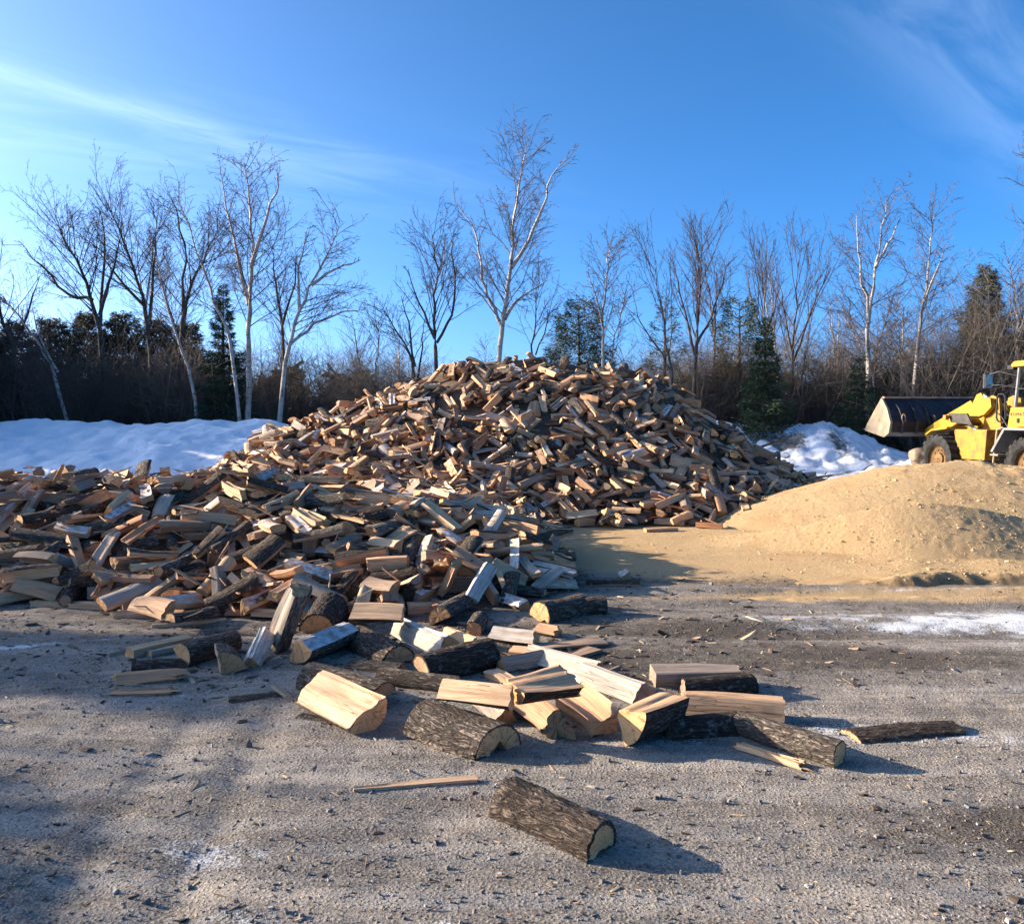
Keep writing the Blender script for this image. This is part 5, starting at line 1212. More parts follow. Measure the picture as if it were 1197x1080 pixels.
663,7367,560,33,14,79,3,-1690,7459,421,-10,-44,89,14,397,6672,196,36,-66,-58,19,756,6747,225,-25,12,-80,1,-2118,4594,446,-87,28,-19,20,-921,8232,1043,40,-21,-56,5,
997,8105,1055,36,-9,-85,13,-1699,7584,540,-5,93,-35,12,-1213,7818,732,82,27,43,6,-946,8349,1151,-45,87,0,16,-1766,4170,238,-99,6,-1,15,-2241,4173,278,33,-34,-83,21,
202,8101,1082,-53,-37,16,14,1130,6529,44,-21,15,-78,1,1613,8179,920,2,23,27,0,2858,7430,64,96,-24,16,6,818,8318,1194,16,-19,76,3,1388,7967,879,-29,-65,-70,7,
-2067,7832,536,-10,-19,43,28,-1545,8546,951,9,-25,29,14,-1407,7708,642,17,3,80,12,-373,7957,977,10,-16,60,26,2308,7990,477,98,-15,1,6,-2325,3748,94,3,-16,99,15,
-272,7169,424,38,10,82,18,172,7616,748,-85,-44,-14,17,-916,7250,454,-9,-3,29,28,-29,8190,1141,11,-5,-96,12,1747,8571,1017,-10,-5,-90,29,-442,8439,1310,-39,77,-25,8,
2248,8070,484,-47,-56,-67,18,-1437,7479,543,8,-13,75,3,815,6969,375,65,50,50,25,1196,7963,935,3,31,-88,6,1300,8066,999,-43,-85,-31,21,1384,7110,277,12,24,-79,28,
-596,8405,1260,-70,-66,-25,17,163,7303,544,19,9,64,29,2245,7214,200,-36,-43,67,7,-1984,4639,430,35,-73,-57,11,-354,4346,191,2,-55,79,24,-2539,4177,241,-10,-93,-30,15,
-618,8515,1239,-19,-47,55,5,-437,7019,383,-50,-59,-63,14,-1821,7629,520,5,16,-84,21,907,7983,1049,-61,77,16,7,1068,7908,921,-6,31,-85,1,1784,7710,634,-32,22,-72,4,
-226,6427,214,83,-19,-1,18,-281,6950,372,-85,-43,24,22,630,6800,283,-4,-60,71,25,924,6841,302,88,-44,-12,21,950,7797,917,50,-57,-62,6,1344,7358,562,45,-80,-38,8,
-230,7929,920,-5,-40,91,0,296,6571,62,5,10,61,27,-1416,7685,623,1,14,15,25,-734,7103,409,30,-7,-94,11,309,7385,634,-4,-17,88,7,624,7853,934,41,5,-52,6,
1727,6898,235,-56,-53,23,7,-1525,7416,407,60,-14,-4,4,-57,8622,1334,17,17,-77,26,1574,7323,439,-10,32,-94,19,1588,7803,759,32,17,70,2,-2169,8233,702,2,-13,89,17,
-502,8556,1282,8,-20,66,1,1103,8110,1095,13,-1,-83,2,2477,8383,482,2,21,2,9,-748,4180,240,-100,-3,2,12,1380,8228,1025,29,-9,44,29,1774,6860,160,1,-92,-39,7,
1927,8485,825,15,27,27,2,-1500,8247,803,38,-25,-84,2,-1173,7352,502,32,-7,-77,1,-593,7033,346,11,-4,95,27,-576,7426,667,2,-18,82,17,392,8155,1140,25,2,-20,17,
522,7573,748,-10,7,7,12,1278,7602,705,2,-3,56,2,1868,8281,819,25,3,97,6,2222,7592,353,66,-13,-10,7,-583,8192,1086,92,20,31,20,404,7912,954,82,29,37,20,
687,8231,1237,-98,-3,21,16,-2739,4664,478,-3,-7,8,15,-2405,4160,179,-6,61,-78,2,-1372,7499,515,-29,-50,81,4,-717,7179,436,-56,-70,-39,6,-21,8163,1112,-63,-26,5,10,
-2098,7315,383,12,87,47,13,-867,7159,414,-5,8,-72,0,-472,8370,1215,12,21,-73,9,-471,7113,445,-3,50,79,7,2780,7441,88,97,19,6,18,-2398,8613,720,-30,-89,-34,18,
-1689,8376,818,9,27,-92,16,-994,7123,344,8,17,-95,27,850,6617,136,-18,3,-92,17,-1113,4395,342,-72,-69,8,21,9,4197,76,6,-7,-72,5,61,4783,233,-27,1,40,19,
21,7503,740,43,-22,50,16,428,7528,703,70,1,-3,9,2747,7293,1,27,0,-1,2,-950,7122,433,9,13,-67,19,-1036,8216,998,30,-11,-44,20,-30,7929,939,21,-2,-66,28,
2100,8081,665,7,9,-85,6,-933,7017,351,94,-21,18,15,-234,7500,702,-3,16,69,29,236,6946,318,-45,-21,18,8,307,7954,1002,56,36,68,18,2454,7258,157,0,-17,-98,12,
-2351,4757,461,19,-2,-76,18,-1742,3746,-14,20,7,27,27,-227,4223,145,-97,-23,1,15,-221,4686,294,-81,-54,23,22,-1256,4191,281,-7,-11,83,16,-466,7337,526,31,-23,46,13,
131,6510,116,-86,46,9,6,691,7340,534,28,10,-41,23,912,7589,667,-12,51,-56,4,1423,8114,921,11,7,24,5,-1424,7201,376,91,-10,27,9,-853,6962,295,-2,1,78,0,
-1856,7426,440,-7,-3,-84,11,1615,7487,614,18,3,77,15,-1348,4069,185,51,52,62,18,-1967,7858,503,-1,56,-80,0,-389,8542,1283,46,-7,-55,2,-1147,6929,387,-25,94,6,29,
-943,6656,253,34,-18,92,2,-205,8061,1059,-85,-36,-21,14,989,7330,555,-6,17,-93,3,1394,6686,54,18,6,92,27,-1783,7246,342,79,-37,-48,22,-1157,8264,976,-64,-71,-25,21,
-450,6810,252,4,4,-100,29,-54,4893,264,-61,-77,-9,21,-1719,7996,647,7,33,-38,5,114,8290,1207,17,0,42,12,873,8339,1214,-86,2,1,1,901,7877,904,77,-6,-18,8,
470,7001,288,17,18,-63,0,872,7229,541,-73,-57,-34,5,817,8002,992,2,32,-65,26,-781,7798,819,-69,53,21,22,1115,7688,814,67,-55,-47,8,-1518,4647,466,3,96,26,3,
-1143,4081,175,11,1,-48,27,-778,3874,116,-91,37,5,19,-1968,8409,761,14,21,92,0,183,8101,1127,-12,-18,80,7,357,7024,396,30,-78,-55,27,1182,6653,118,63,-43,-46,8,
-1891,7228,292,24,-38,28,26,-916,6331,263,-7,84,-46,9,-558,7230,507,69,-33,-51,19,-135,7508,718,-69,-71,-11,16,228,8184,1140,0,-18,84,12,33,8436,1293,-85,46,16,15,
-1360,8306,921,12,41,-44,22,1954,7112,311,-35,55,-66,18,-1478,4267,264,18,-24,69,12,-2642,8149,454,70,-30,-41,25,-1541,7523,462,-27,22,94,26,-784,7894,865,-80,51,11,7,
372,7978,981,-35,90,23,22,1147,7486,646,25,-16,4,22,1480,7757,758,31,20,52,1,2018,7429,362,11,-9,99,21,2782,8024,184,-10,-16,-25,2,-1362,7319,457,44,87,18,18,
252,6843,239,-18,-16,47,4,2310,8241,515,46,32,-26,18,2447,7443,180,81,9,37,4,2441,7627,207,35,15,88,29,-2030,4700,412,17,-13,-90,5,-1496,4344,297,0,-35,93,18,
-146,3899,138,-79,-47,26,21,61,4023,88,2,-5,98,22,-334,7963,970,0,-20,81,12,42,7449,654,-55,-53,21,9,1665,8458,1010,12,35,-27,11,-2498,8620,700,-16,96,22,12,
369,8267,1222,-85,-43,4,18,1369,6543,87,-40,-90,-1,22,1530,7653,635,-13,3,-99,0,2521,8273,446,-51,-54,61,18,-2200,7963,570,75,-22,-15,18,-2294,8211,575,23,19,-93,28,
-901,6856,273,13,12,86,27,-713,7378,555,21,-78,-58,8,1019,8293,1198,-73,-49,27,10,-418,4546,249,2,-28,96,2,-533,4663,382,17,98,12,1,-950,7366,605,66,-75,-3,27,
-486,7493,637,1,34,-84,12,1330,7868,804,12,29,-46,11,-1695,7536,465,28,84,-45,9,-1280,8096,819,18,-20,-67,1,-819,7425,585,16,51,84,7,-257,8378,1260,23,-4,90,21,
-2432,8558,627,40,13,-59,27,-1070,6879,339,-76,44,37,17,-1455,7073,391,-14,-96,22,7,-331,6708,217,33,-52,77,18,-2,8254,1235,-13,-22,56,14,320,7184,458,-31,-92,4,15,
610,8051,1128,-10,29,-75,7,3089,8320,160,94,-17,-4,0,-1142,4311,275,8,-2,83,0,-1141,4692,383,17,9,93,2,-1555,4010,113,2,37,-76,3,-138,4419,179,45,7,77,3,
-1664,8587,886,-26,-58,59,4,-1037,7503,622,73,55,37,0,-839,8321,1079,-32,91,16,19,165,7809,898,15,-23,60,14,2086,8179,581,51,23,-20,1,-2303,7894,454,-5,-21,18,3,
1832,6746,180,12,7,62,16,-1369,3703,-5,9,6,-93,28,-278,5941,201,17,17,-96,29,-1933,8292,660,35,-17,-84,4,204,8655,1388,-19,-25,-85,3,675,7495,656,99,0,-4,18,
1078,6690,119,-5,-99,-6,13,2395,7039,20,-8,-16,-98,5,101,7013,358,14,1,-92,3,641,6561,19,20,-10,-92,28,759,7354,525,23,16,-48,3,1695,7698,662,-14,-8,60,28,
1962,7752,527,-81,-40,12,10,-2198,8125,650,-86,-50,-5,20,-1173,8493,1084,78,61,9,14,-876,7909,887,9,-4,70,17,-592,6639,270,-61,73,31,20,-214,6587,229,-43,-73,20,14,
-311,7961,1042,-18,45,-69,19,138,8208,1207,-88,-43,-19,23,540,7586,799,-93,-34,10,21,709,6984,383,18,-15,-71,8,894,8379,1245,-5,1,-36,17,2477,7776,281,-35,1,8,15,
-639,5210,326,3,-43,-71,21,382,7428,588,-1,36,-63,1,608,6831,258,-62,-27,5,2,-2021,7714,546,-9,-22,69,18,-1850,8115,705,0,9,78,5,-308,6943,337,68,-66,-29,10,
-134,7181,495,-18,91,25,18,1522,7453,555,-45,46,-24,7,-1640,7863,632,-93,-37,3,7,285,6520,31,21,22,76,26,1326,7276,514,86,43,21,10,-61,4267,133,85,44,17,15,
246,4997,147,5,30,-14,17,-1239,7384,464,16,90,41,9,-95,8237,1156,6,30,-92,6,390,6949,299,-62,-71,-14,14,1074,7635,759,48,65,57,3,1445,8725,1175,19,57,54,1,
1327,8519,1245,-1,18,-84,9,-663,6575,291,-10,3,-74,16,160,6961,374,12,-5,-72,21,891,7759,818,17,26,-55,3,2163,8493,689,51,6,49,3,3019,7799,22,11,20,-95,28,
-2138,3821,86,-10,34,92,15,-979,4675,385,-8,23,0,20,-541,4960,357,-12,-82,55,7,-2727,8322,457,-57,75,-28,16,104,6919,333,6,11,-98,22,471,7800,860,14,31,-77,21,
1838,7152,220,-7,28,-93,28,-2091,7614,423,-2,32,-89,28,-933,7579,638,-70,-68,-15,16,-146,8487,1314,99,-16,2,17,227,7174,422,26,13,91,3,825,7860,827,34,7,-5,26,
1914,6883,151,87,-19,-31,7,2811,8104,236,25,-87,41,9,-2608,7694,309,21,6,-91,5,-1794,8656,854,12,-21,57,3,-1606,7072,349,20,-9,23,21,-1652,8210,785,39,59,65,15,
-1436,8675,1034,5,37,40,16,-21,6690,213,-17,3,-92,17,1337,8320,1161,-63,-70,24,18,1780,8459,968,83,-31,-45,9,2634,7956,245,-4,2,-80,5,-1835,4739,446,-6,-3,79,21,
-1630,3812,100,-2,-7,32,20,-1941,3858,91,88,-10,4,17,-844,5094,347,77,-22,13,8,-387,7050,443,-85,48,0,3,736,8496,1239,12,23,-79,11,748,6986,305,-27,-90,-32,16,
-1903,8271,771,57,-64,50,15,-546,8563,1301,33,3,76,21,1068,6691,115,12,17,-79,28,1168,7726,744,5,-25,80,28,1806,8036,737,89,-26,-34,20,1591,8717,1132,52,-79,14,18,
-2229,7682,427,-6,-18,-54,0,-726,7421,641,-67,-70,7,20,842,8550,1304,-71,68,11,21,2380,7338,192,-8,22,76,8,2705,7926,242,-10,-16,60,15,-1641,4889,449,-6,-19,-95,15,
-1025,4273,278,-67,70,10,20,-1025,6069,293,-43,25,-86,7,-223,4954,307,97,-10,-3,10,132,5130,157,36,27,67,2,-368,7402,585,25,88,39,16,-206,8050,1005,-3,59,-69,4,
419,6427,-37,0,1,28,29,898,6613,51,7,-60,77,2,755,7969,947,36,-3,61,4,-1893,7324,385,-24,-23,35,15,-301,7438,610,11,-4,97,17,874,7999,1046,-68,-55,20,21,
-2875,8367,298,-31,-20,91,5,-1624,7793,615,-34,93,12,21,-1282,8332,954,55,70,45,15,-1060,6434,311,100,-1,6,18,-462,6965,389,-41,-87,-29,20,2799,7671,163,-20,20,-95,11,
-1440,4276,263,-2,-26,95,17,-1261,4091,174,5,-20,86,12,-2225,4118,233,12,4,-94,9,-770,7543,598,14,-18,85,4,-847,8092,959,31,15,82,24,-20,7899,916,33,-3,-3,23,
-1,7919,937,13,-15,63,12,668,8184,1180,-40,43,-38,17,1483,8010,873,91,-15,-29,10,1650,7971,822,-84,52,8,19,2193,6951,65,-12,-70,-69,9,-1514,7280,394,4,93,34,20,
-151,7934,1019,63,23,45,18,2589,8056,367,-58,52,-43,18,2528,7162,66,23,43,83,10,-2719,8086,285,46,14,-84,28,-1286,6791,261,-11,-3,97,2,-1204,8166,832,27,3,-76,4,
-613,6757,270,20,-5,90,11,-689,7262,509,47,83,26,20,1778,8207,852,-7,14,-88,3,2233,7391,275,-5,13,-89,8,3004,8298,210,-98,-1,18,15,-76,4579,227,43,-79,-35,5,
-1186,4470,366,34,13,48,17,-2302,3815,106,7,-23,-37,23,-1183,4944,413,-22,-13,-44,11,-2365,8040,451,25,-14,-37,1,-539,7976,957,-45,-78,21,22,-295,8411,1246,-82,53,10,18,
-263,6916,253,19,3,-73,2,2274,6896,25,-6,2,-100,19,-1762,7569,479,8,-79,-61,2,-1072,8530,1121,-53,82,2,7,-1180,7600,643,48,-32,-79,9,-706,6664,305,-72,-53,20,15,
-121,6839,291,37,-5,-60,14,-2775,4602,433,-7,-11,99,22,-2135,4554,334,16,7,-32,28,-87,6992,364,-99,4,6,0,-24,7092,399,-11,-93,-36,9,301,8360,1195,15,-19,41,26,
316,6788,197,7,74,66,9,37,8712,1345,-24,17,72,3,678,8247,1145,25,17,79,0,1137,7280,492,86,18,29,18,1677,7465,430,25,7,16,29,-1799,7033,250,36,4,-73,13,
-2233,4481,358,96,-4,-6,25,-1504,3928,53,14,16,-83,26,103,5929,91,29,3,79,12,242,4362,58,-63,-17,41,9,596,8069,1044,-59,-50,16,6,2956,8541,213,-18,-22,89,4,
-1111,8698,1086,-19,3,55,1,-969,3846,122,-90,21,-2,16,-1891,4839,464,37,92,8,16,-1187,3654,63,-1,-8,99,20,-10,4390,189,-89,-45,-5,10,1601,6797,155,91,-29,-18,19,
-1764,7866,553,-9,18,-57,4,653,8207,1109,20,4,-30,11,2252,7300,185,5,-5,-89,29,-1699,8197,741,89,-4,-15,25,-1403,7008,356,1,-71,65,7,1066,7105,379,-17,-74,36,15,
2955,7950,76,-2,1,100,28,-354,4189,157,56,-48,-53,8,-1453,4954,463,-22,9,67,17,-1466,7612,560,-59,-19,0,9,-674,7309,435,21,-16,37,27,538,6680,106,27,-17,54,20,
1798,8243,813,-92,-10,29,17,-109,8416,1295,-2,5,92,22,1022,6904,252,-25,-93,-19,7,-2192,7284,321,55,-2,-74,5,-1963,8733,825,-15,36,92,2,-1384,4383,312,26,66,70,8,
-1288,4589,392,11,-18,97,24,-806,4696,353,-17,46,-75,10,-1920,5131,383,89,-39,11,18,-2201,3753,76,87,35,34,23,1662,7171,343,-96,-18,5,10,-2293,8069,511,69,-33,-22,2,
-2187,7727,467,6,-10,-49,0,-2037,8396,773,-60,-79,14,17,-1208,8448,1037,-23,-3,2,25,261,8372,1267,-54,81,-5,19,-1154,7916,809,-1,-7,79,3,-938,8485,1124,21,-16,21,3,
3036,8420,233,-9,-6,-22,21,1283,6699,75,20,6,93,1,1381,6891,213,-98,2,4,8,2706,7728,118,-21,35,-78,5,2636,7199,17,-55,-83,4,19,-901,7109,381,-13,-19,12,22,
84,6703,142,1,99,-3,9,1517,8361,1099,-75,-66,-7,21,2740,7638,171,30,-1,87,22,-1597,8077,741,-10,-5,-39,23,-753,6527,315,-27,-43,71,17,-823,8164,1039,-56,76,-18,23,
-241,6734,232,14,-26,94,21,-68,7731,831,29,86,41,20,2058,7651,492,-10,-92,-33,8,2012,6845,149,-66,-51,43,22,2613,7861,210,-27,39,-69,3,65,4387,157,-3,-17,-89,18,
-2086,7474,416,-73,-43,19,10,-1424,8263,831,15,23,-75,3,-970,8147,942,-64,-54,6,9,-1102,8613,1095,28,-9,63,3,-738,7994,927,59,31,65,15,414,8405,1241,-63,73,25,22,
1670,7967,794,1,20,-95,21,-2500,8412,569,2,-12,-1,2,-1971,8301,765,-75,65,-11,11,-1655,6982,277,13,-4,9,2,-144,6651,207,65,0,-18,9,1970,7109,187,-17,19,-95,26,
2565,7212,76,54,-12,-32,24,-1939,7648,503,-22,21,-61,7,-1875,8439,787,-18,-83,43,15,-309,7622,735,-2,14,99,3,326,8638,1361,3,17,-61,11,1270,8681,1285,2,32,80,22,
2630,8305,377,-26,-13,47,10,-2420,4777,479,-22,-26,50,24,-1264,4795,376,9,7,47,29,-817,4102,152,3,15,-98,26,-675,3525,23,1,5,-98,16,-586,7648,721,-44,75,-19,7,
-48,7178,443,28,-6,0,19,-1,7587,715,49,-5,23,4,417,6770,101,26,-4,-15,29,699,6514,47,-50,76,-25,6,1650,7588,568,37,5,55,13,1980,8243,683,-7,5,-91,11,
97,7713,815,-66,-68,-23,19,1110,8198,1086,-89,-35,-7,18,-622,8704,1245,-17,-15,-76,27,2098,8147,594,34,6,33,27,2338,8132,450,93,6,-14,16,-1581,3664,22,1,5,-92,17,
-1241,3936,136,-8,98,16,19,-1183,4268,260,-30,95,10,21,-1006,4386,300,11,-6,83,9,-2530,8375,508,0,-10,-1,2,-787,7662,708,-90,-29,-12,9,95,6396,40,-1,-9,-19,28,
995,7477,646,1,-11,33,8,1311,6835,205,4,70,-70,22,1619,8008,876,6,10,-51,9,1962,7015,203,25,-5,-6,23,-2652,7944,351,-86,18,-37,11,-2167,8697,707,-20,4,57,29,
-929,7699,682,-9,6,98,5,-1107,7467,573,-70,27,-36,25,-449,6348,218,78,-6,15,9,22,7746,834,21,-22,54,19,1944,6747,57,-4,22,-94,28,1921,7520,491,-47,83,-25,25,
-2624,8107,375,-16,-38,76,13,-1147,6680,267,14,-15,-20,3,54,7996,1042,31,-30,-80,7,-2300,3783,16,50,9,18,1,-536,4309,229,-3,16,-77,6,120,6148,104,20,-77,55,23,
249,6829,214,-2,17,98,20,491,7440,560,13,23,-66,29,655,7910,908,14,-31,78,3,815,7168,430,-64,12,0,6,771,8299,1114,22,-26,84,28,1321,7451,514,10,26,-72,28,
2121,6819,43,-16,-4,-98,7,493,8329,1231,7,11,-91,9,669,6776,204,-38,-35,19,10,957,8231,1155,-98,0,-5,22,1605,6637,83,37,-2,-81,22,2123,8226,572,28,-19,93,29,
2322,7161,79,31,-1,11,29,-2635,4491,359,42,3,5,0,-2140,8511,713,4,38,-81,1,-1857,7326,298,22,-3,8,2,-1759,7803,502,-3,-35,73,2,-1301,8325,910,38,-1,-55,9,
-401,7328,510,29,11,-51,23,71,6873,344,-71,69,13,29,1577,7220,377,-30,90,-20,9,-1741,7973,655,-25,45,-26,19,-1149,7232,410,49,-9,-22,3,-734,7565,707,-90,39,16,17,
81,6492,78,-9,16,60,13,935,7965,961,-97,-16,-7,7,-1509,8715,960,57,-67,7,8,2340,7343,218,-57,-41,10,15,-648,5259,327,40,-62,-2,23,-42,5317,178,12,18,96,0,
-689,7025,326,47,17,45,1,-524,7513,585,20,-23,67,27,-584,8467,1248,-34,52,-42,14,-276,7768,824,10,29,-94,7,775,6683,106,-52,-81,-10,23,1311,7059,322,20,17,-79,14,
1812,7340,318,26,5,25,28,1854,7831,603,25,-23,93,23,2011,6960,116,46,29,70,26,-2882,8194,278,24,0,-16,11,-2530,8705,616,-2,-1,99,27,-2362,8225,519,10,45,-80,0,
-1141,7048,401,-42,-28,73,25,-2316,4399,326,10,-25,88,15,-1981,4465,332,10,18,-87,12,-1680,4286,269,-75,39,-7,6,68,4314,86,8,8,92,11,-1472,4844,473,86,46,0,20,
-274,4034,170,14,-8,37,19,-1680,8330,769,-30,-26,4,24,-1254,7469,465,32,-6,-16,2,-1029,8348,981,23,15,-94,3,-114,8428,1254,-38,89,14,22,349,8236,1148,17,-23,67,19,
1390,8499,1115,21,-21,89,26,2999,7675,4,5,1,-11,2,-1529,8025,704,1,-1,-3,12,-1154,8119,858,0,-27,61,17,-1013,8511,1082,30,14,-79,3,-495,6606,233,11,-17,-82,13,
-36,6757,197,40,37,-71,23,715,8762,1264,-33,-1,83,4,958,7062,368,-44,16,-8,15,2248,7568,298,-79,-58,6,21,-1672,7632,547,6,-34,-94,8,-1107,4603,345,9,12,-14,3,
-850,4560,316,-4,15,-97,14,-856,4392,275,14,-5,65,6,-1649,7324,346,-7,-30,92,17,-1323,8633,1029,66,27,42,8,-1020,7337,522,5,85,51,4,283,7282,516,16,-1,-92,4,
630,7629,654,20,7,-14,29,1587,6907,233,73,-39,-49,15,-2143,8366,674,9,-27,44,26,-1194,8392,985,8,78,-53,15,-569,6927,282,18,-7,95,27,-172,7727,825,-95,-9,-17,22,
549,7157,439,-81,6,2,18,2676,8184,272,25,45,-35,12,-2785,8119,312,22,-47,29,19,-1315,7744,632,-81,35,-18,14,-1226,8833,1030,-31,10,51,13,-341,7132,408,1,12,-41,11,
2746,7448,114,-29,-2,32,20,-1009,3742,79,28,-8,11,7,-2272,3841,87,-8,97,1,15,-18,4576,168,-1,11,-88,3,-1812,7355,377,4,-6,-82,22,-1120,7770,693,27,-57,-78,24,
185,6752,124,17,15,-23,12,759,8064,1027,3,-14,41,25,2073,8009,540,-23,23,-88,22,2138,7106,144,65,-64,-40,6,-2438,7646,373,-47,1,-26,16,-2776,8278,367,-28,53,77,6,
-2596,8560,527,8,-15,82,28,-1964,7455,410,-67,-73,3,14,-1498,7792,590,8,-11,-93,26,256,6170,33,-1,6,-20,10,629,7272,508,47,28,75,25,1423,7399,520,49,23,74,25,
2321,8312,503,48,0,62,7,-800,6217,240,-7,15,-84,5,-99,6411,165,-14,-95,-26,10,-628,3957,133,-5,24,-89,21,-133,4449,167,-1,15,-17,9,-209,4667,255,-19,2,-96,18,
-1854,5106,440,-10,-28,-95,17,-891,4672,346,0,5,79,3,-728,4538,342,49,59,58,8,-2122,8374,670,25,12,-91,12,-1421,8203,787,-44,86,8,19,-980,8298,1010,11,-24,23,19,
-453,7113,379,-2,97,-23,18,-145,6944,274,-22,-90,-37,15,58,6315,94,1,-57,82,24,356,8438,1268,-78,-57,-19,23,760,7649,723,2,-2,99,3,1222,7389,561,33,-3,-7,23,
1315,8329,1080,51,11,-32,4,1637,6732,47,20,3,-23,26,1988,7250,287,-94,-21,21,20,-1342,7561,520,64,-4,-13,1,-1382,8647,1015,-77,-51,13,21,-433,8675,1334,-6,-21,95,11,
2216,8195,507,11,32,-3,19,2917,8365,199,37,-16,-75,2,-2540,7523,336,-53,45,-31,8,-1667,7095,321,-88,-43,-14,21,19,6613,179,49,87,-7,14,2590,7520,156,-92,-1,17,7,
-942,3584,40,-55,-82,-8,21,-253,3612,-5,1,0,69,12,-1051,5225,379,70,47,3,9,-244,5071,296,-16,9,-5,13,64,5449,148,-93,-13,-2,14,-2027,7268,275,-65,73,15,21,
-803,6971,299,22,8,-94,8,176,7341,566,15,-34,88,20,559,8161,1125,12,16,-57,11,614,6846,192,24,-11,28,3,855,7619,640,21,-14,65,29,1786,7176,304,18,5,19,15,
2040,7665,448,-11,-29,-95,24,2035,8429,730,22,29,17,22,-3011,8540,238,6,-17,79,1,-1541,7093,333,23,-14,45,17,-1214,7018,318,15,-34,-8,22,-900,7192,365,11,25,-94,11,
-816,6584,248,-13,2,-71,13,-695,6606,260,0,3,85,21,-473,6957,309,22,88,40,9,-53,6516,152,-26,-81,-51,12,630,8347,1237,3,17,-87,20,2296,7956,418,14,-68,70,9,
2370,7754,337,2,5,35,16,2767,7918,157,-53,81,-21,9,-3075,8417,239,-67,-67,-24,16,-1613,7242,357,-13,3,99,19,-86,7057,361,-11,-88,-47,17,2651,7950,189,-58,-81,4,14,
3110,8549,132,-85,37,4,6,-238,4354,184,18,6,42,12,-1790,4226,278,-92,34,-10,23,-86,5800,164,-35,93,8,8,-2496,7975,379,-83,-50,-22,21,-2550,8613,574,0,6,-61,5,
-2516,7862,378,32,58,70,11,-2035,8274,640,34,-16,-81,5,-1953,8495,767,18,15,-91,6,-1695,7537,406,65,-13,-1,3,-1648,7778,570,-62,-78,0,9,-1284,8119,786,61,-23,-30,3,
-459,7059,336,-8,99,0,20,146,6927,275,16,32,-79,14,1006,7352,541,-81,52,17,16,1295,8130,1004,27,-11,78,19,1208,8376,1159,44,-85,-30,6,1802,6749,101,15,12,-16,15,
2031,7578,358,17,-37,83,1,2283,7239,132,39,-91,-10,9,2763,8642,287,-2,30,18,5,-2413,7598,338,0,-28,95,15,-1499,8409,908,-39,-19,3,19,-1043,6654,243,29,-8,59,0,
2364,7586,247,-68,59,18,22,2433,7960,347,-64,67,37,17,-2520,8232,490,6,-22,74,19,-2234,7381,374,46,-47,-75,13,-907,6846,289,13,12,86,15,95,6601,122,-15,40,-33,3,
-627,4617,314,14,-3,98,24,-1573,4804,475,-13,-12,50,17,-2855,4865,461,-13,-2,-34,10,-1475,5387,325,-40,21,86,0,-1863,7502,435,82,-54,-19,4,-1873,7745,477,-49,83,27,7,
-1912,8001,602,18,-3,-17,19,-1832,8036,644,-86,45,-15,23,-1763,8117,632,-2,13,98,5,-1470,8461,932,97,5,22,14,-1127,7923,778,21,20,-85,17,-221,7488,610,4,-31,90,3,
481,7244,496,29,-49,-82,15,1019,7020,300,15,-23,87,21,1002,8269,1139,-99,7,-2,18,1457,6759,104,9,-27,85,13,1752,7687,569,-20,46,-40,3,2301,7466,221,-3,30,-61,7,
-2096,7817,511,-13,-12,73,13,-1863,7091,242,1,43,-56,11,-1657,8725,864,-17,-9,84,26,-435,7679,757,-63,66,41,20,2402,7872,351,-43,13,10,18,2338,7541,240,-48,-76,0,25,
2482,7137,46,-94,32,10,6,-1902,8111,605,9,-14,-33,27,-2014,8622,800,8,-15,10,19,-568,6210,239,9,-5,-99,0,-566,6588,261,-9,39,-76,6,2232,8360,619,94,27,-21,6,
2452,8231,396,-11,22,-38,4,2905,7673,100,-5,-99,9,21,-820,3428,56,61,-58,-42,16,-424,4818,290,10,-6,38,0,64,4502,156,22,7,15,6,-497,4026,140,-38,-62,43,14,
-266,5944,199,17,1,83,13,38,4971,221,53,81,21,25,-1894,7086,283,25,-86,-38,12,-1153,7130,321,-90,-35,-17,21,-840,7120,362,96,18,18,9,-488,6868,205,14,-8,85,0,
-279,6879,157,26,0,-3,29,-144,6796,185,26,7,-87,6,689,8141,1075,-84,-52,-13,20,880,8090,1030,63,-44,-59,10,1500,7784,675,1,28,-88,26,2212,7495,258,30,13,59,18,
2734,7373,26,10,1,14,10,-1982,7959,575,15,-22,88,23,-1759,8048,670,44,16,-64,23,-998,6379,234,17,8,40,27,-508,6785,253,-1,61,76,8,-264,6675,181,46,21,1,18,
175,6580,67,-71,-67,-19,20,900,6951,281,25,10,-69,18,1509,8854,1128,-25,-38,-82,4,1719,6959,170,24,8,23,26,1965,7525,422,20,4,94,20,2472,8076,310,33,-2,94,13,
2515,7898,207,-27,55,-75,5,2596,8393,402,-58,80,-11,6,2830,7778,130,33,29,-12,1,-2401,7399,271,14,7,-92,28,-1115,8226,937,34,1,-51,22,1664,8102,853,-1,-66,60,15,
2798,8140,199,-50,6,29,9,-1988,4256,259,-92,13,-1,14,-1810,3970,60,21,-15,37,29,-1137,5031,380,80,-58,8,14,-402,4709,293,-49,86,1,20,97,4075,42,7,0,38,11,
25,4536,114,9,11,-6,12,-1115,6034,283,16,-3,60,13,-2291,8332,570,10,-28,25,0,-2334,8802,636,24,-48,-57,5,-2114,8099,526,11,-12,27,29,-2194,8177,568,40,-30,-83,4,
-2025,7508,399,-91,39,-2,13,-2083,7679,430,34,8,28,2,-1921,8051,593,10,15,-97,21,-1372,7671,565,4,-2,97,7,-1116,7646,604,18,-9,-3,15,-1140,8348,962,-84,-40,-16,23,
-1238,8495,1004,-20,95,8,22,-1096,7496,527,11,22,-97,21,-708,6709,177,-13,26,-72,4,-239,8112,1076,30,-68,-67,25,557,7089,377,24,11,-25,15,423,7270,522,19,2,-81,23,
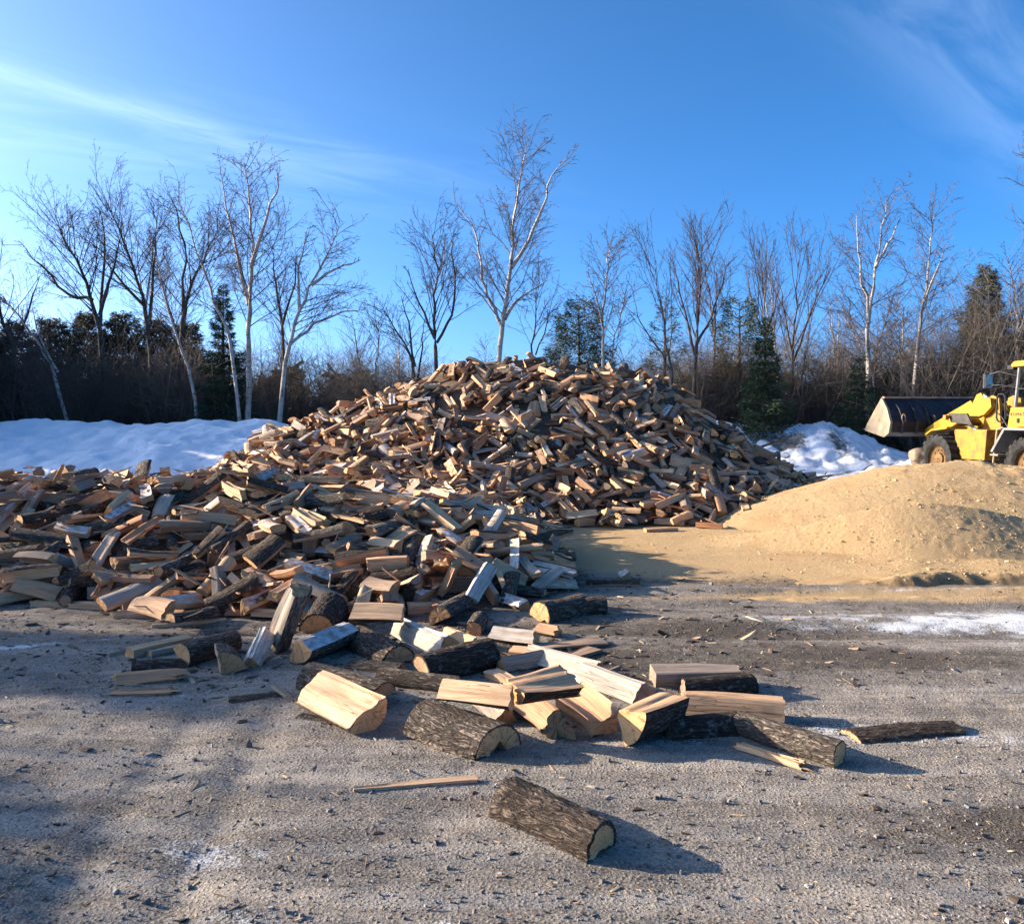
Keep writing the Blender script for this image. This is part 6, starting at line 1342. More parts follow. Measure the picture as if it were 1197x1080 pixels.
453,8253,1104,9,26,-84,26,1625,6867,166,16,-22,79,21,1798,8696,983,30,35,85,13,2179,8625,643,4,27,38,28,1927,6787,69,18,15,-14,11,2101,7317,279,78,-55,-26,18,
2247,7813,324,2,30,-48,11,2345,7952,276,15,23,6,28,-2538,7531,256,40,-41,-82,2,-1729,8251,738,-62,12,-9,7,-1534,8645,966,-7,-4,98,23,-755,6847,315,-37,-89,25,2,
-583,6725,229,13,-74,65,15,-301,6765,205,-94,-6,20,25,1987,6678,37,1,-99,-8,14,1949,7094,210,9,-96,-19,22,2501,8692,510,27,-89,19,27,2617,7339,49,11,12,1,27,
3085,7809,42,-3,16,-33,7,3020,7950,87,-87,-48,-9,10,-2986,8059,240,26,73,63,10,-1850,6695,215,-8,-14,-5,27,-1848,6990,275,-68,-69,-16,10,-1145,7585,655,-87,-45,-19,3,
-853,6205,231,-19,-23,48,1,2261,7759,355,-25,93,-26,9,2543,7681,201,-45,-87,-16,9,3286,8664,46,69,-71,-8,15,-1925,4939,390,-49,-3,34,4,-601,4359,246,-61,78,11,17,
-912,3593,79,3,-2,52,9,-1025,4871,399,8,3,79,10,11,6188,145,6,-97,-2,22,-822,5029,344,-97,13,-7,16,-834,5407,311,-88,-33,35,14,-739,5539,276,2,9,-12,2,
-670,6039,225,5,10,-31,0,-380,4796,353,18,7,-2,23,-259,3945,149,20,10,3,19,30,5635,160,-33,-4,-74,17,-4300,7361,56,21,-35,-87,4,-3610,6948,138,-81,54,-18,1,
-3517,8761,58,28,-9,-70,18,-3404,8160,29,43,53,55,14,-3500,8935,52,-75,-36,27,13,-3105,7455,43,-25,14,64,28,-3062,7143,143,-14,-50,72,25,-3018,7200,163,74,61,4,6,
-2953,7462,119,-25,-41,-70,6,-2912,6333,161,53,33,6,14,-2951,8289,202,23,-20,1,21,-2677,6875,170,-33,68,-63,6,-2791,7279,191,51,10,8,1,-2592,7439,233,-91,-40,4,20,
-2891,7721,174,-16,-61,-73,8,-2933,8111,210,-9,56,-64,25,-2657,7411,131,11,22,-83,5,-2507,7742,281,45,-27,-69,4,-2727,8152,337,40,74,45,14,-2581,8775,556,33,58,-74,18,
-2361,6819,148,-14,6,93,3,-2329,7678,330,-15,-8,96,11,-2194,6646,199,-81,54,-2,14,-2127,7262,267,-49,84,8,18,-2170,7374,282,27,-28,-90,4,-2258,7921,467,14,-23,8,22,
-1978,6432,190,-54,84,0,22,-2056,6611,153,-12,-26,90,1,-1913,6992,221,5,37,-50,3,-1894,7172,258,50,-64,-57,6,-1687,7055,179,19,-15,-17,28,-1598,7745,538,-68,-69,-24,14,
-1504,7070,295,-43,-87,-9,2,-1672,7159,259,9,6,-98,28,-1436,7629,472,-6,-17,98,26,-1521,7768,570,19,5,-57,14,-1541,8031,653,-16,-54,77,0,-1294,7314,421,-8,46,88,7,
-1294,6581,223,9,-16,96,8,-1141,6798,303,-72,-66,-22,27,-1244,7170,330,21,3,81,1,-1059,7155,359,8,24,-91,11,-875,6304,208,12,-2,74,12,-343,6508,155,2,8,-84,10,
-439,6690,167,-27,31,-79,1,-334,6887,305,-74,-66,-1,0,-173,6293,155,68,-71,-6,27,24,6778,157,11,-26,92,21,16,6872,237,-34,-82,27,9,131,6261,74,46,12,-18,20,
275,6509,73,-54,-83,-14,2,477,7646,734,11,28,-84,23,815,7464,610,3,23,-97,23,965,7239,473,-73,60,31,8,1176,6941,246,12,-27,85,17,1413,8326,1077,-52,60,-9,9,
1826,8889,883,-19,-36,-91,2,1883,8773,807,-34,15,-58,29,2109,7679,375,-14,34,-74,10,2093,7839,447,53,31,6,2,2266,7430,188,-10,29,-77,22,2320,8705,596,35,-66,-37,8,
2443,8192,367,6,-97,-12,14,2393,8580,495,-29,11,-95,12,2617,7682,162,50,60,55,18,2685,8218,269,76,20,-39,6,2557,8811,359,13,29,5,5,2590,7663,151,6,-98,-9,11,
2720,7917,135,-31,-67,45,24,2658,8150,200,-94,6,20,23,2565,8243,267,-32,39,-63,5,2832,8539,215,-6,26,-45,15,2873,7546,26,78,-62,-6,16,2815,7701,58,40,-39,-66,19,
3031,8063,36,-8,2,-100,3,3016,8283,77,-57,-17,36,7,3023,8477,83,-22,10,-96,27,3156,8070,19,-7,-100,-3,22,3164,8237,31,-13,10,-25,20,3257,8429,16,-1,-1,74,6,
3267,8796,-5,1,-1,-28,12,3255,8710,13,-96,27,0,17,-4315,6974,136,83,0,0,6,-4545,7143,62,38,29,57,24,-4204,6970,84,2,-14,71,16,-4046,7146,91,7,15,91,16,
-3941,6515,99,13,-9,87,0,-3936,6792,139,-15,83,-53,8,-3963,6890,70,-20,-12,-85,29,-3917,7354,93,9,-5,-94,13,-3699,6347,63,7,0,-95,28,-3795,6565,177,-94,22,5,5,
-3804,6719,173,63,62,25,8,-3595,6467,96,-2,28,73,1,-3728,6703,131,15,78,-60,8,-3650,6949,156,-10,-7,-4,16,-3516,6668,92,7,-11,-90,4,-3420,6842,118,-48,22,-5,19,
-3469,7050,152,0,97,-20,27,-3322,6875,75,3,8,77,28,-3430,7176,117,18,9,-85,26,-3327,7365,118,-8,-12,80,4,-3356,8347,63,-7,67,-73,14,-3418,8560,72,-16,-1,52,9,
-3432,8757,70,-37,-70,46,15,-3512,8982,72,-38,-28,-31,5,-3074,6451,74,-23,9,92,29,-3183,7159,143,-4,-2,87,6,-3200,7305,108,-8,44,87,4,-3184,8002,68,8,-22,92,18,
-3371,8151,39,-15,-22,-93,3,-3232,8307,108,-17,-97,-19,22,-3028,6507,139,-19,-3,-97,2,-2907,6685,152,92,-12,-9,14,-2957,7191,166,58,-77,-16,13,-3116,7932,95,-10,6,49,2,
-3145,8245,82,-7,-37,70,28,-2907,6372,193,88,-30,-2,15,-2860,6622,140,3,7,-21,0,-2826,6890,195,2,12,-99,6,-2882,7590,142,4,-18,44,0,-3132,8114,158,-10,1,-30,5,
-2572,6421,137,-62,-59,29,22,-2745,7679,192,-35,-29,-12,16,-2753,7908,259,12,-15,7,20,-2988,7932,148,-8,5,-53,29,-2793,8422,387,56,74,20,10,-2437,6437,134,16,-22,15,26,
-2484,6814,220,10,-1,-92,10,-2570,7277,176,-14,13,-95,22,-2643,7858,287,-2,94,9,6,-2604,8687,517,-13,-29,58,29,-2754,9301,365,-68,3,68,8,-2303,6225,200,16,12,5,14,
-2365,7357,211,14,28,-78,1,-2465,7495,298,-96,-17,-16,16,-2424,7719,297,40,-1,-56,27,-2271,7861,451,-7,93,28,6,-2228,6367,211,-75,43,-7,9,-2159,6522,211,-30,93,20,15,
-2111,6717,201,-12,-11,-87,13,-2259,7190,198,13,-14,-28,1,-2422,7379,249,5,22,-83,12,-2214,7539,347,38,3,-68,5,-2000,6247,236,-6,14,-80,7,-2015,6462,218,0,-9,75,21,
-2034,6948,229,29,-4,25,1,-2094,7044,245,-57,-72,20,17,-2029,7196,290,-43,40,-25,20,-2003,8752,721,-4,-19,-84,28,-1764,6280,205,-35,7,13,1,-1854,6436,191,13,9,97,11,
-1803,8340,740,-87,-40,-13,15,-2075,8929,728,-1,-6,100,5,-1598,6382,226,-28,-13,95,28,-1751,7052,255,6,-6,-56,17,-1445,6361,203,24,28,92,5,-1392,6385,235,-30,-15,-94,3,
-1450,6794,285,-47,87,11,4,-1374,6278,252,-29,80,-37,6,-1448,6582,258,-84,-2,-18,10,-1430,6984,326,-30,26,-7,7,-1397,7148,355,-2,58,-76,25,-1231,6242,243,5,-21,-89,21,
-1150,6490,218,8,-5,64,4,-1185,6778,270,-2,-12,85,18,-1202,7635,623,19,18,-88,7,-1276,8553,1004,-3,-23,53,12,-1066,6416,245,-46,-26,34,15,-1062,6963,276,2,-62,78,14,
-894,6823,288,-91,35,-11,29,-591,6213,210,36,5,-41,25,-692,6556,229,-34,93,-15,18,-680,8809,1204,-26,8,54,3,-437,6263,152,-5,6,30,27,-445,6511,196,74,-5,2,18,
-227,6374,181,-47,18,14,8,-357,6411,196,3,-90,43,7,-241,6312,125,14,-20,-38,2,-79,6440,115,57,-14,-43,19,-76,6606,140,18,86,47,6,-98,6818,216,41,-10,49,11,
-100,6254,100,19,18,95,4,36,6655,105,99,5,-10,8,230,6447,50,-75,64,16,20,966,7693,751,-20,-91,-36,15,1125,6734,149,-61,66,-18,25,1295,6806,189,51,-1,-2,11,
1517,6825,153,-98,15,16,23,2265,8869,694,-17,-85,-43,8,2376,8411,473,-22,-65,45,8,2462,8710,492,-26,-28,-91,21,2466,7651,241,85,-36,-34,12,2495,7893,247,37,-91,0,8,
2518,8073,296,32,6,80,26,2516,8410,391,-75,43,8,10,2716,7541,98,84,53,11,7,2701,8440,284,-89,-18,31,9,2715,8839,344,-31,-57,65,9,2859,8806,247,85,-13,-17,9,
2753,7510,62,11,-1,-93,18,2878,7656,69,-40,-44,63,14,2869,8117,148,18,-64,-52,8,3159,8443,61,13,6,15,20,-4317,6816,58,-5,8,-89,28,-4376,6890,115,-53,-27,11,8,
-4401,7100,66,-1,3,95,27,-4202,7275,102,11,-12,-96,15,-4636,7845,0,22,-28,-73,4,-4225,6755,141,-4,90,4,16,-4185,6906,120,92,-19,-34,14,-4121,6987,113,-32,-68,47,16,
-4341,7178,126,-3,-12,97,10,-4056,7347,113,12,15,62,18,-3926,6329,117,-13,-18,31,11,-4030,6702,154,-13,-10,-32,7,-4010,7044,127,78,24,37,8,-4025,7269,142,57,-65,-37,8,
-3799,6317,183,-83,-50,15,4,-3853,6382,191,3,-9,-34,19,-3765,6845,106,11,17,95,5,-3835,6989,140,-4,-6,-7,13,-3818,7256,96,-12,69,69,19,-3779,7385,73,-16,8,-94,4,
-3752,6446,164,-26,-33,-83,10,-3594,6558,158,5,3,-28,14,-3587,6834,153,19,-10,57,11,-3675,7032,124,3,-4,-7,13,-3669,7113,159,1,-13,-70,1,-3449,6583,156,-45,62,-63,14,
-3499,7028,196,-7,9,74,6,-3446,6779,140,-94,32,-6,8,-3473,6889,147,-20,-1,-92,0,-3527,7146,168,-81,-49,-7,11,-3494,7263,110,-5,7,-95,0,-3426,6423,158,3,-3,-65,17,
-3302,6886,171,-89,-34,1,23,-3335,7082,175,40,-90,19,7,-3354,7135,151,42,-91,4,21,-3400,7475,154,14,-54,-82,22,-3582,8659,43,-10,-5,93,18,-3308,6342,195,-2,4,80,22,
-3171,6451,143,55,-68,-38,7,-3154,6656,140,-23,97,-7,18,-3173,6734,129,-8,4,80,26,-3200,6885,149,-5,11,-96,1,-3210,7103,163,-17,-32,69,15,-3179,7409,150,77,53,-1,22,
-3243,7934,87,11,-15,57,16,-3274,8245,109,-35,-84,38,1,-3333,8298,150,-21,-3,0,8,-3258,8409,130,63,-73,21,17,-3361,8809,111,64,-76,3,16,-3036,6216,202,-9,-14,-51,13,
-2933,6575,177,-22,-6,92,24,-3027,6752,146,-13,-3,56,3,-3029,6877,188,9,-2,33,18,-2928,7080,171,12,-3,-76,15,-3000,7317,183,8,25,87,18,-3196,7804,74,1,-29,7,15,
-3005,7815,133,98,-4,-7,8,-3184,7939,58,10,12,48,28,-3209,8154,134,8,17,79,14,-3146,8469,175,1,22,-97,0,-3222,8678,127,7,-4,34,27,-3300,8916,131,-82,47,-10,21,
-2788,6325,229,-57,80,7,16,-2762,6650,184,-48,16,-51,18,-2880,6743,155,-13,1,97,0,-2865,7027,227,56,21,70,18,-2815,7022,209,13,91,39,5,-2823,7171,237,91,28,-7,2,
-2869,7586,231,-36,91,21,6,-3042,8012,158,-21,-80,55,8,-2982,7995,232,-14,15,-13,6,-3114,8997,210,28,92,27,8,-2742,6426,212,-41,14,-6,8,-2599,6483,222,19,20,56,24,
-2667,6816,229,59,60,37,10,-2674,7138,250,-43,90,-2,14,-2729,7228,226,11,20,-57,13,-2809,7466,228,-1,-15,-67,9,-2749,7715,187,-35,10,85,0,-2969,7858,130,-11,11,-99,2,
-2944,7919,239,2,-17,81,1,-2798,9035,367,79,-17,59,16,-2872,9254,250,10,-41,44,28,-2530,6362,203,87,-1,-41,17,-2418,6455,231,-64,71,-1,21,-2415,6619,190,-3,-2,-85,3,
-2490,6708,191,-12,5,36,3,-2612,6938,236,45,-45,-54,24,-2507,7138,205,-5,-10,70,5,-2572,7300,223,6,26,-35,10,-2522,7365,241,-52,-81,-26,21,-2667,7550,241,5,-25,35,11,
-2711,7884,270,17,-6,-46,3,-2906,8074,218,9,2,-38,0,-2846,8581,347,-20,-14,-18,2,-2882,9161,302,91,11,-24,7,-2249,6184,219,17,12,-33,18,-2524,6528,212,21,-11,-81,21,
-2344,6596,219,9,-5,-87,12,-2287,6797,261,-30,76,-53,9,-2577,6965,205,52,-2,69,5,-2356,7134,171,-4,-20,92,29,-2331,7170,223,-3,-3,-36,4,-2577,7357,267,-89,46,8,9,
-2273,7692,398,25,87,33,15,-2141,6346,237,40,67,19,8,-2218,6403,245,-18,10,-93,11,-2218,6554,240,15,7,-99,6,-2179,6788,242,15,98,0,10,-2206,7050,225,-4,-12,52,29,
-2149,8085,610,-70,70,-5,19,-2325,8456,672,15,-19,-55,20,-2090,6198,243,11,5,-88,18,-1905,6547,212,-1,4,30,3,-2010,6567,240,10,0,43,13,-1989,6783,236,6,10,98,24,
-2020,6849,245,-35,29,76,15,-2163,7081,229,23,11,67,3,-2082,7216,280,-2,-32,83,2,-1833,6383,262,55,-81,15,14,-1751,6455,279,-8,11,51,18,-1810,6783,214,-27,1,-16,22,
-1885,6817,223,3,23,14,5,-1666,6333,238,-16,-4,95,5,-1628,6511,237,-90,-16,2,18,-1751,6608,273,-76,-64,-4,4,-1648,6773,256,-12,-85,52,7,-1704,6872,257,3,-12,-29,7,
-1587,6284,239,-4,84,-55,12,-1579,6466,252,-93,-10,-2,25,-1543,6719,244,15,0,26,27,-1554,6927,228,7,31,-86,27,-1497,6879,237,1,6,-94,3,-1386,6516,261,-10,-99,-10,14,
-1292,6610,281,-54,32,-49,9,-1304,6749,260,19,-66,73,19,-1213,6295,256,-6,-3,71,2,-1240,6464,213,25,12,64,2,-1277,6980,315,-50,-51,48,15,-1053,6520,277,-20,21,-94,6,
-1107,7552,635,-42,83,-20,15,-691,6401,250,11,99,-5,14,-836,6727,278,-1,-13,-99,20,-645,6436,219,-83,4,7,12,-648,6415,170,3,12,-99,4,-205,6542,158,-42,87,24,23,
2240,8729,693,24,33,91,8,2335,9123,574,-12,-10,-82,11,1918,6949,176,-42,-82,-37,19,2405,7417,209,76,-57,-28,6,2306,9050,560,-9,10,49,12,2220,7900,438,-96,-4,26,22,
2669,8543,326,9,12,84,26,2401,7620,254,1,-45,78,19,2388,8830,528,-34,-30,-89,21,2547,9016,410,-64,71,-31,18,2849,8289,227,-14,-26,77,22,2652,8494,298,-24,10,-95,0,
2807,9004,241,-28,15,-6,5,3113,7695,13,-13,-99,6,22,2943,8235,146,-12,11,-59,16,3035,8408,135,-7,0,-85,3,3001,8515,188,-3,-7,-60,19,3043,8152,101,76,65,-7,15,
3133,8606,137,23,-39,82,16,3125,8375,53,-25,-8,-96,0,3177,8808,79,-41,10,-43,0,-3799,3857,18,1,38,-92,0,-3894,4076,138,10,-22,90,3,-3851,4261,277,43,69,56,9,
-3726,4124,188,26,88,39,20,-3775,4618,371,14,-6,-16,0,-3782,4716,357,-8,-6,-22,29,-3662,3778,10,18,14,-51,29,-3680,3870,95,-80,47,5,3,-3595,4225,316,7,96,27,26,
-3658,4374,355,-41,48,-47,18,-3559,4618,455,-32,-95,8,3,-3608,4787,401,3,-23,-97,2,-3374,3711,47,-79,59,14,17,-3417,3860,62,5,17,-93,14,-3456,3996,151,-9,63,-72,9,
-3410,4259,271,-41,88,23,19,-3432,4418,358,37,-53,-72,15,-3554,4436,364,-14,5,-35,1,-3432,4828,419,-10,19,67,18,-3343,3772,-9,4,-1,26,3,-3290,3763,52,11,-23,-62,4,
-3312,3979,134,4,-15,69,22,-3214,4115,171,6,-12,83,3,-3319,4441,365,70,-46,-49,9,-3409,4546,430,52,36,55,18,-3133,3733,-5,17,-8,-37,0,-3141,3840,15,-8,7,-18,1,
-3186,3903,114,9,-1,73,24,-3058,4296,289,-5,-68,69,2,-3024,4172,293,29,-51,-80,8,-3138,4634,440,10,20,-85,21,-3130,4646,486,34,-7,31,8,-3028,3499,-5,-1,0,21,12,
-3055,4062,176,-11,-77,62,24,-2802,3994,130,13,19,-97,13,-2916,4468,384,11,17,-62,10,-2918,4401,394,-12,12,-98,12,-3017,4675,482,-51,85,11,13,-2720,3777,30,64,5,3,14,
-2739,3786,69,2,0,-58,20,-2750,4109,222,-73,66,-2,21,-2791,4437,309,18,-16,65,28,-2681,3696,27,-67,-20,20,18,-2546,3762,58,-22,28,-47,17,-2651,4088,183,-33,63,-43,18,
-2425,3747,42,-64,-47,30,6,-2503,3927,35,12,-15,75,29,-2479,4901,425,-19,14,67,17,-2357,4201,227,77,-3,0,8,-2171,4856,450,7,91,42,9,-2109,3908,93,-43,37,-27,14,
-2191,4313,273,12,-19,68,21,-1725,5110,337,-8,-11,-98,3,-1450,4933,423,-98,-19,6,19,-1052,4999,296,-6,22,94,29,-962,3691,45,13,-4,15,22,-1029,6180,223,64,24,29,19,
-837,3516,22,-83,55,2,21,-127,4826,225,9,12,-45,2,-725,6077,223,51,37,58,14,-718,4049,183,60,12,16,23,-499,5117,319,14,-87,-46,18,-571,5879,201,10,24,66,18,
-710,6209,266,-84,52,2,29,-558,3841,81,4,11,-46,5,-390,5961,152,-5,-1,-41,7,-238,4020,109,21,79,58,6,-354,4494,224,13,-97,-20,16,-325,4748,279,-4,13,-82,11,
-158,4966,268,77,-10,-28,6,-41,4784,194,19,-5,83,19,-32,4987,155,-15,4,-63,27,-121,5413,117,65,37,14,15,-114,5832,91,7,-18,-95,4,-106,6089,102,-7,-15,74,5,
232,4756,159,5,-94,-22,2,119,5039,169,48,-56,-40,6,56,5099,122,-15,5,78,26,151,5281,68,9,17,96,23,45,5771,54,17,18,-13,2,21,6001,81,-16,13,-92,20,15,6119,78,-45,11,-14,0,
172,4221,66,-27,-96,7,21,203,5301,75,18,-95,9,20,192,5859,24,52,-59,-46,10,162,6150,16,7,8,71,21,-3881,3766,16,29,1,-1,13,-3917,3883,57,83,6,14,25,
-4012,4367,280,12,13,-82,11,-3810,4411,293,2,-20,97,3,-3809,4468,349,-17,-77,57,15,-3900,4931,354,-16,21,80,12,-3549,3604,-30,-3,2,-81,28,-3744,3851,120,-12,84,-48,18,
-3653,3946,118,18,-8,91,7,-3665,4200,240,-12,-71,62,1,-3561,4266,358,31,78,54,6,-3595,4561,480,-92,36,-5,2,-3774,4678,451,-70,65,-18,23,-3519,3707,65,-4,8,-37,16,
-3368,3952,126,0,36,-79,0,-3543,4021,191,-14,25,-72,2,-3475,4306,321,82,-16,-15,18,-3506,4585,476,-6,13,42,10,-3478,4833,442,68,70,-19,10,-3329,6027,211,78,-54,-28,27,
-3429,3944,193,81,11,51,13,-3296,3884,120,7,10,-91,11,-3299,4199,273,-4,-78,-61,10,-3352,4384,330,11,25,-59,3,-3251,4430,402,23,-4,57,6,-3285,4806,442,-27,-8,-20,6,
-3135,3935,140,-11,15,-82,22,-3130,3755,96,-50,57,-42,16,-3125,4184,240,-86,45,15,9,-3256,4423,357,-66,-71,-13,16,-3248,4649,446,-53,82,17,19,-3042,4307,351,52,-52,-51,8,
-3237,6311,168,84,7,33,14,-2903,3678,66,-100,1,1,4,-2870,3830,102,96,12,24,26,-2910,4082,195,-96,5,6,9,-2932,4007,221,-78,55,29,16,-2949,4198,248,6,27,-88,7,
-3104,4490,454,-62,41,-35,9,-2994,4579,455,19,-84,-45,8,-2886,5027,406,24,-7,1,7,-2875,3873,103,31,-31,-3,7,-2909,4022,156,4,-15,-98,19,-2786,4090,210,10,-10,-30,3,
-2731,4172,293,76,65,5,10,-2801,6126,160,-33,15,-84,13,-2642,3794,65,11,-7,-45,23,-2587,4080,147,23,-9,61,5,-2715,3964,188,17,28,-37,3,-2637,4957,434,44,90,1,16,
-2417,3912,82,-2,-22,63,0,-2555,3892,151,-23,-66,70,10,-2505,4965,404,-1,49,81,1,-2582,6106,222,-28,3,86,4,-2357,5062,348,-1,-37,-77,18,-2294,5815,295,-62,76,3,26,
-2537,6116,230,-71,68,1,16,-2168,3910,138,32,79,51,15,-2109,4911,432,92,-21,5,19,-2216,5726,183,22,-7,76,29,-1748,6080,200,-15,14,90,27,-1588,5106,358,-13,6,88,29,
-1569,5322,340,-42,-45,-56,20,-1421,6047,272,-18,10,-7,4,-1308,5079,398,-9,21,84,22,-1300,5571,263,-10,-30,93,4,-1135,6148,282,4,-1,45,13,-1239,4938,394,36,-91,6,15,
-1234,5142,370,55,77,-30,14,-1131,5709,281,2,10,-96,15,-1099,6082,259,18,-13,-49,18,-1037,5197,338,-20,16,-26,17,-695,5907,217,-61,-40,53,15,-939,6036,239,-24,96,15,20,
-741,5149,297,-1,-2,53,2,-754,5518,288,-14,-98,-13,4,-736,5828,203,3,98,-18,6,-604,5217,252,62,-13,-10,10,-522,5798,205,-74,-59,31,23,-635,5963,181,2,-5,72,18,
-497,6122,223,-98,-5,-10,9,-447,5218,274,18,93,-25,19,-381,5778,116,8,8,84,28,-476,6011,183,10,-2,-88,7,-421,5468,187,-11,27,24,4,-256,5733,147,-38,-82,40,9,
-314,6044,198,-29,83,-44,6,-357,6130,198,9,70,-70,15,-86,5152,208,82,-56,0,20,-98,5578,124,-40,88,-14,9,-40,5823,126,-47,70,-52,20,75,4591,141,86,-2,-9,8,
62,4758,174,62,55,44,15,63,5224,127,2,13,38,28,106,5358,111,-80,-27,21,7,96,5481,140,-4,-74,-67,4,225,5764,66,31,-92,-6,18,81,5926,66,88,46,-15,7,
237,4942,41,-15,26,-58,27,213,5272,134,-90,-40,15,11,-3839,3869,62,84,7,15,20,-3817,3917,134,44,-64,-61,18,-3916,4002,142,16,22,-96,13,-3824,4343,302,-3,-6,98,27,
-3879,4561,437,-4,-27,78,9,-3823,4800,426,83,53,-2,20,-3673,3658,11,0,-12,90,4,-3787,3808,74,26,-21,57,28,-3608,3999,179,36,-92,-14,16,-3685,4199,267,0,-4,88,2,
-3737,4397,388,90,-20,0,18,-3661,4522,443,6,-31,35,21,-3673,4876,403,-26,-17,-44,12,-3694,5949,142,-25,92,9,25,-3510,3798,74,-5,-32,87,12,-3441,3954,161,26,-10,-86,1,
-3488,4019,239,57,-69,-32,21,-3334,4092,216,-10,-20,90,0,-3357,4645,438,-2,20,-72,2,-3502,4970,420,95,24,3,14,-3416,3814,131,-92,1,-25,21,-3229,3855,157,37,32,-71,7,
-3249,4035,210,25,-20,-52,24,-3494,4156,294,8,-1,-16,10,-3275,4519,444,29,-6,-74,11,-3288,4741,480,-71,65,-13,17,-3129,4843,468,80,25,-5,24,-3272,6207,131,11,10,28,4,
-3026,3818,99,-27,86,-37,7,-3147,4081,219,-56,-73,32,7,-3198,4151,256,12,7,-98,11,-3173,4356,339,6,17,-83,22,-3202,4400,389,4,-12,51,0,-3184,4635,525,25,65,68,6,
-3192,6172,192,-80,-35,23,15,-2966,3679,79,12,-36,74,12,-2921,3808,25,-13,-17,89,27,-3024,3915,130,18,5,18,12,-2885,4068,270,67,-4,-44,16,-2919,4322,325,16,-1,-50,1,
-3125,4372,385,27,-76,-59,9,-2995,4911,416,56,-53,-20,16,-2952,6059,173,-8,-23,10,26,-2853,3634,57,21,10,-32,20,-2869,3765,84,0,-3,-45,0,-2739,3943,153,48,11,-43,5,
-2812,4142,258,-9,-1,71,5,-2727,4200,335,47,88,3,16,-2753,4366,379,-38,86,32,17,-2782,4929,434,-16,-98,13,14,-2778,5115,407,-2,-43,-86,16,-2834,5922,210,-12,57,-70,18,
-2675,3823,107,64,31,24,22,-2531,3805,121,11,1,-5,13,-2654,4302,309,44,-6,-67,10,-2375,3638,25,-81,-14,12,22,-2524,3790,55,2,12,-58,2,-2475,3901,162,27,-14,-27,8,
-2575,4026,235,36,52,73,9,-2514,5501,262,-6,-23,36,26,-2617,5982,214,7,-1,-55,3,-2459,6259,209,1,11,99,5,-2172,4793,467,-97,21,9,7,-2402,5037,411,-88,16,-29,14,
-2433,6132,226,7,23,-75,2,-2240,6075,217,-35,-89,24,9,-2401,5268,394,56,80,21,27,-2316,5722,237,21,-9,-25,5,-2089,5833,205,9,-4,91,5,-2392,6005,206,-19,6,-89,1,
-2182,6115,256,-34,-85,34,9,-2005,5203,364,-24,-8,46,2,-1986,5880,262,25,13,-94,22,-2020,6116,257,-88,23,5,16,-1881,5314,372,28,90,-34,6,-1984,5965,271,-35,86,-33,8,
-1764,6184,227,-13,-92,35,19,-1716,5133,434,-36,-92,18,14,-1547,5726,243,15,2,91,1,-1599,6041,238,15,34,55,21,-1708,6219,199,13,10,-9,3,-1543,5249,414,86,49,-7,14,
-1504,5309,340,-31,89,-28,14,-1414,5812,218,0,-3,-43,29,-1407,5952,228,-21,87,-41,10,-1419,5999,249,-21,-16,96,5,-1312,5345,272,1,-12,97,26,-1211,5679,297,-27,-9,58,4,
-1283,5847,255,7,-34,13,1,-1234,5966,279,-18,8,-97,7,-1279,6238,241,-42,-11,60,5,-1155,5157,385,-28,15,-5,16,-1137,5564,319,7,-1,-17,7,-1073,5553,275,-47,83,-21,14,
-1131,5767,266,-4,0,69,28,-813,5642,248,1,-11,-9,0,-1004,5687,321,-23,-68,61,19,-952,6158,275,-14,-18,73,19,-672,5647,260,81,-47,15,17,-849,5993,218,-1,4,-2,26,
-611,5507,244,40,32,55,21,-504,5654,217,-77,-35,32,7,-532,5814,230,-26,16,-61,22,-496,5953,179,-1,-6,-66,28,-541,6170,249,11,-97,-18,15,-410,5305,285,-85,39,-16,10,
-320,5486,234,-84,0,32,15,-452,5613,214,-83,-49,27,14,-280,5788,210,-20,-96,-11,16,-436,5989,203,-84,-51,-20,10,-321,5292,249,-2,37,90,24,-208,5508,202,52,27,8,23,
-158,5790,162,2,-5,77,28,-218,5881,151,22,-96,-5,21,-104,5146,239,-8,10,48,20,-35,5400,173,8,-15,80,19,-144,5646,161,-66,-17,35,19,-165,5973,139,-4,-3,75,1,
-258,6206,173,-56,12,-26,15,92,4549,183,4,8,77,23,193,4859,168,56,67,28,19,151,6025,72,-22,-22,-94,8,16,6086,103,-4,-60,79,15,200,5555,63,-65,30,-52,19,
]
# ------------------------------------------------------------------ the heap of firewood
# hidden dark core, added under the logs to close the gaps between them
t = NT('heap_core'); o = t.obj()
n1 = t.noise(o, 18, 5); n2 = t.noise(o, 70, 4)
CORE_DARK = t.done(t.mix(t.mr(n2, .35, .7), t.mix(n1, (.03, .023, .018), (.10, .075, .055)), (.24, .18, .12)), .95, .1)
bed = grid('heap_core', np.arange(-13, 9.01, .10), np.arange(5.5, 23, .10), lambda x, y: np.maximum(core(x, y), -.06) + .05 * (fbm(x * 8, y * 8, 2, 6) - .5) - .03, CORE_DARK)
tag(bed, kind='stuff')

_D = np.array(HEAP, float).reshape(HEAP_N, 7)
_P = _D[:, :3] * .002
_Q = np.concatenate([np.sqrt(np.maximum(0, 1 - ((_D[:, 3:6] / 100) ** 2).sum(1)))[:, None], _D[:, 3:6] / 100], 1)
_Q /= np.linalg.norm(_Q, axis=1, keepdims=True)
_K = _D[:, 6].astype(int)
_rt = random.Random(99)
def tint():
    a = _rt.random()
    x = _rt.choices((_rt.uniform(0, .2), _rt.uniform(.2, .45), _rt.uniform(.45, .62), _rt.uniform(.62, .85), _rt.uniform(.85, 1)), (30, 30, 9, 21, 10))[0]
    return (x, _rt.random(), _rt.random())
def stretch(i):
    r_ = random.Random(i * 7 + 1)
    w = r_.uniform(.80, 1.12)
    return (r_.choice((r_.uniform(.72, .92), r_.uniform(.86, 1.08))), w, w * r_.uniform(.88, 1.08))
HIGH, LABELS = {}, {}
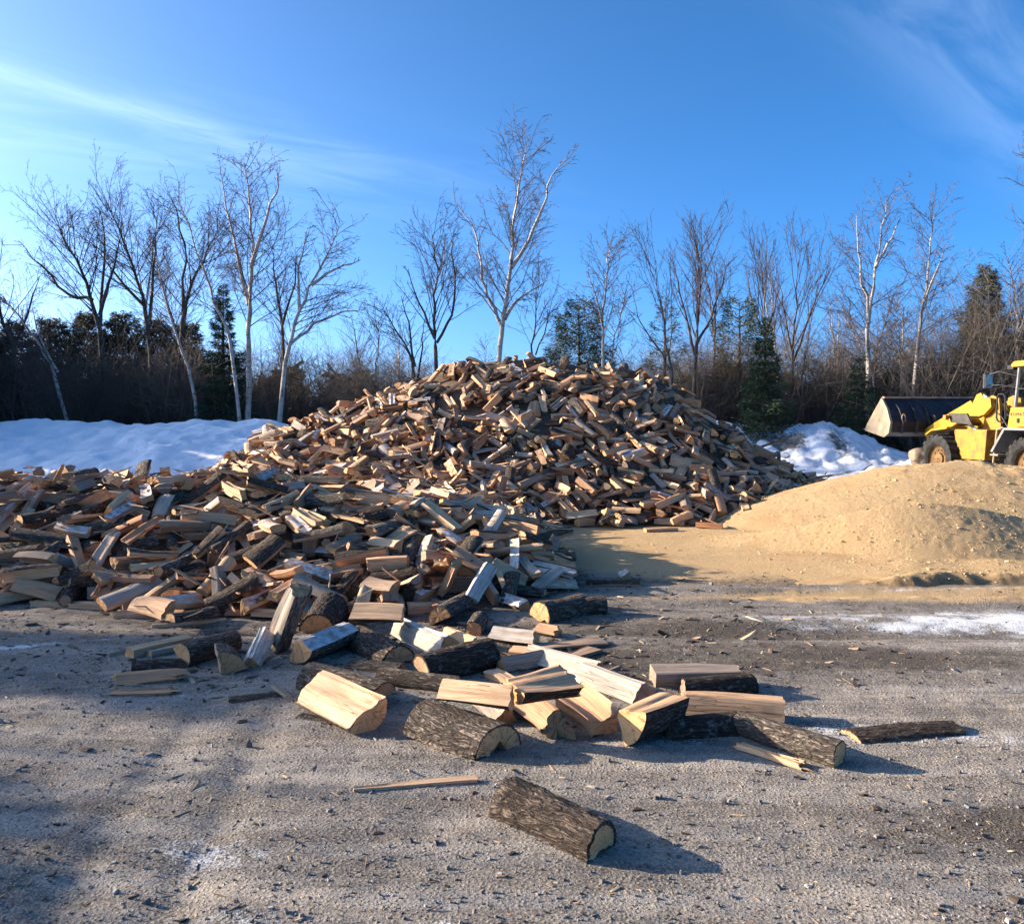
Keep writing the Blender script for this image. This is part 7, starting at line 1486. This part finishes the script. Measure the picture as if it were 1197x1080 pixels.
KINDS = {'split_log': 'split wedge', 'split_wedge': 'bare wedge', 'half_log': 'half log', 'split_billet': 'billet', 'split_slab': 'thin slab', 'round_log': 'round log', 'outer_slab': 'bark backed slab'}
def tone(tn, y):
    if y > .72 and tn > .62: return 'frosted grey'
    return 'pale' if tn < .2 else 'tan' if tn < .45 else 'rusty brown' if tn < .62 else 'grey brown' if tn < .85 else 'silver grey'
for i in range(HEAP_SINGLE):
    k = int(_K[i])
    nm = PROTO[k][0]
    if k not in HIGH:
        w, b = proto_high(k)
        HIGH[k] = (to_mesh(nm, w, WOOD), to_mesh('bark', b, [WOOD[2]]) if b else None)
    wm, bm = HIGH[k]
    o = bpy.data.objects.new(nm, wm); o.location = _P[i]; o.rotation_mode = 'QUATERNION'; o.rotation_quaternion = _Q[i]; o.scale = stretch(i)
    C.objects.link(o)
    tn = tint(); o['tint'] = tn
    if bm and (nm == 'round_log' or _rt.random() < .58):                      # the rest have lost their bark
        c_ = bpy.data.objects.new('bark', bm); C.objects.link(c_); c_.parent = o; c_['tint'] = tn
    x, y, z = _P[i]
    ax = o.rotation_quaternion @ Vector((1, 0, 0)); ax = -ax if ax.x < 0 else ax
    vd = Vector((x, y, z - CAM_H)).normalized()
    pose = 'standing steeply' if abs(ax.z) > .62 else 'seen end on' if abs(ax.dot(vd)) > .80 else 'sloping rightwards' if ax.z < -.22 else 'sloping leftwards' if ax.z > .22 else 'lying level'
    px = W_PX / 2 + x / y * F_PX
    if y > 12.4:
        zone = ('at great pile foot' if z < .55 else 'low in great pile' if z < 1.2 else 'high in great pile') + (', left of its peak' if px < 560 else ', under its peak' if px < 700 else ', right of its peak')
    else:
        zone = ('at low heap foot' if z < .35 else 'midway up low heap' if z < .75 else 'atop low heap') + \
               (', far left' if px < 90 else ', behind straight plank' if px < 190 else ', behind small left group' if px < 300 else ', behind grey upright log' if px < 420 else ', behind cream split log' if px < 500 else ', behind leaning lilac plank')
    lab = '%s %s %s %s' % (tone(tn[0], tn[1]), KINDS[nm], pose, zone)
    LABELS.setdefault(lab, []).append((px, o))
for lab, them in LABELS.items():
    them.sort(key=lambda q: q[0])
    ends = {2: (', left one', ', right one'), 3: (', left one', ', middle one', ', right one')}.get(len(them), ('',) * len(them))
    for (px, o), e in zip(them, ends): tag(o, lab + e, 'firewood', 'logs heaped in the firewood pile')
# the smaller ones, farther back: one object
_pl = [proto_low(k) for k in range(len(PROTO))]
_arr = []
for V, F, M, U, SH in _pl:
    q = [f if len(f) == 4 else (f[0], f[1], f[2], f[2]) for f in F]
    tri, tm, tu, ui = [], [], [], 0
    for f, m in zip(F, M):
        if len(f) == 4:
            tri += [(f[0], f[1], f[2]), (f[0], f[2], f[3])]; tm += [m, m]; tu += [U[ui], U[ui + 1], U[ui + 2], U[ui], U[ui + 2], U[ui + 3]]; ui += 4
        else:
            tri.append(f); tm.append(m); tu += [U[ui], U[ui + 1], U[ui + 2]]; ui += 3
    _arr.append((np.array(V), np.array(tri), np.array(tm), np.array(tu)))
_V, _F, _M, _U, _A, _b = [], [], [], [], [], 0
for i in range(HEAP_SINGLE, HEAP_N):
    V, F, M, U = _arr[_K[i]]
    m = np.array(Quaternion(_Q[i]).to_matrix())
    _V.append((V * np.array(stretch(i))) @ m.T + _P[i]); _F.append(F + _b); _M.append(np.where(M == 2, 0, M) if PROTO[_K[i]][0] != 'round_log' and _rt.random() > .58 else M); _U.append(U); _b += len(V)
    _A.append(np.tile(np.array(tint()), (len(F), 1)))
me = mesh_np('firewood_pile', np.concatenate(_V), np.concatenate(_F), WOODP, np.concatenate(_M), np.concatenate(_U), attrs={'tint': ('FACE', np.concatenate(_A))})
pile = link(bpy.data.objects.new('firewood_pile', me))
tag(pile, 'great pile of split firewood', kind='stuff')

# slivers and bark scraps caught on the heap
_rs = np.random.default_rng(77)
for nm, mt, n_, L0, wr in (('splinters', 'split_wood_pile', 2200, .15, .10), ('bark_scraps', 'bark_pile', 1100, .11, .35)):
    idx = _rs.integers(0, HEAP_N, n_); Lx = L0 * _rs.lognormal(0, .45, n_)
    ctr = _P[idx] + np.stack([_rs.normal(size=n_) * .10, _rs.normal(size=n_) * .10, .045 + .025 * _rs.random(n_)], 1)
    d_ = np.stack([_rs.normal(size=n_), _rs.normal(size=n_), _rs.normal(size=n_) * .28], 1); d_ /= np.linalg.norm(d_, axis=1, keepdims=True)
    e_ = np.cross(d_, np.array([0, 0, 1.0])) + _rs.normal(size=(n_, 3)) * .25; e_ /= np.linalg.norm(e_, axis=1, keepdims=True)
    f_ = np.cross(d_, e_)
    c8 = np.array([(x_, y_, z_) for x_ in (-.5, .5) for y_ in (-.5, .5) for z_ in (-.5, .5)])
    c8 = c8[None] * np.array([1, 1, 1.0]) + _rs.normal(size=(n_, 8, 3)) * .12
    vv_ = ctr[:, None] + c8[..., :1] * (d_ * Lx[:, None])[:, None] + c8[..., 1:2] * (e_ * (Lx * wr)[:, None])[:, None] + c8[..., 2:] * (f_ * .010)[:, None]
    q_ = np.array([(0, 1, 3, 2), (4, 6, 7, 5), (0, 4, 5, 1), (2, 3, 7, 6), (0, 2, 6, 4), (1, 5, 7, 3)])
    ff = (q_[None] + np.arange(n_)[:, None, None] * 8).reshape(-1, 4)
    tn_ = np.repeat(_rs.random((n_, 3)) * np.array([.6, .7, 1]), 6, 0)
    uv_ = np.tile(np.array([(0, 0), (0, .03), (.2, .03), (.2, 0)]), (n_ * 6, 1)) + np.repeat(_rs.random((n_, 2)) * 5, 24, 0)
    tag(link(bpy.data.objects.new(nm, mesh_np(nm, vv_.reshape(-1, 3), ff, [bpy.data.materials[mt]], uv=uv_, attrs={'tint': ('FACE', tn_)}))), kind='stuff')

# ------------------------------------------------------------------ loose logs in front
_used = {}
for i, h in enumerate(HERO):
    w, b = hero_data(i)
    o = link(bpy.data.objects.new(h[0], to_mesh(h[0], w, WOOD)))
    m4 = hero_matrix(h)
    pts_ = np.array(w[0]) @ np.array(m4.to_3x3()).T
    lo, hi = pts_.min(0), pts_.max(0); mid = (lo + hi) / 2
    P = m4.translation.copy()
    if P.z < .19:                                                              # rests on the dirt
        zc = max(float(ground_z(np.array(P.x), np.array(P.y))), float(saw_z(np.array(P.x), np.array(P.y))) if P.x > .3 and P.y > 7.4 else -1) + (hi[2] - lo[2]) / 2 - .018
        k_ = (CAM_H - zc) / (CAM_H - P.z)
        P = Vector((P.x * k_, P.y * k_, zc))
    m4.translation = P - Vector(mid)
    o.matrix_world = m4
    tn = (h[5][0], h[5][1], h[5][2])
    o['tint'] = tn
    if b:
        c_ = link(bpy.data.objects.new('bark', to_mesh('bark', b, [WOOD[2]])), o); c_['tint'] = tn
    tag(o, h[6], 'firewood', 'loose logs before the heap')
    if h[0] == 'forked_log':
        w2, b2 = piece(sec_round(.062), .36, 177, step=.009, nl=20, rough=.010, bend=.012, shell=.008, taper=.25)
        lm = link(bpy.data.objects.new('limb', to_mesh('limb', w2, WOOD)), o); lm['tint'] = tn
        lm.matrix_local = Matrix.Translation((.20, -.06, .045)) @ Matrix.Rotation(R(-24), 4, 'Z') @ Matrix.Rotation(R(-8), 4, 'Y')
        lb = link(bpy.data.objects.new('bark', to_mesh('bark', b2, [WOOD[2]])), lm); lb['tint'] = tn
# ------------------------------------------------------------------ chips, splinters and stones strewn over the yard
def strew(name, n, seed, mat, size, flat, area, zf, dens=None, tints=None, power=1.0):
    rg = np.random.default_rng(seed)
    x0, x1, y0, y1 = area
    # even over the picture rather than over the ground: more near the camera
    y = 1.0 / (1 / y1 + (1 / y0 - 1 / y1) * rg.random(n) ** power)
    x = x0 + (x1 - x0) * rg.random(n)
    keep = np.abs(x) < y * .68 + .8
    if dens is not None: keep &= rg.random(n) < dens(x, y)
    x, y = x[keep], y[keep]; n = len(x)
    z = zf(x, y)
    L_ = size[0] * rg.lognormal(0, .55, n); W_ = L_ * rg.uniform(*size[1], n); H_ = np.maximum(L_ * flat * rg.uniform(.5, 1.4, n), .0015)
    L_ = np.minimum(L_, size[0] * 4)
    a = rg.uniform(0, 6.28, n); ti = rg.normal(size=n) * .22; tj = rg.normal(size=n) * .15
    base = np.array([(-1, -.8, -1), (.9, -1, -1), (1, .7, -1), (-.7, 1, -1), (-.8, -.6, 1), (.7, -.8, 1), (.8, .6, 1), (-.6, .7, 1)]) * .5
    P_ = base[None] + rg.normal(size=(n, 8, 3)) * .08
    P_ = P_ * np.stack([L_, W_, H_], 1)[:, None, :]
    X_, Y_, Z_ = P_[..., 0], P_[..., 1], P_[..., 2]
    Z_ = Z_ + X_ * ti[:, None] + Y_ * tj[:, None]
    c_, s_ = np.cos(a)[:, None], np.sin(a)[:, None]
    V = np.stack([X_ * c_ - Y_ * s_ + x[:, None], X_ * s_ + Y_ * c_ + y[:, None], Z_ + (z + H_ * .38)[:, None]], -1).reshape(-1, 3)
    q = np.array([(3, 2, 1, 0), (4, 5, 6, 7), (0, 1, 5, 4), (1, 2, 6, 5), (2, 3, 7, 6), (3, 0, 4, 7)])
    F = (q[None] + np.arange(n)[:, None, None] * 8).reshape(-1, 4)
    return tag(link(bpy.data.objects.new(name, mesh_np(name, V, F, [mat]))), kind='stuff')
def isl(name, stops, rough=.9):
    t = NT(name); r = t.node('ShaderNodeNewGeometry').outputs['Random Per Island']
    n = t.noise(t.obj(), 120, 3)
    return t.done(t.mix(t.mr(n, .35, .7, 0, .35), t.ramp(r, stops), (.05, .04, .03)), rough, .15)
CHIP = isl('chip_wood', [(0, (.52, .40, .25)), (.35, (.36, .26, .16)), (.6, (.22, .15, .095)), (.8, (.10, .07, .05)), (1, (.60, .52, .40))])
STONE = isl('stone', [(0, (.10, .095, .09)), (.5, (.20, .18, .165)), (.85, (.30, .27, .24)), (1, (.45, .42, .38))])
BCHIP = isl('bark_chip', [(0, (.035, .026, .02)), (.6, (.09, .065, .045)), (1, (.17, .12, .08))])
gzl = lambda x, y: ground_z(x, y)
strew('gravel', 42000, 1, STONE, (.0055, (.6, 1.0)), .55, (-8, 9, 1.9, 9), gzl, power=.8)
strew('wood_chips', 22000, 2, CHIP, (.013, (.14, .45)), .10, (-8, 9, 1.9, 10), gzl, dens=lambda x, y: np.clip(.30 + m_saw(x, y) * .5 + fbm(x * 1.2, y * 1.2, 3, 2) * .6 - .2, 0, 1), power=.85)
strew('splinters', 9000, 3, CHIP, (.030, (.05, .14)), .05, (-8, 9, 1.9, 11), gzl, dens=lambda x, y: np.clip(fbm(x * .9, y * .9, 3, 12) * 1.6 - .35, 0, 1))
strew('bark_chips', 9000, 4, BCHIP, (.016, (.3, .7)), .16, (-7, 7, 2.0, 9), gzl, dens=lambda x, y: np.clip(m_damp(x, y) * 1.2 + .12, 0, 1))
strew('bark_chips', 5200, 5, BCHIP, (.024, (.2, .6)), .14, (-6, 3, 4.6, 9), gzl, dens=lambda x, y: np.clip(1.1 * blob(x, y, -1.0, 5.9, 2.6, .8, 4) + .7 * heap_mask(x, y), 0, 1))
strew('splinters', 2600, 6, CHIP, (.05, (.08, .3)), .08, (-7, 3, 4.8, 9), gzl, dens=lambda x, y: np.clip(.8 * blob(x, y, -1.0, 5.8, 2.6, .8, 4) + .7 * heap_mask(x, y), 0, 1))
# shavings and crumbs on the sawdust
SHAV = isl('shavings', [(0, (.66, .50, .28)), (.5, (.50, .36, .18)), (.8, (.34, .23, .11)), (1, (.74, .60, .38))])
strew('shavings', 30000, 7, SHAV, (.013, (.3, .9)), .22, (1.0, 12, 7.6, 15), saw_z, dens=lambda x, y: np.clip(saw_z(x, y) * 9 + .1, 0, 1) * (.35 + .9 * fbm(x * 1.5, y * 1.5, 3, 9)))
# ------------------------------------------------------------------ the wheel loader. Local axes: x ahead, y to its left, z up; origin on the ground under the rear axle
t = NT('yellow_paint'); o = t.obj()
n = t.noise(o, 2.2, 6, .6); n2 = t.noise(o, 14.0, 5, .65); n3 = t.noise(t.vmul(o, (30, 30, 2.5)), 1.0, 3)
c = t.mix(t.mr(n, .45, .75, 0, .45), (.36, .21, .010), (.26, .14, .014))
c = t.mix(t.mr(n2, .60, .72, 0, .8), c, (.22, .14, .07))
c = t.mix(t.mr(n3, .62, .8, 0, .5), c, (.30, .20, .09))
YEL = t.done(c, .5, .4)
t = NT('yellow_brown'); o = t.obj()
n = t.noise(o, 5.0, 6, .65)
YBROWN = t.done(t.mix(t.mr(n, .45, .7), (.34, .17, .012), (.17, .085, .028)), .55, .4)  # darker orange yellow, blotched with brown
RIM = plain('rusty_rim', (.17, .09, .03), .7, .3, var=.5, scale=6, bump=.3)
BLACK = plain('black_paint', (.018, .019, .022), .45, .4, var=.4)
t = NT('bucket_steel'); o = t.obj()
n = t.noise(o, 3.0, 6, .65)
BUCKET = t.done(t.mix(t.mr(n, .42, .75), (.010, .012, .018), (.045, .042, .040)), .5, .4)
STEEL = plain('worn_steel', (.36, .265, .17), .6, .4, var=.35, scale=5)
GREY = plain('grey_steps', (.20, .20, .20), .6, .4, var=.3)
DARKM = plain('dark_machinery', (.05, .042, .036), .6, .4, var=.5)
RUBBER = plain('tyre_rubber', (.030, .029, .028), .85, .2, var=.5, scale=8)
CHROME = plain('cylinder_rod', (.6, .6, .6), .25, .6, .9, var=.1)
ORANGE = plain('orange_lens', (.75, .20, .03), .4, .5)
LAMPG = plain('lamp_glass', (.75, .76, .74), .2, .6)
INK = plain('lettering_black', (.02, .02, .024), .5, .3)
t = NT('cab_glass')
t.b.inputs['Transmission Weight'].default_value = 1.0; t.b.inputs['IOR'].default_value = 1.02
GLASS = t.done((.62, .74, .72), .03, .8)
MIRROR = plain('mirror_glass', (.30, .34, .34), .12, .7, .6)

loader = empty('wheel_loader', (11.80, 18.13, 0.0))
fx, fy = -0.15, 0.989
loader.rotation_euler = (0, 0, math.atan2(fy, fx))
tag(loader, 'yellow wheel loader with a raised wide black bucket, behind the sawdust heap', 'wheel loader')
def part(name, mb, mats, bevel=.012, parent=None, smooth=False): return mb.build(name, mats, parent or loader, bevel, smooth)

def lathe(mb, prof, c, n=28, m=0):
    """profile of (radius, y) turned about the axle through c"""
    b = []
    for k in range(n):
        a = 2 * math.pi * k / n
        for r, y in prof: b.append((c[0] + r * math.cos(a), c[1] + y, c[2] + r * math.sin(a)))
    p = len(prof)
    f = [(k * p + i, k * p + i + 1, ((k + 1) % n) * p + i + 1, ((k + 1) % n) * p + i) for k in range(n) for i in range(p - 1)]
    mb.add(b, f, m)
RW, TW = .63, .46
def wheel(x, side):
    c = (x, .80 * side, RW); h = TW / 2
    w = empty('wheel'); w.parent = loader; w.location = c
    ty = MB()
    lathe(ty, [(.34, -h * .8), (.40, -h * .98), (.50, -h), (.575, -h * .92), (.585, 0), (.575, h * .92), (.50, h), (.40, h * .98), (.34, h * .8)], (0, 0, 0), 32)
    for k in range(20):                                   # lugs, slanting to the middle from both shoulders
        for s in (-1, 1):
            a0 = 2 * math.pi * (k + (.25 if s > 0 else 0)) / 20
            q = []
            for rr in (.56, RW):
                for (yy, da) in ((h * 1.0 * s, -.075), (h * 1.0 * s, .085), (-.02 * s, .22), (-.02 * s, .09)):
                    r_ = rr if abs(yy) < h * .9 else rr - .03
                    q.append((r_ * math.cos(a0 + da), yy, r_ * math.sin(a0 + da)))
            ty.add(q, [(0, 1, 2, 3), (7, 6, 5, 4), (0, 4, 5, 1), (1, 5, 6, 2), (2, 6, 7, 3), (3, 7, 4, 0)])
    part('tyre', ty, RUBBER, 0, w)
    rm = MB()
    s = side
    lathe(rm, [(.355, h * .86 * s), (.345, h * .60 * s), (.29, h * .45 * s), (.16, h * .42 * s), (.15, h * .62 * s), (.02, h * .64 * s)], (0, 0, 0), 28)
    for k in range(10):
        a = 2 * math.pi * k / 10; rm.tube([(.22 * math.cos(a), h * .42 * s, .22 * math.sin(a)), (.22 * math.cos(a), h * .52 * s, .22 * math.sin(a))], .018, 6)
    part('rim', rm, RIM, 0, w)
for x in (0.0, 2.95):
    for s in (1, -1): wheel(x, s)
# axles, frames
part('rear_frame', MB().box(-1.5, 1.25, -.42, .42, .52, .98).box(-.16, .16, -.75, .75, .5, .76), DARKM)
part('front_frame', MB().prism([(1.45, .5), (3.3, .5), (3.35, .85), (2.6, 1.15), (2.15, 1.72), (1.85, 1.74), (1.6, 1.2), (1.45, 1.1)], -.20, .20).box(2.8, 3.1, -.72, .72, .5, .74), DARKM)
for s_ in (1, -1): part('tower_plate', MB().prism([(1.62, 1.15), (2.30, 1.15), (2.12, 2.10), (1.96, 2.16), (1.74, 2.08)], *sorted((.24 * s_, .30 * s_))), YBROWN, .01)
part('hinge', MB().tube([(1.36, 0, .45), (1.36, 0, 1.15)], .14, 12), DARKM)
# engine hood and counterweight behind the cab
part('engine_hood', MB().prism([(-1.75, .95), (-.55, .95), (-.55, 1.85), (-1.2, 1.82), (-1.75, 1.62)], -.60, .60), YEL, .03)
part('counterweight', MB().prism([(-2.05, .55), (-1.45, .5), (-1.45, 1.0), (-1.75, 1.1), (-2.05, 1.05)], -.92, .92), DARKM, .04)
part('exhaust_pipe', MB().tube([(-.95, .25, 1.8), (-.95, .25, 2.35), (-1.02, .25, 2.45)], .045, 10), DARKM, 0)
# rear fenders: a flat top and a slanting front edge, grey
for s in (1, -1):
    f = MB()
    prof = [(-.70, 1.28), (-.58, 1.36), (.62, 1.36), (.98, .86), (1.04, .89), (.66, 1.415), (-.62, 1.415), (-.76, 1.32)]
    f.prism(prof, *sorted((.52 * s, 1.03 * s)))
    part('fender', f, GREY)
# cab
cab = empty('cab'); cab.parent = loader
low = MB().prism([(-.52, 1.42), (.66, 1.42), (.98, 1.02), (1.02, 1.30), (.92, 1.86), (-.52, 1.86)], -.66, .66)
part('cab_body', low, YEL, .02, cab)
dp = MB().prism([(.02, 1.44), (.70, 1.44), (.90, 1.52), (.88, 1.84), (.02, 1.84)], .662, .684)
part('door_panel', dp, YEL, .008, cab)
part('door_latch', MB().box(.60, .66, .682, .71, 1.52, 1.62), INK, .005, cab)
for (x0, z0, x1, z1) in ((.80, 1.86, .74, 2.74), (-.50, 1.86, -.46, 2.74), (.02, 1.86, .04, 2.74)):
    for s in (1, -1): part('pillar', MB().tube([(x0, .63 * s, z0), (x1, .60 * s, z1)], .035, 6), GREY, 0, cab)
gl = MB()
for s in (1, -1): gl.add([(.03, .645 * s, 1.88), (.78, .645 * s, 1.88), (.73, .612 * s, 2.72), (.04, .612 * s, 2.72)], [(0, 1, 2, 3)]).add([(-.49, .645 * s, 1.88), (.01, .645 * s, 1.88), (.03, .612 * s, 2.72), (-.46, .612 * s, 2.72)], [(0, 1, 2, 3)])
part('side_glass', gl, GLASS, 0, cab)
part('windscreen', MB().add([(.82, -.6, 1.88), (.82, .6, 1.88), (.76, .57, 2.72), (.76, -.57, 2.72)], [(0, 1, 2, 3)]), GLASS, 0, cab)
part('window_bar', MB().tube([(.03, .655, 2.26), (.765, .635, 2.26)], .018, 6), BLACK, 0, cab)
roof = part('cab_roof', MB().prism([(-.66, 2.74), (.88, 2.74), (.90, 2.80), (.80, 2.87), (-.6, 2.87), (-.68, 2.82)], -.70, .70), YEL, .02, cab)
part('roof_lamp', MB().box(.92, 1.12, .42, .62, 2.69, 2.80), BLACK, .02, roof)
part('lamp_lens', MB().box(1.12, 1.135, .44, .60, 2.70, 2.79), LAMPG, .006, roof)
part('lamp_arm', MB().tube([(.86, .50, 2.76), (.98, .52, 2.745)], .022, 6), BLACK, 0, roof)
part('seat', MB().box(-.40, .06, -.24, .24, 1.88, 2.0).prism([(-.40, 2.0), (-.24, 2.0), (-.32, 2.55), (-.44, 2.55)], -.23, .23), BLACK, .03, cab)
part('steering_wheel', MB().tube([(.45 + .17 * math.cos(a) * .8, .17 * math.sin(a), 2.12 - .17 * math.cos(a) * .5) for a in [2 * math.pi * k / 14 for k in range(15)]], .016, 6).tube([(.46, 0, 2.11), (.66, 0, 1.86)], .03, 6), BLACK, 0, cab)
# lettering on the door panel
cu = bpy.data.curves.new('lettering', 'FONT'); cu.body = 'KOMATSU'; cu.size = .135; cu.extrude = .002; cu.space_character = 1.12
tmp = bpy.data.objects.new('lettering', cu); C.objects.link(tmp)
bpy.context.view_layer.update()
tm = bpy.data.meshes.new_from_object(tmp.evaluated_get(bpy.context.evaluated_depsgraph_get()))
bpy.data.objects.remove(tmp)
tm.materials.clear(); tm.materials.append(INK)
lt = bpy.data.objects.new('lettering', tm); C.objects.link(lt); lt.parent = cab
# seen from the left side the machine's front is to the left: text runs towards -x
lt.matrix_local = Matrix(((-.82, 0, 0, .875), (0, 0, 1, .688), (0, .78, 0, 1.67), (0, 0, 0, 1)))
# mirror on its arm
mi = part('mirror', MB().box(1.30, 1.36, .80, 1.02, 2.28, 2.62), BLACK, .02)
part('mirror_arm', MB().tube([(.80, .62, 2.55), (1.10, .80, 2.66), (1.31, .90, 2.60)], .016, 6).tube([(.80, .62, 2.30), (1.10, .80, 2.36), (1.31, .90, 2.36)], .013, 6), BLACK, 0, mi)
part('mirror_glass', MB().box(1.292, 1.30, .82, 1.00, 2.30, 2.60), MIRROR, 0, mi)
# rails and steps
for x0, y0 in ((1.02, .72), (1.20, .72)):
    pass
part('handrail', MB().tube([(1.00, .70, 1.60), (1.00, .72, 2.08), (1.06, .72, 2.16), (1.20, .72, 2.16), (1.26, .72, 2.08), (1.26, .72, 1.62), (1.20, .72, 1.55), (1.04, .70, 1.52)], .020, 6), BLACK, 0)
part('step_rail', MB().tube([(1.30, .74, .62), (1.22, .76, 1.05), (1.18, .76, 1.36), (1.02, .74, 1.42)], .022, 6), STEEL, 0)
for z in (.48, .78): part('step', MB().box(1.06, 1.32, .55, .82, z, z + .04), GREY, .006)
part('platform', MB().box(.66, 1.34, -.62, .62, 1.14, 1.20), DARKM)
# front fender boxes over the front wheels
for s in (1, -1):
    f = MB().prism([(1.52, .66), (2.42, .66), (2.60, 1.36), (1.46, 1.36)], *sorted((.40 * s, .80 * s)))
    part('fender_box', f, YBROWN, .015)
    g2 = MB().prism([(2.62, 1.37), (3.20, 1.31), (3.42, 1.20), (3.42, 1.24), (3.2, 1.355), (2.60, 1.42)], *sorted((.42 * s, .98 * s)))
    part('mudguard', g2, YEL, .008)
    part('turn_lamp', MB().box(2.86, 2.96, min(.74 * s, .84 * s), max(.74 * s, .84 * s), 1.58, 1.70).box(2.89, 2.92, min(.62 * s, .76 * s), max(.62 * s, .76 * s), 1.62, 1.66), ORANGE, .01)
    part('lamp_bracket', MB().prism([(2.10, 1.46), (2.86, 1.52), (2.96, 1.74), (2.30, 1.74)], *sorted((.64 * s, .70 * s))), DARKM, .01)
# lift arms: bent plates from the tower's head down to the bucket hinge
for s in (1, -1):
    a = MB().prism([(1.78, 1.88), (2.02, 1.70), (2.95, 1.50), (3.70, 1.18), (4.10, 1.10), (4.24, 1.20), (4.22, 1.34), (3.86, 1.50), (3.10, 1.80), (2.55, 1.92), (2.05, 2.12), (1.82, 2.08)], *sorted((.34 * s, .46 * s)))
    part('lift_arm', a, YEL, .012)
    part('lift_cylinder', MB().tube([(1.70, .28 * s, 1.00), (2.40, .28 * s, 1.30)], .065, 10).tube([(2.40, .28 * s, 1.30), (2.95, .30 * s, 1.58)], .035, 8, 1), [DARKM, CHROME], 0)
part('cross_tube', MB().tube([(3.25, -.40, 1.52), (3.25, .40, 1.52)], .09, 12), YBROWN, 0)
# bell crank and its cylinder over the arms
part('bell_crank', MB().prism([(2.34, 1.74), (2.50, 1.64), (2.96, 1.96), (2.80, 2.20), (2.66, 2.24), (2.50, 2.06)], -.07, .07).tube([(2.6, -.16, 1.85), (2.6, .16, 1.85)], .07, 10), YEL, .01)
part('tilt_cylinder', MB().tube([(1.62, 0, 1.58), (2.18, 0, 1.95)], .075, 10).tube([(2.18, 0, 1.95), (2.68, 0, 2.20)], .040, 8, 1), [YBROWN, CHROME], 0)
part('tilt_link', MB().prism([(2.88, 1.92), (3.02, 2.06), (4.06, 1.66), (4.02, 1.52)], -.07, .07), YEL, .01)
hs = MB()
for k in range(5):
    y = -.30 + .15 * k
    hs.tube([(1.32, y, 1.30), (1.55, y * 1.1, 1.62 + .05 * (k % 2)), (1.9, y * .9, 1.82), (2.1, y * .8, 1.62), (2.3, y * .8, 1.40)], .018, 6)
part('hoses', hs, BLACK, 0)
# the bucket, wide and tilted back
BW = 1.42
prof = [(4.55, 2.14), (4.30, 1.86), (4.13, 1.52), (4.20, 1.26), (4.42, 1.15), (5.28, 1.30), (5.30, 1.34), (4.44, 1.20), (4.26, 1.30), (4.19, 1.52), (4.36, 1.84), (4.60, 2.11)]
def shell(mb, outer, inner, y0, y1):
    n = len(outer)
    v = [(x, y, z) for y in (y0, y1) for x, z in outer] + [(x, y, z) for y in (y0, y1) for x, z in inner]
    f = []
    for i in range(n - 1):
        f += [(i, i + 1, n + i + 1, n + i), (2 * n + i, 3 * n + i, 3 * n + i + 1, 2 * n + i + 1)]
    for e in (0, n - 1): f.append((e, n + e, 3 * n + e, 2 * n + e))
    for o_ in (0, n): f += [(o_ + i, 2 * n + o_ + i, 2 * n + o_ + i + 1, o_ + i + 1) for i in range(n - 1)]
    mb.add(v, f)
bk = MB(); shell(bk, prof[:6], prof[11:5:-1], -BW, BW)
bucket = part('bucket', bk, BUCKET, 0)
for s in (1, -1):
    e = MB().prism([(4.60, 2.17), (4.34, 1.88), (4.17, 1.52), (4.24, 1.24), (4.46, 1.13), (5.33, 1.29), (5.30, 1.42)], *sorted((BW * s, (BW + .035) * s)))
    part('end_plate', e, STEEL, .006, bucket)
part('top_lip', MB().box(4.52, 4.64, -BW, BW, 2.14, 2.19), STEEL, .008, bucket)
part('cutting_edge', MB().prism([(5.20, 1.28), (5.46, 1.325), (5.46, 1.345), (5.20, 1.33)], -BW, BW), STEEL, 0, bucket)
for y in (-1.15, -.75, -.40, .40, .75, 1.15):
    part('stiffener', MB().prism([(4.48, 2.06), (4.24, 1.86), (4.05, 1.52), (4.12, 1.22), (4.20, 1.26), (4.13, 1.52), (4.30, 1.86), (4.53, 2.10)], y - .022, y + .022), BUCKET, .005, bucket)
for s in (1, -1): part('hinge_plate', MB().prism([(4.02, 1.08), (4.30, 1.14), (4.20, 1.72), (4.00, 1.70), (3.92, 1.30)], *sorted((.28 * s, .33 * s))), BUCKET, .006, bucket)
part('grab_ring', MB().tube([(4.12, 1.12 + .05 * math.cos(a), 1.62 + .11 * math.sin(a)) for a in [2 * math.pi * k / 12 for k in range(13)]], .014, 6), STEEL, 0, bucket)

# a pale boulder by the front wheel
bm = bmesh.new(); bmesh.ops.create_icosphere(bm, subdivisions=4, radius=.5)
for v in bm.verts:
    n = mnoise.noise(v.co * 2.0 + Vector((3, 1, 2))) * .30 + mnoise.noise(v.co * 6) * .06
    v.co *= 1 + n; v.co.z *= .86
    v.co.x = max(min(v.co.x, .43), -.43) if mnoise.noise(v.co) < .2 else v.co.x
me = bpy.data.meshes.new('boulder'); bm.to_mesh(me); bm.free()
BOULD = plain('boulder_stone', (.27, .20, .135), .9, .2, var=.35, scale=5, bump=.5); me.materials.append(BOULD)
bo = link(bpy.data.objects.new('boulder', me)); bo.scale = (.62, .6, .6); bo.location = (col(1078, 21.6), 21.6, .62)
tag(bo, 'pale sandy boulder at the snow edge beside the loader front wheel', 'boulder')
